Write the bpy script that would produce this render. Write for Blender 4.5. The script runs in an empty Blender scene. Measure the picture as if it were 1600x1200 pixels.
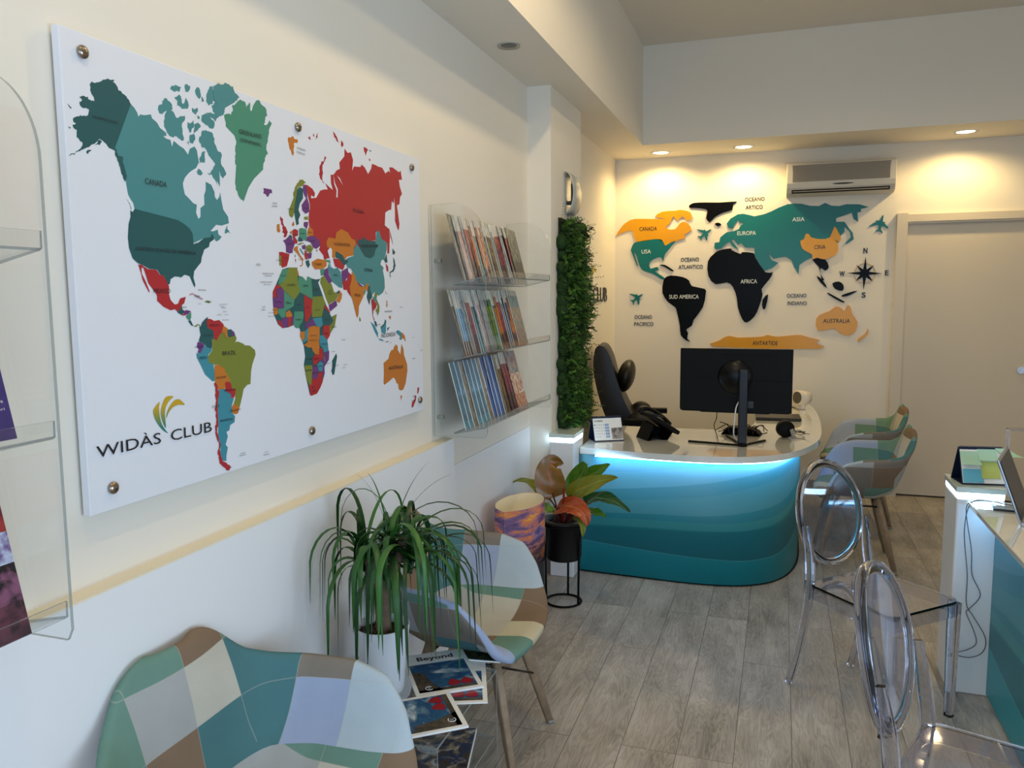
import bpy, bmesh, math, random
from math import sin, cos, pi, radians
from mathutils import Vector, Matrix, Euler
from mathutils.geometry import tessellate_polygon

S = bpy.context.scene
COL = S.collection

# ---------------------------------------------------------------- camera
cam_data = bpy.data.cameras.new('camera')
cam_data.sensor_fit = 'HORIZONTAL'; cam_data.sensor_width = 36.0
cam_data.lens = 1248.6 / 1600 * 36; cam_data.clip_start = 0.02
cam = bpy.data.objects.new('camera', cam_data); COL.objects.link(cam)
cam.location = (0, 0, 1.6)
cam.rotation_euler = (1.46227606, 0.00762714, 0.32315746)
S.camera = cam

# ---------------------------------------------------------------- world, daylight, exposure
world = bpy.data.worlds.new('world'); S.world = world; world.use_nodes = True
bg = world.node_tree.nodes['Background']
bg.inputs[0].default_value = (0.62, 0.78, 1.0, 1); bg.inputs[1].default_value = 1.0
S.view_settings.view_transform = 'Standard'; S.view_settings.look = 'None'
S.view_settings.gamma = 1.0; S.view_settings.use_curve_mapping = False
S.view_settings.exposure = 0.13

def area_light(name, loc, rot, size, size_y, power, color, spread=180):
    d = bpy.data.lights.new(name, 'AREA'); d.shape = 'RECTANGLE'; d.size = size; d.size_y = size_y
    d.energy = power; d.color = color; d.spread = radians(spread)
    o = bpy.data.objects.new(name, d); COL.objects.link(o); o.location = loc; o.rotation_euler = rot
    return o
def spot_light(name, loc, power, color, angle=120, blend=0.5, rot=(0, 0, 0), r=0.03):
    d = bpy.data.lights.new(name, 'SPOT'); d.energy = power; d.color = color
    d.spot_size = radians(angle); d.spot_blend = blend; d.shadow_soft_size = r
    o = bpy.data.objects.new(name, d); COL.objects.link(o); o.location = loc; o.rotation_euler = rot
    return o
# daylight through the shop window behind the camera
area_light('window_daylight', (0.9, -1.52, 1.35), (radians(82), 0, 0), 4.2, 2.1, 34, (0.50, 0.72, 1.0))
# added bluish light for the left wall and chairs; its side window is assumed
area_light('side_window_daylight', (3.44, 0.0, 1.05), (radians(84), 0, radians(90)), 2.5, 1.7, 52, (0.60, 0.78, 1.0), 150)
WARM = (1.0, 0.80, 0.55)
# warm ceiling lamps of the high ceiling (their fixtures are built below)
CEIL_LAMPS = [(-0.45, 0.8), (-0.45, 2.9), (0.12, 2.0), (0.12, 4.2), (1.9, 2.2), (1.9, 4.4)]
CEIL_POWER = [26, 32, 8, 14, 2, 8]
for (lx, ly), pw in zip(CEIL_LAMPS, CEIL_POWER):
    spot_light('ceiling_lamp_light', (lx, ly, 3.44), pw, (1.0, 0.76, 0.42), 165, 0.4, r=0.04)
BACK_SPOTS = [(-0.953, 6.66), (-0.31, 6.64), (1.218, 6.60)]
for lx, ly in BACK_SPOTS:
    spot_light('downlight_light', (lx, ly, 2.738), 29, (1.0, 0.73, 0.32), 160, 0.6, r=0.035)

# ---------------------------------------------------------------- materials
def srgb(c):
    if isinstance(c, str):
        c = [int(c[i:i + 2], 16) / 255 for i in (0, 2, 4)]
    return tuple([(x / 12.92 if x <= 0.04045 else ((x + 0.055) / 1.055) ** 2.4) for x in c]) + (1.0,)
MATS = {}
def mat(name, color='808080', rough=0.6, metal=0.0, trans=0.0, ior=1.45, emit=None, estr=0.0, bump=0.0, bscale=200, var=0.0, vscale=4, coat=0.0, spec=None, alpha=None):
    if name in MATS: return MATS[name]
    m = bpy.data.materials.new(name); m.use_nodes = True; nt = m.node_tree
    b = nt.nodes['Principled BSDF']; c = srgb(color)
    b.inputs['Base Color'].default_value = c; b.inputs['Roughness'].default_value = rough
    b.inputs['Metallic'].default_value = metal; b.inputs['Transmission Weight'].default_value = trans
    b.inputs['IOR'].default_value = ior; b.inputs['Coat Weight'].default_value = coat
    if spec is not None: b.inputs['Specular IOR Level'].default_value = spec
    if emit: b.inputs['Emission Color'].default_value = srgb(emit); b.inputs['Emission Strength'].default_value = estr
    tc = nt.nodes.new('ShaderNodeTexCoord')
    if var > 0:
        n = nt.nodes.new('ShaderNodeTexNoise'); n.inputs['Scale'].default_value = vscale; n.inputs['Detail'].default_value = 6
        nt.links.new(tc.outputs['Object'], n.inputs['Vector'])
        h = nt.nodes.new('ShaderNodeHueSaturation'); h.inputs['Color'].default_value = c
        mr = nt.nodes.new('ShaderNodeMapRange'); mr.inputs[1].default_value = 0.3; mr.inputs[2].default_value = 0.7
        mr.inputs[3].default_value = 1 - var; mr.inputs[4].default_value = 1 + var
        nt.links.new(n.outputs['Fac'], mr.inputs[0]); nt.links.new(mr.outputs[0], h.inputs['Value'])
        nt.links.new(h.outputs[0], b.inputs['Base Color'])
    if bump > 0:
        n2 = nt.nodes.new('ShaderNodeTexNoise'); n2.inputs['Scale'].default_value = bscale; n2.inputs['Detail'].default_value = 3
        nt.links.new(tc.outputs['Object'], n2.inputs['Vector'])
        bp = nt.nodes.new('ShaderNodeBump'); bp.inputs['Strength'].default_value = bump; bp.inputs['Distance'].default_value = 0.002
        nt.links.new(n2.outputs['Fac'], bp.inputs['Height']); nt.links.new(bp.outputs[0], b.inputs['Normal'])
    MATS[name] = m
    return m
def ramp_mat(name, cols, scale=6, rough=0.35, coord='Object', detail=8, distort=0.6, stretch=(1, 1, 1), const=False, pos=None):
    """procedural printed picture: noise through a colour ramp"""
    if name in MATS: return MATS[name]
    m = bpy.data.materials.new(name); m.use_nodes = True; nt = m.node_tree; b = nt.nodes['Principled BSDF']
    b.inputs['Roughness'].default_value = rough
    tc = nt.nodes.new('ShaderNodeTexCoord'); mp = nt.nodes.new('ShaderNodeMapping'); mp.inputs['Scale'].default_value = stretch
    n = nt.nodes.new('ShaderNodeTexNoise'); n.inputs['Scale'].default_value = scale; n.inputs['Detail'].default_value = detail
    n.inputs['Distortion'].default_value = distort
    r = nt.nodes.new('ShaderNodeValToRGB'); e = r.color_ramp.elements
    if const: r.color_ramp.interpolation = 'CONSTANT'
    k = len(cols)
    for i, c in enumerate(cols):
        p = pos[i] if pos else 0.28 + 0.44 * i / max(1, k - 1)
        if i < 2: e[i].position = p; e[i].color = srgb(c)
        else:
            x = e.new(p); x.color = srgb(c)
    nt.links.new(tc.outputs[coord], mp.inputs[0]); nt.links.new(mp.outputs[0], n.inputs['Vector'])
    nt.links.new(n.outputs['Fac'], r.inputs[0]); nt.links.new(r.outputs[0], b.inputs['Base Color'])
    MATS[name] = m
    return m

WALL = mat('wall_paint', 'EBE4D6', 0.75, bump=0.05, bscale=60, var=0.012, vscale=1.5)
CEILM = mat('ceiling_paint', 'E6DFD2', 0.85)
WAIN = mat('lower_wall_paint', 'ECECEC', 0.6)
LEDGE = mat('ledge_paint', 'EDE2C8', 0.5)
WHITE = mat('white_gloss', 'EDEDEE', 0.25)
PAPER = mat('paper', 'F0F0EC', 0.6)
BLACK = mat('black_plastic', '0A0A0B', 0.55, spec=0.2)
BLACKG = mat('black_gloss', '08080A', 0.3, spec=0.3)
def pane_mat(name, tint, gloss=0.5, rough=0.03, body=0.0, bcol='C8D0D4'):
    m = bpy.data.materials.new(name); m.use_nodes = True; nt = m.node_tree; nt.nodes.clear()
    o = nt.nodes.new('ShaderNodeOutputMaterial'); t = nt.nodes.new('ShaderNodeBsdfTransparent'); g = nt.nodes.new('ShaderNodeBsdfGlossy'); d = nt.nodes.new('ShaderNodeBsdfDiffuse')
    lw = nt.nodes.new('ShaderNodeLayerWeight'); f = nt.nodes.new('ShaderNodeMath'); f.operation = 'POWER'; f.inputs[1].default_value = 4.0; nt.links.new(lw.outputs['Facing'], f.inputs[0]); mu = nt.nodes.new('ShaderNodeMath'); mu.operation = 'MULTIPLY_ADD'; mu.inputs[1].default_value = gloss; mu.inputs[2].default_value = 0.035
    t.inputs[0].default_value = srgb(tint); g.inputs['Roughness'].default_value = rough; d.inputs[0].default_value = srgb(bcol)
    m1 = nt.nodes.new('ShaderNodeMixShader'); m2 = nt.nodes.new('ShaderNodeMixShader'); m1.inputs[0].default_value = body
    nt.links.new(t.outputs[0], m1.inputs[1]); nt.links.new(d.outputs[0], m1.inputs[2]); nt.links.new(f.outputs[0], mu.inputs[0]); nt.links.new(mu.outputs[0], m2.inputs[0])
    nt.links.new(m1.outputs[0], m2.inputs[1]); nt.links.new(g.outputs[0], m2.inputs[2]); nt.links.new(m2.outputs[0], o.inputs[0])
    return m
ACRYL = pane_mat('clear_acrylic', 'FCFDFD')
GHOSTP = pane_mat('thin_polycarbonate', 'E6E8F2')
ACRED = pane_mat('acrylic_cut_edge', 'B4BAB8', 0.8, 0.15, 0.35, 'C0C6C4')
def clear_panel(bm, axis):
    # cut edges of a clear sheet look greyer than its faces
    bm.normal_update()
    for f in bm.faces:
        if abs(f.normal[axis]) < 0.5: f.material_index = 1
    return [ACRYL, ACRED]
GHOSTP = None
GHOST = mat('clear_polycarbonate', 'E6E8F6', 0.03, trans=1.0, ior=1.45)
CHROME = mat('chrome', 'C8C8C8', 0.15, metal=1.0)
ALU = mat('brushed_aluminium', 'A9B2BD', 0.3, metal=0.9)
BRASS = mat('stud_metal', 'A09080', 0.2, metal=1.0)
BASEB = mat('baseboard_wood', '8B837B', 0.5, var=0.1, vscale=8)
WOODL = mat('oak_leg_wood', '9A8268', 0.5, var=0.15, vscale=30)
INK = mat('black_ink', '1C1C22', 0.5)

# ---------------------------------------------------------------- object helpers
def link(name, me, m=None, parent=None, smooth=False):
    o = bpy.data.objects.new(name, me); COL.objects.link(o)
    if m is not None:
        for x in (m if isinstance(m, (list, tuple)) else [m]): me.materials.append(x)
    if parent: o.parent = parent
    if smooth:
        for p in me.polygons: p.use_smooth = True
    return o
def obj(name, bm, m=None, parent=None, smooth=False):
    me = bpy.data.meshes.new(name); bm.normal_update(); bm.to_mesh(me); bm.free()
    return link(name, me, m, parent, smooth)
def tag(o, label=None, cat=None, group=None, kind=None):
    if label: o['label'] = label
    if cat: o['category'] = cat
    if group: o['group'] = group
    if kind: o['kind'] = kind
    return o
def thing(name, label, cat, loc=(0, 0, 0), rz=0.0, group=None):
    o = bpy.data.objects.new(name, None); COL.objects.link(o); o.empty_display_size = 0.05
    o.location = loc; o.rotation_euler = (0, 0, rz)
    return tag(o, label, cat, group)
def copy_tree(o, parent=None):
    c = o.copy(); COL.objects.link(c); c.parent = parent
    for ch in list(o.children): copy_tree(ch, c)
    return c
def NB(): return bmesh.new()
def box(bm, c, s, rot=None, mi=0):
    M = Matrix.Translation(c) @ (rot.to_4x4() if rot is not None else Matrix.Identity(4)) @ Matrix.Diagonal((s[0], s[1], s[2], 1))
    r = bmesh.ops.create_cube(bm, size=1, matrix=M)
    if mi:
        for v in r['verts']:
            for f in v.link_faces: f.material_index = mi
    return r['verts']
def box2(bm, a, b, mi=0):
    return box(bm, [(a[i] + b[i]) / 2 for i in range(3)], [abs(b[i] - a[i]) for i in range(3)], mi=mi)
def cyl(bm, a, b, r1, r2=None, n=20, cap=True):
    a = Vector(a); b = Vector(b); r2 = r1 if r2 is None else r2; d = b - a
    q = d.to_track_quat('Z', 'Y').to_matrix().to_4x4()
    return bmesh.ops.create_cone(bm, cap_ends=cap, segments=n, radius1=r1, radius2=r2, depth=d.length, matrix=Matrix.Translation((a + b) / 2) @ q)['verts']
def ball(bm, c, r, s=(1, 1, 1), n=16, rot=None):
    M = Matrix.Translation(c) @ (rot.to_4x4() if rot is not None else Matrix.Identity(4)) @ Matrix.Diagonal((s[0], s[1], s[2], 1))
    return bmesh.ops.create_uvsphere(bm, u_segments=n, v_segments=max(8, n // 2), radius=r, matrix=M)['verts']
def lathe(bm, prof, c=(0, 0, 0), n=36, cap0=True, cap1=True):
    rings = []
    for r, z in prof:
        rings.append([bm.verts.new((c[0] + r * cos(2 * pi * i / n), c[1] + r * sin(2 * pi * i / n), c[2] + z)) for i in range(n)])
    for a, b in zip(rings, rings[1:]):
        for i in range(n): bm.faces.new((a[i], a[(i + 1) % n], b[(i + 1) % n], b[i]))
    if cap0: bm.faces.new(rings[0][::-1])
    if cap1: bm.faces.new(rings[-1])
def sweep(bm, path, sec, up=(0, 0, 1), closed=False, scales=None, cap=True):
    """sweep a closed 2-D section along a 3-D path"""
    P = [Vector(p) for p in path]; n = len(P); rings = []; up = Vector(up); prev = None
    for i, p in enumerate(P):
        if closed: t = P[(i + 1) % n] - P[i - 1]
        else: t = P[min(i + 1, n - 1)] - P[max(i - 1, 0)]
        t.normalize(); a = up if prev is None else prev
        x = a - t * a.dot(t)
        if x.length < 1e-4: x = Vector((1, 0, 0)) - t * t.x
        x.normalize(); y = t.cross(x); prev = x
        s = scales[i] if scales else 1.0
        sx, sy = s if isinstance(s, tuple) else (s, s)
        rings.append([bm.verts.new(p + x * (u * sx) + y * (v * sy)) for u, v in sec])
    m = len(sec); R = range(n if closed else n - 1)
    for i in R:
        a = rings[i]; b = rings[(i + 1) % n]
        for k in range(m): bm.faces.new((a[k], a[(k + 1) % m], b[(k + 1) % m], b[k]))
    if not closed and cap:
        bm.faces.new(rings[0][::-1]); bm.faces.new(rings[-1])
def circ(r, n=10): return [(r * cos(2 * pi * i / n), r * sin(2 * pi * i / n)) for i in range(n)]
def tube(bm, path, r, n=8, closed=False, scales=None): sweep(bm, path, circ(r, n), closed=closed, scales=scales)
def rrect(w, h, r, n=4):
    out = []
    for cx, cy, a0 in ((w / 2 - r, h / 2 - r, 0), (-w / 2 + r, h / 2 - r, 90), (-w / 2 + r, -h / 2 + r, 180), (w / 2 - r, -h / 2 + r, 270)):
        for k in range(n + 1):
            a = radians(a0 + 90 * k / n); out.append((cx + r * cos(a), cy + r * sin(a)))
    return out
def smooth_path(pts, n=8, closed=False):
    """Catmull-Rom through the given points"""
    P = [Vector(p) for p in pts]; out = []; m = len(P)
    for i in range(m if closed else m - 1):
        p0 = P[(i - 1) % m] if closed or i > 0 else P[0]; p1 = P[i]; p2 = P[(i + 1) % m]
        p3 = P[(i + 2) % m] if closed or i + 2 < m else P[-1]
        for k in range(n):
            t = k / n
            out.append(0.5 * ((2 * p1) + (p2 - p0) * t + (2 * p0 - 5 * p1 + 4 * p2 - p3) * t * t + (3 * p1 - p0 - 3 * p2 + p3) * t ** 3))
    if not closed: out.append(P[-1])
    return out
BAD = []
def prism(bm, poly, f, depth, mi=0):
    """extrude a flat polygon; f(u, v, w) maps to space, w is 0 at the back and depth at the front"""
    n = len(poly); front = [bm.verts.new(f(u, v, depth)) for u, v in poly]
    tris = tessellate_polygon([[Vector((u, v, 0)) for u, v in poly]])
    def ar(t): return abs((poly[t[1]][0] - poly[t[0]][0]) * (poly[t[2]][1] - poly[t[0]][1]) - (poly[t[2]][0] - poly[t[0]][0]) * (poly[t[1]][1] - poly[t[0]][1])) / 2
    full = abs(sum(poly[i][0] * poly[(i + 1) % n][1] - poly[(i + 1) % n][0] * poly[i][1] for i in range(n))) / 2
    if not 0.97 < sum(ar(t) for t in tris) / max(full, 1e-12) < 1.03: BAD.append((n, full))
    for t in tris:
        try:
            fc = bm.faces.new([front[i] for i in t]); fc.material_index = mi
        except ValueError: pass
    if depth:
        back = [bm.verts.new(f(u, v, 0)) for u, v in poly]
        for i in range(n):
            fc = bm.faces.new((front[i], front[(i + 1) % n], back[(i + 1) % n], back[i])); fc.material_index = mi
def bevel(o, w=0.004, seg=3, angle=40):
    md = o.modifiers.new('bevel', 'BEVEL'); md.width = w; md.segments = seg; md.limit_method = 'ANGLE'; md.angle_limit = radians(angle)
    return o
def subsurf(o, lv=2):
    md = o.modifiers.new('subsurf', 'SUBSURF'); md.levels = lv; md.render_levels = lv
    for p in o.data.polygons: p.use_smooth = True
    return o
_txt = {}
def glyphs(s, bold=0.0):
    """text as (verts, faces, bbox) from Blender's own font"""
    k = (s, bold)
    if k in _txt: return _txt[k]
    cu = bpy.data.curves.new('t', 'FONT'); cu.body = s; cu.offset = bold; cu.resolution_u = 3
    o = bpy.data.objects.new('t', cu); COL.objects.link(o)
    dg = bpy.context.evaluated_depsgraph_get(); dg.update()
    me = o.evaluated_get(dg).to_mesh()
    V = [(v.co.x, v.co.y) for v in me.vertices]; F = [tuple(p.vertices) for p in me.polygons]
    o.evaluated_get(dg).to_mesh_clear(); bpy.data.objects.remove(o); bpy.data.curves.remove(cu)
    xs = [v[0] for v in V] or [0, 1]; ys = [v[1] for v in V] or [0, 1]
    _txt[k] = (V, F, (min(xs), min(ys), max(xs), max(ys)))
    return _txt[k]
def text(bm, s, f, w, h, bold=0.0, depth=0.0, mi=0, hbox=None):
    """write s into bm so that its box is w wide and h tall; f(u, v, w) places it"""
    V, F, (x0, y0, x1, y1) = glyphs(s, bold)
    if hbox: y0, y1 = glyphs(hbox, bold)[2][1::2]
    sx = w / max(1e-6, x1 - x0); sy = h / max(1e-6, y1 - y0)
    vs = [bm.verts.new(f((x - x0) * sx, (y - y0) * sy, depth)) for x, y in V]
    for t in F:
        try:
            fc = bm.faces.new([vs[i] for i in t]); fc.material_index = mi
        except ValueError: pass
    if depth:
        from collections import Counter
        cnt = Counter(); 
        for t in F:
            for i in range(len(t)): cnt[tuple(sorted((t[i], t[(i + 1) % len(t)])))] += 1
        vb = {}
        def bk(i):
            if i not in vb:
                x, y = V[i]; vb[i] = bm.verts.new(f((x - x0) * sx, (y - y0) * sy, 0))
            return vb[i]
        for (a, b), c in cnt.items():
            if c == 1:
                fc = bm.faces.new((vs[a], vs[b], bk(b), bk(a))); fc.material_index = mi

# ---------------------------------------------------------------- shapes printed on the map board (y, z in 0.1 mm)
MAP_PRINT = [
 (0,'DT',1,[(13101,20328),(13155,20388),(13234,20376),(13328,20414),(13436,20491),(13510,20514),(13575,20554),(13637,20540),(13735,20577),(13742,20539),(13709,20515),(13791,20478),(13830,20439),(13847,20378),(13922,20371),(13952,20337),(14078,20267),(14131,20229),(14171,20171),(13631,19112),(13579,19128),(13495,19139),(13438,19210),(13319,19269),(13259,19282),(13149,19175),(13024,19106),(12899,19030),(12757,18952),(12616,18859),(12460,18796),(12512,18850),(12660,18936),(12782,19018),(12830,19135),(12773,19149),(12701,19205),(12694,19235),(12713,19362),(12639,19378),(12615,19435),(12704,19483),(12648,19487),(12632,19530),(12714,19608),(12814,19659),(12912,19672),(13001,19690),(13041,19824),(12943,19826),(12829,19848),(12814,19906),(12887,19969),(12823,20016),(12923,20062),(13041,20065),(13037,20018),(13196,20014),(13135,20133),(13119,20177),(13116,20270)]),
 (1,'DT',1,[(13624,19160),(13687,19155),(13741,19016),(13860,19010),(13879,18839),(13939,18614),(13875,18505),(13827,18582),(13782,18708),(13730,18882),(13654,19002)]),
 (0,'DT',0,[(12525,19828),(12622,19757),(12602,19738),(12558,19774)]),
 (0,'DT',0,[(12508,19384),(12572,19373),(12542,19345)]),
 (0,'DT',1,[(12904,18960),(13017,19026),(13036,19014),(12930,18926)]),
 (0,'DT',1,[(13136,19141),(13238,19270),(13318,19253),(13270,19165)]),
 (0,'T',0,[(13631,19112),(14171,20171),(14267,20109),(14340,20024),(14368,19945),(14419,20006),(14535,20013),(14740,20073),(14769,19993),(14909,19934),(14999,19830),(15179,19759),(15186,19689),(15085,19671),(15157,19631),(15307,19623),(15347,19478),(15409,19623),(15585,19546),(15739,19499),(15864,19383),(15929,19531),(16099,19615),(16176,19535),(16205,19372),(16225,19263),(16117,19116),(15974,19040),(15861,18968),(15717,18838),(15640,18699),(15647,18609),(15688,18449),(15817,18371),(15959,18275),(16082,18250),(16040,18058),(16114,17923),(16188,17977),(16203,18187),(16351,18278),(16354,18507),(16420,18629),(16435,18840),(16633,18789),(16739,18629),(16746,18513),(16815,18443),(16911,18532),(16950,18654),(16994,18424),(17041,18232),(17214,18070),(17234,17912),(16951,17830),(16741,17832),(16523,17660),(16641,17669),(16793,17719),(16815,17603),(16932,17552),(16835,17467),(16712,17420),(16630,17512),(16250,17468),(15904,17332),(15808,17514),(15191,17724),(14101,17950),(14076,18075),(14003,18152),(13944,18246),(13913,18427),(13899,18525),(13879,18839),(13782,18989),(13662,19101)]),
 (1,'DT',0,[(14101,17959),(15405,17833),(15611,17759),(15792,17662),(15879,17556),(15892,17350),(15889,17312),(16073,17361),(16250,17468),(16512,17514),(16563,17605),(16604,17569),(16642,17474),(16474,17386),(16437,17277),(16259,17200),(16209,17102),(16161,17023),(16123,16887),(16003,16788),(15869,16670),(15831,16517),(15887,16347),(15855,16280),(15781,16403),(15733,16496),(15709,16543),(15603,16569),(15523,16576),(15412,16509),(15334,16526),(15204,16532),(15071,16465),(15037,16355),(14972,16336),(14850,16551),(14786,16523),(14662,16672),(14422,16682),(14216,16763),(14103,16793),(13962,16891),(13878,17108),(13862,17328),(13885,17482),(13906,17619),(13974,17777),(13974,17912),(14039,17884)]),
 (1,'R',0,[(14112,16768),(14216,16763),(14260,16730),(14397,16673),(14638,16671),(14751,16549),(14850,16551),(14962,16373),(15008,16300),(14994,16118),(15035,15990),(15156,15888),(15261,15896),(15350,16025),(15539,16062),(15474,15912),(15391,15867),(15303,15747),(15223,15730),(15148,15777),(15018,15752),(14797,15838),(14609,15975),(14617,16082),(14574,16153),(14507,16224),(14374,16364),(14316,16539),(14258,16695),(14200,16702),(14202,16571),(14285,16433),(14346,16311),(14407,16180),(14382,16162),(14297,16293),(14214,16432),(14178,16571)]),
 (1,'DT',0,[(15391,15867),(15410,15763),(15487,15725),(15373,15633),(15246,15692),(15223,15730),(15303,15747)]),
 (2,'P',0,[(15433,15726),(15543,15752),(15690,15721),(15562,15648),(15453,15631)]),
 (2,'R',0,[(15348,15653),(15483,15668),(15507,15630),(15399,15623)]),
 (2,'G',0,[(15505,15611),(15688,15702),(15679,15569),(15632,15494),(15528,15554)]),
 (2,'DT',0,[(15564,15496),(15660,15503),(15733,15377),(15678,15379)]),
 (2,'O',0,[(15684,15382),(15816,15370),(15886,15414),(15973,15380),(15970,15333),(15907,15390),(15836,15339),(15770,15356)]),
 (1,'KP',0,[(15651,16118),(15763,16156),(15925,16099),(16144,16012),(16085,15984),(15975,16023),(15788,16118),(15676,16090)]),
 (1,'O',0,[(16168,15944),(16285,15973),(16399,15943),(16367,15904),(16224,15924)]),
 (1,'DT',0,[(15947,15334),(15994,15348),(16057,15447),(16166,15521),(16273,15573),(16258,15526),(16243,15307),(16447,15220),(16457,15030),(16384,15002),(16374,14860),(16342,14735),(16208,14823),(16077,14924),(15900,14996),(15979,15147),(15962,15226)]),
 (2,'R',0,[(16258,15526),(16374,15515),(16488,15464),(16681,15482),(16820,15382),(16864,15316),(16761,15239),(16781,15174),(16654,15100),(16548,14969),(16457,15030),(16447,15220),(16243,15307),(16207,15450)]),
 (3,'Or',0,[(16816,15334),(16984,15263),(16951,15150),(16992,15018),(16894,15040),(16853,15155),(16755,15159),(16787,15270)]),
 (2,'DT',0,[(16982,15230),(17132,15232),(17144,15043),(16993,15035),(16953,15167)]),
 (2,'P',0,[(17132,15224),(17241,15154),(17274,15070),(17144,15043)]),
 (1,'O',0,[(16361,15003),(16457,15030),(16548,14969),(16654,15100),(16779,15158),(16853,15155),(16894,15040),(16994,15051),(17146,15060),(17275,15086),(17332,14985),(17261,14889),(17365,14908),(17595,14837),(17645,14792),(17858,14771),(18067,14638),(18087,14517),(17932,14271),(17865,14089),(17815,13752),(17680,13746),(17517,13645),(17461,13494),(17370,13288),(17317,13197),(17100,13323),(17169,13451),(17165,13607),(16978,13686),(16786,13860),(16968,13973),(16831,14150),(16789,14251),(16601,14364),(16411,14380),(16205,14460),(16216,14617),(16365,14734),(16386,14859)]),
 (2,'P',0,[(15853,14968),(15922,14980),(16076,14917),(16071,14847),(15924,14701),(15835,14722),(15886,14796),(15823,14862)]),
 (1,'B',0,[(16076,14909),(16208,14823),(16346,14790),(16329,14720),(16218,14649),(16206,14476),(16387,14382),(16411,14220),(16406,13981),(16334,13972),(16068,14173),(15946,14387),(15805,14616),(15801,14709),(15901,14702),(16021,14787),(16094,14845)]),
 (2,'Or',0,[(16421,14363),(16601,14364),(16789,14251),(16831,14150),(16992,13954),(16835,13741),(16549,13744),(16495,13778),(16408,14013)]),
 (3,'R',0,[(16772,13862),(16819,13914),(16963,13899),(17018,13836),(17039,13718),(17185,13682),(17162,13568),(17110,13468),(16993,13482),(17000,13587),(16773,13681),(16808,13763)]),
 (1,'B',0,[(16550,13753),(16749,13741),(16830,13665),(17000,13587),(16993,13482),(17110,13458),(17006,13258),(17024,13081),(17122,12989),(17096,12837),(16914,12787),(16876,12657),(16757,12638),(16807,12514),(16706,12319),(16787,12227),(16714,12027),(16705,11893),(16534,11927),(16488,12090),(16508,12373),(16438,12576),(16456,12839),(16459,13274),(16491,13515)]),
 (2,'Or',0,[(17100,13323),(17317,13197),(17246,13050),(17140,13035),(17024,13081),(17005,13239)]),
 (2,'R',1,[(16410,13956),(16462,13895),(16495,13778),(16547,13716),(16491,13515),(16459,13274),(16456,12839),(16438,12576),(16508,12373),(16502,12087),(16548,11925),(16673,11861),(16784,11780),(16867,11705),(16773,11617),(16661,11689),(16499,11838),(16424,11988),(16379,12149),(16413,12238),(16452,12383),(16356,12609),(16332,12858),(16377,13097),(16348,13289),(16386,13622),(16379,13904)]),
 (1,'B',0,[(16783,11761),(16911,11686),(16836,11682)]),
 (0,'G',1,[(17239,20589),(17488,20630),(17591,20760),(17550,20849),(17731,20968),(17833,21050),(18095,21087),(18151,20959),(18295,21111),(18330,20896),(18425,21059),(18572,21213),(18745,21231),(18949,21130),(19043,20940),(18882,20656),(19142,20824),(19285,20777),(19089,20570),(19019,20325),(18951,20102),(19008,19900),(18853,19706),(18755,19458),(18347,19167),(18092,18903),(17862,18515),(17662,18652),(17548,18948),(17625,19407),(17608,19654),(17619,19815),(17595,20148),(17280,20305),(17260,20457)]),
 (0,'T',1,[(14970,20259),(15174,20512),(15262,20532),(15371,20468),(15417,20408),(15423,20320),(15203,20239),(15096,20146),(14998,20143)]),
 (0,'T',1,[(15200,20203),(15433,20287),(15527,20164),(15661,20227),(15822,20260),(15817,20186),(15697,20000),(15713,19858),(15754,19702),(15647,19683),(15470,19741),(15288,19708),(15204,19763),(15127,19890),(15165,20073)]),
 (0,'T',1,[(15508,20605),(15671,20714),(15743,20622),(15762,20518),(15880,20689),(15954,20597),(15975,20529),(15888,20437),(15573,20442),(15608,20556)]),
 (0,'T',1,[(15381,20771),(15633,20901),(15738,20908),(15676,20768),(15518,20732),(15442,20750)]),
 (0,'T',1,[(15859,20937),(16064,21004),(16030,20905),(15890,20818)]),
 (0,'T',1,[(16615,20930),(16745,21148),(16865,21195),(16909,20997),(17049,21296),(17356,21380),(17633,21359),(17871,21137),(17669,20974),(17281,20753),(17145,20550),(16959,20454),(16819,20559),(16770,20681),(16925,20810),(16838,20829),(16683,20682),(16601,20739)]),
 (1,'T',0,[(16878,21179),(17048,21286),(17181,21059),(16981,20765),(16860,20929)]),
 (0,'T',1,[(16406,20398),(16524,20460),(16693,20419),(16862,20339),(16821,20179),(16672,20131),(16395,20247)]),
 (0,'T',1,[(16553,20466),(16759,20527),(16989,20460),(16892,20345),(16691,20400)]),
 (0,'T',1,[(16224,20950),(16341,21033),(16413,20883),(16348,20757),(16242,20826)]),
 (0,'T',1,[(16439,20852),(16515,20739),(16428,20701)]),
 (0,'T',1,[(16083,20515),(16277,20538),(16210,20376),(16075,20403)]),
 (0,'G',1,[(16236,20363),(16319,20362),(16313,20277),(16245,20291)]),
 (0,'T',1,[(16166,20164),(16252,20200),(16360,20146),(16238,20011),(16094,19929),(16133,20084)]),
 (0,'T',1,[(15892,20129),(16116,20228),(16075,20036),(15956,19903),(15885,20036)]),
 (0,'T',1,[(16284,19871),(16379,20019),(16525,20084),(16666,20054),(16782,20037),(16833,19932),(16851,19782),(17077,19588),(17086,19297),(17214,19158),(17096,19005),(16956,19161),(16958,18772),(16762,18941),(16652,19041),(16507,19040),(16689,19161),(16818,19315),(16623,19457),(16463,19621),(16466,19659),(16351,19639),(16274,19738)]),
 (0,'T',1,[(16200,19110),(16361,19001),(16162,18973),(16112,19041)]),
 (0,'T',1,[(16246,19360),(16488,19568),(16439,19296),(16238,19246)]),
 (0,'T',1,[(15981,19871),(16094,19929),(16140,19808),(16047,19662),(15940,19680)]),
 (0,'T',1,[(15804,19656),(15915,19712),(15933,19587)]),
 (0,'T',1,[(17200,17870),(17161,17767),(17310,17658),(17060,17640)]),
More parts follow.
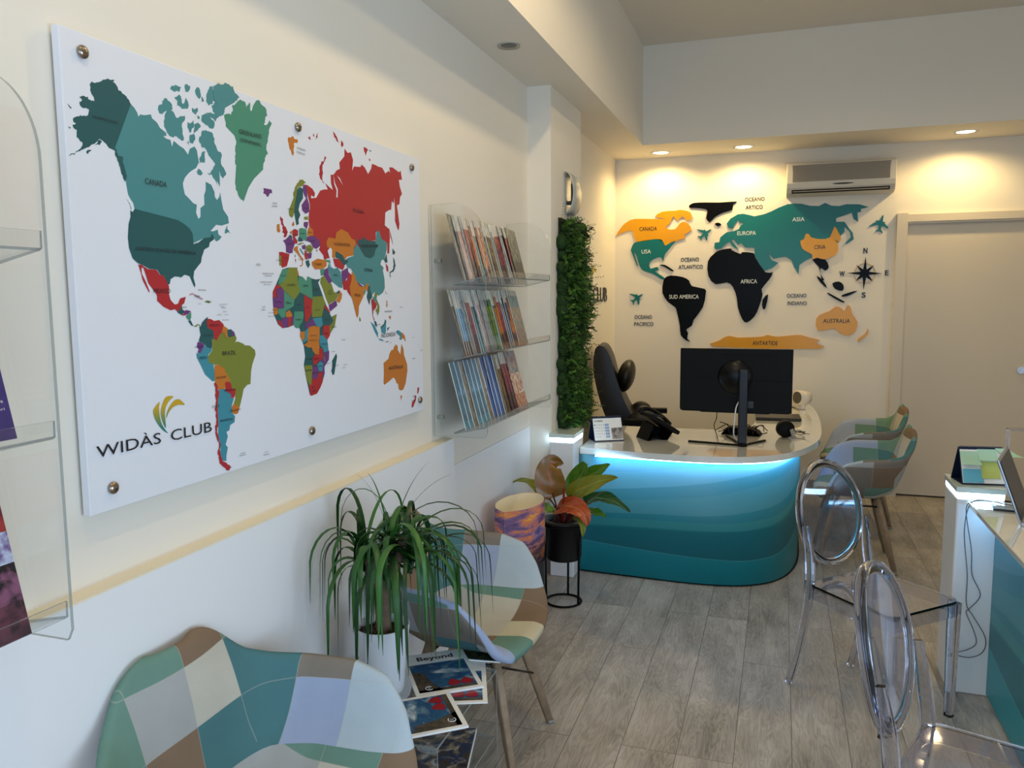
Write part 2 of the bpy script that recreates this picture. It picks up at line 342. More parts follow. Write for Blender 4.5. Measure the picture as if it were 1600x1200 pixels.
 (0,'T',1,[(13870,18154),(13974,18064),(14030,17918),(13988,17947)]),
 (1,'W',0,[(16834,18911),(16958,18772),(16925,18729),(16844,18855)]),
 (0,'Or',1,[(19965,20482),(20109,20543),(20239,20602),(20460,20552),(20421,20438),(20259,20410),(20249,20265),(20187,20041),(20086,20185),(20002,20330)]),
 (0,'R',1,[(20982,20719),(21120,20762),(21130,20653),(21030,20681)]),
 (0,'R',1,[(21279,20846),(21317,20890),(21344,20784),(21276,20790)]),
 (0,'R',1,[(21452,20841),(21563,20936),(21521,20816),(21409,20703)]),
 (0,'R',1,[(22431,21155),(22595,21050),(22776,20867),(22623,20880),(22460,21006)]),
 (0,'R',1,[(22879,20964),(23030,20872),(22925,20755)]),
 (0,'R',1,[(21919,20318),(21989,20271),(21834,20114),(21730,19889),(21696,19637),(21832,19503),(21724,19508),(21586,19585),(21584,19849),(21612,20004),(21691,20130)]),
 (0,'R',1,[(24336,20974),(24640,20941),(24498,20750),(24352,20873)]),
 (0,'DT',0,[(24686,20970),(24865,20968),(24817,20918)]),
 (0,'R',0,[(24671,20694),(24802,20651),(24710,20594)]),
 (0,'P',1,[(18736,18972),(19091,18977),(19117,18864),(18913,18744),(18727,18837)]),
 (0,'R',0,[(20775,19311),(20877,19324),(21145,19246),(21276,19131),(21234,19013),(21063,19050),(21058,18956),(21338,19006),(21565,19241),(21784,19305),(22005,19332),(21869,19507),(22048,19434),(22304,19349),(22203,19551),(22200,19802),(22370,19826),(22570,19991),(22767,20059),(22740,20252),(23067,20501),(23082,20742),(23275,20634),(23480,20688),(23610,20466),(23528,20108),(23661,20270),(24084,20312),(24175,20408),(24387,20336),(24597,20156),(24832,20380),(24886,20536),(25159,20535),(25296,20512),(25625,20517),(25855,20353),(26104,20477),(26225,20427),(26160,20607),(26410,20643),(26913,20547),(27072,20615),(27161,20306),(26899,20271),(26965,20051),(27135,19796),(26971,19662),(26906,19402),(26696,19334),(26783,19023),(26870,18685),(26806,18450),(26705,18488),(26514,18770),(26532,19113),(26507,19609),(26444,19376),(26298,19451),(26231,19129),(26082,19114),(25783,18996),(25711,18546),(26046,18438),(26082,18170),(26001,17578),(25853,17571),(25872,17932),(25445,18061),(25176,18306),(25034,18252),(25020,17989),(24697,17926),(24235,17621),(22974,17554),(22178,17275),(21839,17221),(21690,17176),(21654,17194),(21625,17309),(21384,17470),(21461,17570),(21431,17665),(21123,17797),(20852,17854),(20902,18120),(20879,18286),(20888,18435),(20970,18648),(20977,18761)]),
 (1,'W',0,[(22351,19823),(22431,19580),(22592,19404),(22558,19143),(22482,19154),(22514,19374),(22390,19536)]),
 (1,'W',0,[(22561,19833),(22749,19760),(22913,19563),(22745,19700)]),
 (1,'Or',0,[(21815,17727),(21953,17872),(22366,17860),(22416,18061),(22733,18185),(23127,18113),(23361,17925),(23566,17897),(23644,17798),(23467,17622),(23454,17393),(23041,17333),(22914,17226),(22763,17361),(22380,17463),(22290,17240),(22141,17273),(22117,17509),(22008,17562),(21859,17554)]),
 (2,'DT',0,[(22321,17440),(22419,17465),(22763,17361),(22874,17224),(23035,17231),(22864,17041),(22785,17059),(22522,17250),(22330,17262)]),
 (2,'R',0,[(22176,17235),(22521,17240),(22862,17021),(22736,16895),(22276,17001)]),
 (2,'DT',0,[(22873,17204),(23078,17274),(23071,17151),(22865,17061)]),
 (3,'W',0,[(21853,17456),(22009,17572),(22117,17509),(22103,17272),(22238,17000),(22214,16920),(22046,16954),(21985,17188)]),
 (1,'T',0,[(22910,17144),(23079,17294),(23453,17372),(23464,17580),(23664,17778),(23973,17607),(24921,17875),(25021,18011),(25083,18299),(25270,18313),(25445,18061),(25848,17930),(25811,17704),(25598,17336),(25406,17328),(25302,17169),(25535,17065),(25481,16952),(25586,16664),(25594,16349),(25432,16180),(25121,16077),(24829,16199),(24614,16098),(24388,16474),(24141,16412),(23635,16542),(23449,16654),(23500,16750),(23263,16952),(23061,16986)]),
 (2,'DT',0,[(23731,17845),(23821,17934),(24079,17950),(24172,18062),(24298,17965),(24697,17926),(24972,17965),(24966,17855),(25197,17825),(24954,17637),(24852,17436),(24574,17337),(24221,17386),(23971,17565),(23850,17705)]),
 (1,'T',0,[(21943,17108),(22010,16972),(22271,16921),(22427,16966),(22614,16831),(22675,16529),(22702,16326),(22702,16326),(22475,16349),(22318,16423),(22070,16519),(21923,16773),(21861,16968)]),
 (2,'P',0,[(22654,16852),(23061,16986),(23087,16741),(22834,16531),(22675,16529)]),
 (1,'R',0,[(23084,16854),(23302,16746),(23294,16594),(23130,16364),(23224,16041),(23008,16193),(22975,16268),(22755,16267),(22727,16416),(22660,16508),(22994,16588)]),
 (2,'Or',0,[(23309,16860),(23493,16750),(23596,16541),(24019,16372),(24306,16473),(24390,16514),(24425,16415),(24292,16217),(24215,16295),(24052,16255),(24043,16098),(23999,16020),(23706,15730),(23672,15478),(23605,15343),(23531,15403),(23295,15965),(23224,16041),(23130,16364),(23252,16536)]),
 (3,'P',0,[(23635,16542),(24020,16392),(23978,16362),(23745,16427)]),
 (3,'DT',0,[(24061,16421),(24181,16413),(24139,16373)]),
 (3,'G',0,[(24052,16255),(24214,16275),(24168,16177),(24082,16078)]),
 (2,'DT',0,[(24363,16395),(24508,16416),(24500,16277),(24655,16078),(24587,15978),(24481,15939),(24451,15769),(24392,15820),(24262,16039),(24331,16197)]),
 (2,'R',0,[(24564,15938),(24691,15978),(24812,15876),(24977,15794),(24884,15653),(24711,15575),(24659,15395),(24778,15251),(24734,15232),(24638,15396),(24611,15657)]),
 (3,'G',0,[(24653,16038),(24906,16057),(24980,15834),(24813,15896)]),
 (2,'O',0,[(24783,16118),(24914,16199),(25016,16118),(24945,15976),(25146,15731),(25135,15527),(24998,15387),(24961,15489),(24838,15573),(24968,15631),(25017,15732),(24899,15916)]),
 (2,'DT',0,[(24734,15232),(24900,15166),(24934,14991),(24809,15047)]),
 (0,'B',0,[(24482,15199),(24768,15069),(25009,14794),(24999,14610),(24755,14846)]),
 (0,'B',0,[(25193,14992),(25370,15027),(25645,15183),(25603,14810),(25532,14729),(25269,14783)]),
 (1,'DT',0,[(25192,14982),(25462,15085),(25559,15248),(25645,15183),(25458,15023),(25323,14966)]),
 (0,'B',0,[(25019,14589),(25257,14556),(25517,14459),(25124,14522)]),
 (0,'DT',0,[(25517,14448),(25833,14463),(25695,14418)]),
 (0,'B',0,[(25920,14373),(26016,14442),(25966,14371)]),
 (0,'DT',0,[(25699,14931),(25951,14963),(25858,14925),(25764,14866),(25715,14805)]),
 (0,'B',1,[(26358,14756),(26598,14810),(26836,14735),(26820,14431),(26630,14484),(26683,14590),(26449,14687)]),
 (1,'Or',1,[(26836,14735),(27074,14615),(27186,14367),(27019,14486),(26825,14518)]),
 (0,'Or',0,[(25684,15911),(25751,15910),(25762,15702),(25670,15662)]),
 (0,'Or',0,[(25834,15345),(26018,15362),(25987,15215),(25876,15281)]),
 (0,'KP',0,[(25615,16304),(25676,16180),(25853,16139),(25629,16149)]),
 (0,'O',0,[(23746,15398),(23836,15259),(23755,15212),(23700,15282)]),
 (0,'DT',0,[(26261,17773),(26482,17648),(26401,17552),(26250,17568)]),
 (0,'DT',1,[(26320,17457),(26417,17369),(26483,17165),(26399,17024),(26115,16902),(26012,16831),(25992,16921),(26273,17043),(26332,17205)]),
 (0,'DT',0,[(25988,16853),(26085,16810),(26039,16695)]),
 (0,'R',0,[(26025,18504),(26184,18222),(26274,18024),(26316,17867),(26132,18173)]),
 (2,'DT',0,[(25598,17336),(25804,17569),(25797,17434),(25837,17255),(25642,17248)]),
 (2,'R',0,[(25689,17227),(25877,17099),(25894,16941),(25771,16938),(25732,17117)]),
 (0,'O',1,[(20026,18284),(19918,18328),(19916,18543),(20160,18892),(20209,19149),(20348,19311),(20618,19446),(20829,19373),(20674,19289),(20439,19214),(20336,19129),(20211,18681),(20164,18459)]),
 (1,'DT',0,[(20179,18677),(20293,18961),(20336,19129),(20472,19218),(20634,19183),(20616,18907),(20441,18741),(20364,18551),(20453,18414),(20346,18276),(20354,18149),(20238,18103),(20185,18280),(20148,18458)]),
 (1,'P',0,[(20640,19276),(20743,19325),(20837,19227),(20852,18933),(20943,18757),(20930,18551),(20722,18476),(20561,18552),(20538,18715),(20784,18925),(20689,19007),(20631,19128)]),
 (0,'Or',0,[(20101,18219),(20142,18114),(20074,18054),(19998,18102)]),
 (0,'R',1,[(19469,18296),(19572,18244),(19578,18103),(19665,18021),(19738,17956),(19779,17870),(19742,17778),(19508,17735),(19620,17805),(19500,17849),(19565,17907),(19558,18031),(19486,18095),(19447,18198)]),
 (0,'Or',1,[(19287,18044),(19424,18073),(19443,17898),(19288,17834),(19264,17920)]),
 (0,'R',0,[(19327,17291),(19465,17307),(19833,17262),(19792,17116),(19685,16914),(19450,16862),(19409,16923),(19426,17190),(19336,17204)]),
 (1,'O',0,[(19321,17203),(19426,17190),(19409,16923),(19333,16920)]),
 (1,'P',0,[(19531,17621),(19672,17666),(19834,17766),(20048,17654),(20106,17549),(20000,17397),(19994,17306),(19834,17281),(19664,17308),(19676,17488),(19620,17573)]),
 (2,'R',0,[(20003,17940),(20134,17995),(20294,17962),(20284,17815),(20120,17767),(20242,17666),(20237,17584),(20075,17565),(20023,17761)]),
 (2,'Or',0,[(19873,17876),(19987,17930),(19963,17811)]),
 (2,'DT',0,[(19837,17802),(19962,17793),(20003,17687),(19834,17766)]),
 (2,'G',0,[(20345,18002),(20463,18048),(20728,18031),(20750,17847),(20705,17677),(20347,17783)]),
 (2,'DT',0,[(20297,17761),(20380,17785),(20572,17687),(20437,17651),(20274,17650)]),
 (1,'O',0,[(20632,18375),(20836,18412),(20846,18311),(20644,18302)]),
 (1,'P',0,[(20623,18227),(20843,18255),(20838,18170),(20761,18034),(20599,18114)]),
 (1,'Or',0,[(20793,17999),(20903,18129),(21102,18022),(21093,17871),(20782,17831)]),
 (1,'P',0,[(20747,17810),(21128,17873),(21436,17742),(21462,17590),(21243,17482),(21070,17511),(20941,17654),(20706,17695)]),
 (1,'Or',0,[(20032,17399),(20101,17475),(20265,17521),(20258,17411),(20379,17252),(20553,17130),(20467,17089),(20218,17299),(20094,17366)]),
 (0,'Or',0,[(20451,17088),(20501,17090),(20493,16979),(20390,16920),(20310,16954),(20444,16977)]),
 (0,'R',0,[(20094,17129),(20159,17132),(20136,17021)]),
 (0,'DT',0,[(20103,17257),(20135,17259),(20130,17185),(20098,17184)]),
 (2,'O',0,[(20269,17576),(20502,17627),(20432,17568),(20266,17540)]),
 (2,'O',0,[(20662,17525),(20903,17595),(21069,17492),(20921,17333),(20687,17396)]),
 (2,'Or',0,[(20468,17625),(20601,17615),(20532,17583)]),
 (1,'P',0,[(20463,17533),(20665,17581),(20656,17432),(20490,17442)]),
 (1,'T',0,[(20326,17451),(20424,17438),(20579,17279),(20512,17276)]),
 (2,'R',0,[(20622,17430),(20750,17325),(20740,17156),(20637,17133),(20579,17279)]),
 (1,'P',0,[(20750,17325),(20991,17355),(20947,17202),(20774,17157)]),
 (1,'DT',0,[(20635,17096),(20806,17140),(20865,16992),(20757,16894),(20662,17003)]),
 (1,'Or',0,[(20975,17090),(21296,17198),(21799,17161),(21788,16985),(21564,16900),(21135,16868),(20969,16995)]),
 (1,'G',0,[(21691,17195),(21984,17168),(22017,17091),(21796,17122)]),
 (2,'P',0,[(21672,16884),(21859,16948),(21895,16730),(22070,16519),(21910,16451),(21588,16706)]),
 (1,'G',0,[(21418,16876),(21673,16903),(21626,16727),(21442,16684)]),
 (2,'P',0,[(21224,17462),(21311,17447),(21238,17396)]),
 (0,'DT',0,[(19458,16821),(19291,16594),(19127,16385),(18966,16193),(18955,16032),(18962,15768),(18974,15577),(19154,15290),(19350,15178),(19634,15183),(19930,15248),(20005,15153),(20194,15146),(20238,15060),(20212,14911),(20393,14619),(20440,14294),(20357,14054),(20479,13585),(20622,13127),(20724,13095),(21007,13120),(21352,13457),(21475,13683),(21470,13902),(21742,14099),(21740,14379),(21686,14721),(22165,15159),(22295,15502),(21972,15426),(21713,15761),(21519,16073),(21275,16475),(21401,16589),(21163,16569),(20903,16596),(20708,16655),(20642,16513),(20455,16634),(20264,16660),(20170,16888),(19745,16880)]),
 (1,'G',0,[(19458,16821),(19717,16844),(19705,16663),(19513,16494),(19278,16402),(19228,16401),(19291,16594)]),
 (1,'R',0,[(19127,16385),(19327,16373),(19321,16284),(19144,16268),(19129,16047),(18955,16032),(18966,16193)]),
 (2,'P',0,[(19169,16268),(19323,16313),(19472,16255),(19463,15731),(19184,15735),(18962,15768),(18954,16018),(19129,16032)]),
 (1,'O',0,[(19717,16844),(19798,16882),(20198,16895),(20201,16521),(20288,16183),(19976,15953),(19472,16255),(19277,16387),(19513,16494),(19652,16647)]),
 (1,'Or',0,[(20170,16888),(20267,16707),(20264,16660),(20183,16659)]),
 (1,'G',0,[(20263,16645),(20455,16634),(20642,16513),(20708,16655),(20904,16612),(20944,16090),(20937,15978),(20451,16137),(20288,16183),(20199,16490)]),
 (1,'DT',0,[(20902,16580),(21163,16569),(21401,16589),(21275,16475),(21519,16073),(20957,16074)]),
 (1,'G',0,[(19496,16240),(19570,16181),(19976,15953),(19938,15785),(19535,15654),(19524,15489),(19318,15464),(19175,15602),(19183,15720),(19463,15731)]),
 (1,'DT',0,[(19975,15937),(20340,16136),(20504,16090),(20480,15715),(20307,15624),(19929,15647),(19798,15680),(19934,15724)]),
 (2,'R',0,[(20478,16121),(20920,15947),(20878,15740),(20836,15519),(20594,15304),(20484,15339),(20472,15590)]),
 (1,'O',0,[(20956,16058),(21488,16065),(21658,15860),(21524,15666),(21419,15440),(20888,15438),(20864,15741),(20934,15931)]),
 (2,'R',0,[(21501,15780),(21713,15761),(21917,15543),(21824,15562),(21617,15697)]),
 (1,'DT',0,[(21616,15681),(21823,15545),(21972,15426),(22091,15306),(21767,15134),(21464,15178),(21445,15358),(21520,15601)]),
 (1,'O',0,[(21972,15426),(22295,15502),(22143,15103),(21818,14950),(21829,15131),(22091,15306)]),
 (1,'B',0,[(20915,15405),(21418,15424),(21465,15194),(21310,15118),(21077,15192)]),
 (2,'P',0,[(20650,15286),(20887,15422),(21078,15208),(20728,15172),(20497,15102),(20480,15276)]),
 (1,'DT',0,[(20227,15222),(20458,15371),(20497,15102),(20519,15007),(20219,15098)]),
 (1,'G',0,[(19955,15631),(20418,15622),(20437,15481),(20343,15312),(20228,15238),(20167,15147),(20005,15153),(19878,15265),(19945,15478)]),
 (1,'P',0,[(19827,15512),(19947,15509),(19891,15265),(19794,15207)]),
 (2,'Or',0,[(19532,15609),(19719,15681),(19856,15541),(19812,15481),(19549,15473)]),
 (1,'R',0,[(19626,15456),(19812,15481),(19769,15223),(19634,15183)]),
 (1,'P',0,[(19368,15463),(19626,15456),(19609,15199),(19426,15175),(19355,15253),(19286,15375)]),
 (1,'Or',0,[(18962,15768),(19135,15751),(19176,15617),(19097,15559),(18973,15562)]),
 (1,'R',0,[(19111,15396),(19262,15391),(19426,15175),(19350,15178),(19179,15289)]),
 (0,'O',0,[(21432,16622),(21587,16690),(21910,16451),(22035,16469),(22177,16205),(22460,16105),(22224,15922),(21967,15857),(21838,15793),(21696,15991),(21532,16284),(21394,16476)]),
 (1,'Or',0,[(22502,16257),(22658,16139),(22616,15987),(22478,15852),(22350,15887),(22290,15955),(22459,16088)]),
 (1,'DT',0,[(22271,16172),(22502,16257),(22461,16122)]),
 (1,'P',0,[(21838,15793),(22289,15938),(22343,15770),(21920,15593),(21861,15660)]),
 (1,'Or',0,[(20681,15155),(20959,15183),(21275,15133),(21259,14880),(21212,14707),(21235,14491),(21187,14298),(20976,14332),(20843,14438),(20814,14536),(20609,14549),(20378,14639),(20584,14703),(20602,14987)]),
 (1,'Or',0,[(20237,15041),(20470,15031),(20458,14843),(20318,14756),(20212,14911)]),
 (1,'B',0,[(20470,15031),(20646,15137),(20634,14948),(20554,14762),(20348,14697),(20318,14756),(20491,14841)]),
 (2,'R',0,[(21457,15165),(21826,15171),(21844,14852),(21686,14721),(21440,14891)]),
 (2,'O',0,[(21824,15152),(22213,15319),(22125,15121),(21846,14892)]),
 (1,'B',0,[(21259,14880),(21475,14870),(21686,14721),(21715,14580),(21740,14379),(21479,14337),(21415,14479),(21242,14607)]),
 (2,'R',0,[(20828,14208),(20940,14316),(21187,14298),(21199,14493),(21378,14482),(21422,14301),(21395,14165),(21175,14103),(20991,14001),(20851,14013)]),
 (1,'P',0,[(21479,14337),(21777,14377),(21742,14099),(21470,13902),(21475,13683),(21361,13615),(21335,13775),(21383,13969),(21354,14089),(21175,14103),(21470,14199)]),
 (2,'O',0,[(21422,14301),(21520,14116),(21479,14040)]),
 (2,'B',0,[(21044,13997),(21246,14098),(21404,14007),(21335,13775),(21156,13792)]),
 (2,'P',0,[(20794,13940),(20990,13991),(21157,13811),(21082,13759),(21073,13603),(20754,13576)]),
 (2,'O',0,[(20373,14033),(20781,14009),(20789,13863),(20711,13445),(20606,13418),(20479,13585),(20398,13898)]),
 (1,'R',0,[(20754,13576),(21075,13642),(21154,13772),(21334,13756),(21352,13457),(21196,13276),(21007,13120),(20689,13090),(20622,13127),(20630,13261),(20572,13422),(20694,13447)]),
 (0,'DT',0,[(21927,14045),(22189,14268),(22240,14163),(22126,13867),(22034,13611),(21938,13599),(21869,13727),(21936,13883)]),
 (0,'Or',0,[(25360,13706),(25738,13823),(25835,14005),(26018,14141),(26104,14095),(26199,14225),(26353,14311),(26500,14234),(26493,14097),(26698,13917),(26810,14298),(26957,14122),(27007,13868),(27242,13512),(27261,13255),(27079,12792),(26880,12588),(26692,12567),(26510,12629),(26460,12857),(26340,12870),(26228,13046),(26083,13116),(25754,13013),(25375,12918),(25323,13003),(25368,13319)]),
 (0,'Or',0,[(26621,12393),(26775,12361),(26673,12191)]),
 (0,'R',0,[(28115,12537),(28283,12489),(28172,12296),(28069,12279)]),
 (0,'R',0,[(27867,12259),(27998,12200),(27923,12034),(27678,11804),(27548,11821),(27589,11989),(27826,12104)]),
 (4,'LG1',0,[(14510,13690),(14488,13556),(14507,13314),(14557,13159),(14648,13024),(14730,12936),(14608,13003),(14468,13136),(14347,13320),(14300,13508),(14381,13606)]),
 (4,'LG2',0,[(14730,13782),(14959,13764),(14797,13663),(14684,13511),(14659,13347),(14664,13068),(14564,13250),(14530,13458),(14607,13650)]),
 (4,'LG3',0,[(14693,13287),(14714,13395),(14800,13532),(14964,13660),(15123,13678),(15224,13618),(15311,13521),(15113,13547),(14928,13515),(14778,13405)]),
]
MAP_LABELS = [
 ('ALASKA (USA)', (1.31, 1.9687), (1.375, 1.9689), 0.008),
 ('CANADA', (1.4438, 1.8596), (1.5092, 1.8593), 0.0139),
 ('UNITED STATES OF AMERICA', (1.4059, 1.711), (1.5942, 1.7098), 0.0086),
 ('MEXICO', (1.4505, 1.6198), (1.5026, 1.62), 0.0106),
 ('GREENLAND', (1.7779, 2.0282), (1.8718, 2.0312), 0.0121),
 ('(DENMARK)', (1.7812, 2.0068), (1.8684, 2.0077), 0.0122),
 ('BRAZIL', (1.6731, 1.4645), (1.7256, 1.4633), 0.0104),
 ('PERU', (1.5893, 1.4586), (1.6144, 1.4583), 0.007),
 ('BOLIVIA', (1.647, 1.4047), (1.6823, 1.4044), 0.006),
 ('COLOMBIA', (1.6046, 1.5129), (1.6369, 1.5118), 0.0046),
 ('VENEZUELA', (1.6293, 1.536), (1.6685, 1.5362), 0.0054),
 ('CHILE', (1.6242, 1.335), (1.6521, 1.3341), 0.0065),
 ('ARGENTINA', (1.6507, 1.2954), (1.7028, 1.2935), 0.0064),
 ('URUGUAY', (1.6911, 1.3155), (1.7344, 1.3144), 0.0061),
 ('PARAGUAY', (1.6732, 1.3705), (1.72, 1.3677), 0.006),
 ('ECUADOR', (1.5734, 1.486), (1.6026, 1.4857), 0.0038),
 ('RUSSIA', (2.3497, 1.886), (2.4217, 1.8857), 0.0123),
 ('KAZAKHSTAN', (2.2261, 1.7695), (2.3225, 1.7711), 0.0099),
 ('MONGOLIA', (2.398, 1.7723), (2.5149, 1.7801), 0.0095),
 ('CHINA', (2.411, 1.6956), (2.471, 1.6941), 0.0128),
 ('INDIA', (2.3437, 1.6108), (2.3824, 1.6088), 0.0096),
 ('IRAN', (2.2184, 1.673), (2.2413, 1.6725), 0.007),
 ('TURKEY', (2.1109, 1.7019), (2.15, 1.7033), 0.0076),
 ('ALGERIA', (1.9635, 1.6391), (2.0044, 1.6396), 0.0063),
 ('LIBYA', (2.0438, 1.637), (2.0718, 1.6373), 0.0065),
 ('MALI', (1.9563, 1.5887), (1.9811, 1.5878), 0.0061),
 ('EGYPT', (2.0969, 1.6264), (2.1261, 1.6258), 0.0056),
 ('SUDAN', (2.1062, 1.5658), (2.1298, 1.5654), 0.0048),
 ('CHAD', (2.0538, 1.5745), (2.0707, 1.5743), 0.0047),
 ('NIGER', (2.0102, 1.5829), (2.0307, 1.5826), 0.0046),
 ('NIGERIA', (1.9994, 1.54), (2.0293, 1.5391), 0.0046),
 ('SAUDI', (2.1803, 1.6228), (2.2005, 1.6229), 0.0043),
 ('ARABIA', (2.1767, 1.6146), (2.2047, 1.6147), 0.0043),
 ('DEMOCRATIC REP.', (2.0716, 1.4896), (2.1064, 1.4889), 0.0042),
 ('OF THE CONGO', (2.069, 1.4754), (2.1073, 1.4749), 0.0042),
 ('TANZANIA', (2.1314, 1.4607), (2.1679, 1.4598), 0.0047),
 ('ANGOLA', (2.0469, 1.4216), (2.0776, 1.4196), 0.0045),
 ('ZAMBIA', (2.0897, 1.4193), (2.1162, 1.4177), 0.0046),
 ('NAMIBIA', (2.0413, 1.3878), (2.0755, 1.3866), 0.0049),
 ('BOTSWANA', (2.0783, 1.3767), (2.1082, 1.3759), 0.0042),
 ('ZIMBABWE', (2.1094, 1.395), (2.1345, 1.394), 0.0039),
 ('SOUTH', (2.0704, 1.334), (2.0879, 1.3334), 0.0046),
 ('AFRICA', (2.0697, 1.3224), (2.0978, 1.3222), 0.005),
 ('MADAGASCAR', (2.1861, 1.3893), (2.2263, 1.3884), 0.004),
 ('MOZAMBIQUE', (2.1494, 1.3979), (2.1791, 1.3991), 0.0036),
 ('SOMALIA', (2.1934, 1.5104), (2.222, 1.5107), 0.0043),
 ('KENYA', (2.1515, 1.4927), (2.1736, 1.4927), 0.0043),
 ('INDONESIA', (2.522, 1.4682), (2.6308, 1.4694), 0.0154),
 ('PHILIPPINES', (2.5507, 1.5515), (2.6072, 1.5525), 0.0062),
 ('MALAYSIA', (2.4895, 1.5074), (2.5176, 1.5079), 0.0041),
 ('AUSTRALIA', (2.5721, 1.3488), (2.6861, 1.3459), 0.0134),
 ('UKRAINE', (2.0876, 1.7697), (2.1153, 1.7718), 0.0041),
 ('FRANCE', (1.9742, 1.7545), (2.001, 1.7561), 0.0036),
 ('GERMANY', (2.0011, 1.7818), (2.0286, 1.7837), 0.0036),
 ('SPAIN', (1.9485, 1.7148), (1.9732, 1.7159), 0.0036),
 ('PORTUGAL', (1.9162, 1.7059), (1.9449, 1.707), 0.0035),
 ('POLAND', (2.0403, 1.7882), (2.0635, 1.7899), 0.0041),
 ('BELARUS', (2.0807, 1.7948), (2.1047, 1.7962), 0.0038),
 ('ROMANIA', (2.0724, 1.7451), (2.0929, 1.7456), 0.0037),
 ('ITALY', (2.0224, 1.7125), (2.0404, 1.7127), 0.0033),
 ('NORWAY', (1.9806, 1.8528), (2.0122, 1.8545), 0.0043),
 ('FINLAND', (2.0632, 1.8633), (2.0902, 1.8656), 0.0037),
 ('UNITED KINGDOM', (1.9516, 1.7859), (1.9779, 1.787), 0.0027),
 ('MOROCCO', (1.9332, 1.6643), (1.96, 1.6649), 0.0038),
 ('MAURITANIA', (1.9071, 1.5914), (1.9321, 1.5905), 0.0035),
 ('ETHIOPIA', (2.1566, 1.5354), (2.1905, 1.5345), 0.0043),
 ('AZORES', (1.8256, 1.6926), (1.8441, 1.6925), 0.0031),
 ('(PORTUGAL)', (1.8242, 1.6883), (1.8438, 1.6883), 0.0031),
 ('MADEIRA ISLANDS', (1.8518, 1.6679), (1.9024, 1.6691), 0.0037),
 ('(PORTUGAL)', (1.862, 1.6616), (1.8934, 1.6623), 0.0038),
 ('CANARY ISLANDS', (1.8385, 1.6448), (1.8935, 1.6456), 0.0037),
 ('(PORTUGAL)', (1.8545, 1.6383), (1.8869, 1.6387), 0.0037),
 ('CAPE', (1.8434, 1.5779), (1.8576, 1.5781), 0.0037),
 ('VERDE', (1.8405, 1.5704), (1.8571, 1.5704), 0.0038),
 ('SENEGAL', (1.8871, 1.5693), (1.9094, 1.5692), 0.003),
 ('GUINEA BISSAU', (1.8697, 1.5619), (1.8989, 1.5616), 0.0024),
 ('SIERRA LEONE', (1.869, 1.5521), (1.8983, 1.5518), 0.0023),
 ('FAROE', (1.91, 1.861), (1.9299, 1.8619), 0.0043),
 ('ISLANDS', (1.9061, 1.8528), (1.9314, 1.8543), 0.0043),
 ('SVALBARD', (2.038, 2.0314), (2.0821, 2.0298), 0.0055),
 ('(NORWAY)', (2.0372, 2.0187), (2.0796, 2.0166), 0.0066),
 ('BAHAMAS', (1.5962, 1.6224), (1.6231, 1.6221), 0.0034),
 ('CUBA', (1.5812, 1.608), (1.6007, 1.6071), 0.005),
 ('JAMAICA', (1.5923, 1.5889), (1.605, 1.5887), 0.0027),
 ('HAITI', (1.6254, 1.5944), (1.6413, 1.5937), 0.0031),
 ('ST.KITTS AND NEVIS', (1.669, 1.5865), (1.6996, 1.5873), 0.0026),
 ('DOMINICA', (1.6747, 1.581), (1.6899, 1.5808), 0.0028),
 ('ST.LUCIA', (1.679, 1.5776), (1.6952, 1.5777), 0.0024),
 ('GRENADA', (1.6814, 1.5683), (1.6967, 1.5684), 0.0024),
 ('ARUBA', (1.6597, 1.5614), (1.6763, 1.5616), 0.0024),
 ('CURACAO', (1.687, 1.561), (1.7024, 1.561), 0.0024),
 ('TRINIDAD', (1.6769, 1.5476), (1.7046, 1.5476), 0.0024),
 ('BELIZE', (1.54, 1.5816), (1.5521, 1.5822), 0.0034),
 ('SEYCHELLES', (2.2505, 1.4673), (2.2744, 1.4669), 0.0033),
 ('COMOROS', (2.1888, 1.4337), (2.2108, 1.4335), 0.0028),
 ('REUNION', (2.2596, 1.3864), (2.2818, 1.3867), 0.0029),
 ('MAURITIUS', (2.2512, 1.3776), (2.2691, 1.3773), 0.0033),
 ('FALKLAND', (1.7263, 1.1981), (1.7448, 1.197), 0.0031),
 ('ISLANDS', (1.7214, 1.1927), (1.7475, 1.1917), 0.0031),
 ('SOUTH', (1.8294, 1.1816), (1.8429, 1.1812), 0.0033),
 ('GEORGIA', (1.8223, 1.1757), (1.8492, 1.1737), 0.0033),
 ('GUAM', (2.6713, 1.5657), (2.6906, 1.5654), 0.0047),
 ('VANUATU', (2.7671, 1.3677), (2.7935, 1.3686), 0.0046),
 ('FIJI', (2.842, 1.3942), (2.8579, 1.3944), 0.0053),
 ('PALAU', (2.7749, 1.4489), (2.7888, 1.4486), 0.0035),
 ('NEW', (2.7646, 1.2228), (2.7865, 1.223), 0.0057),
 ('ZEALAND', (2.7527, 1.2069), (2.7924, 1.2063), 0.0052),
]
BOARD_LOGO = [('WIDÀS', (1.2661, 1.2751), (1.4473, 1.2702), 0.0273), ('CLUB', (1.4792, 1.2738), (1.6195, 1.2704), 0.0278)]
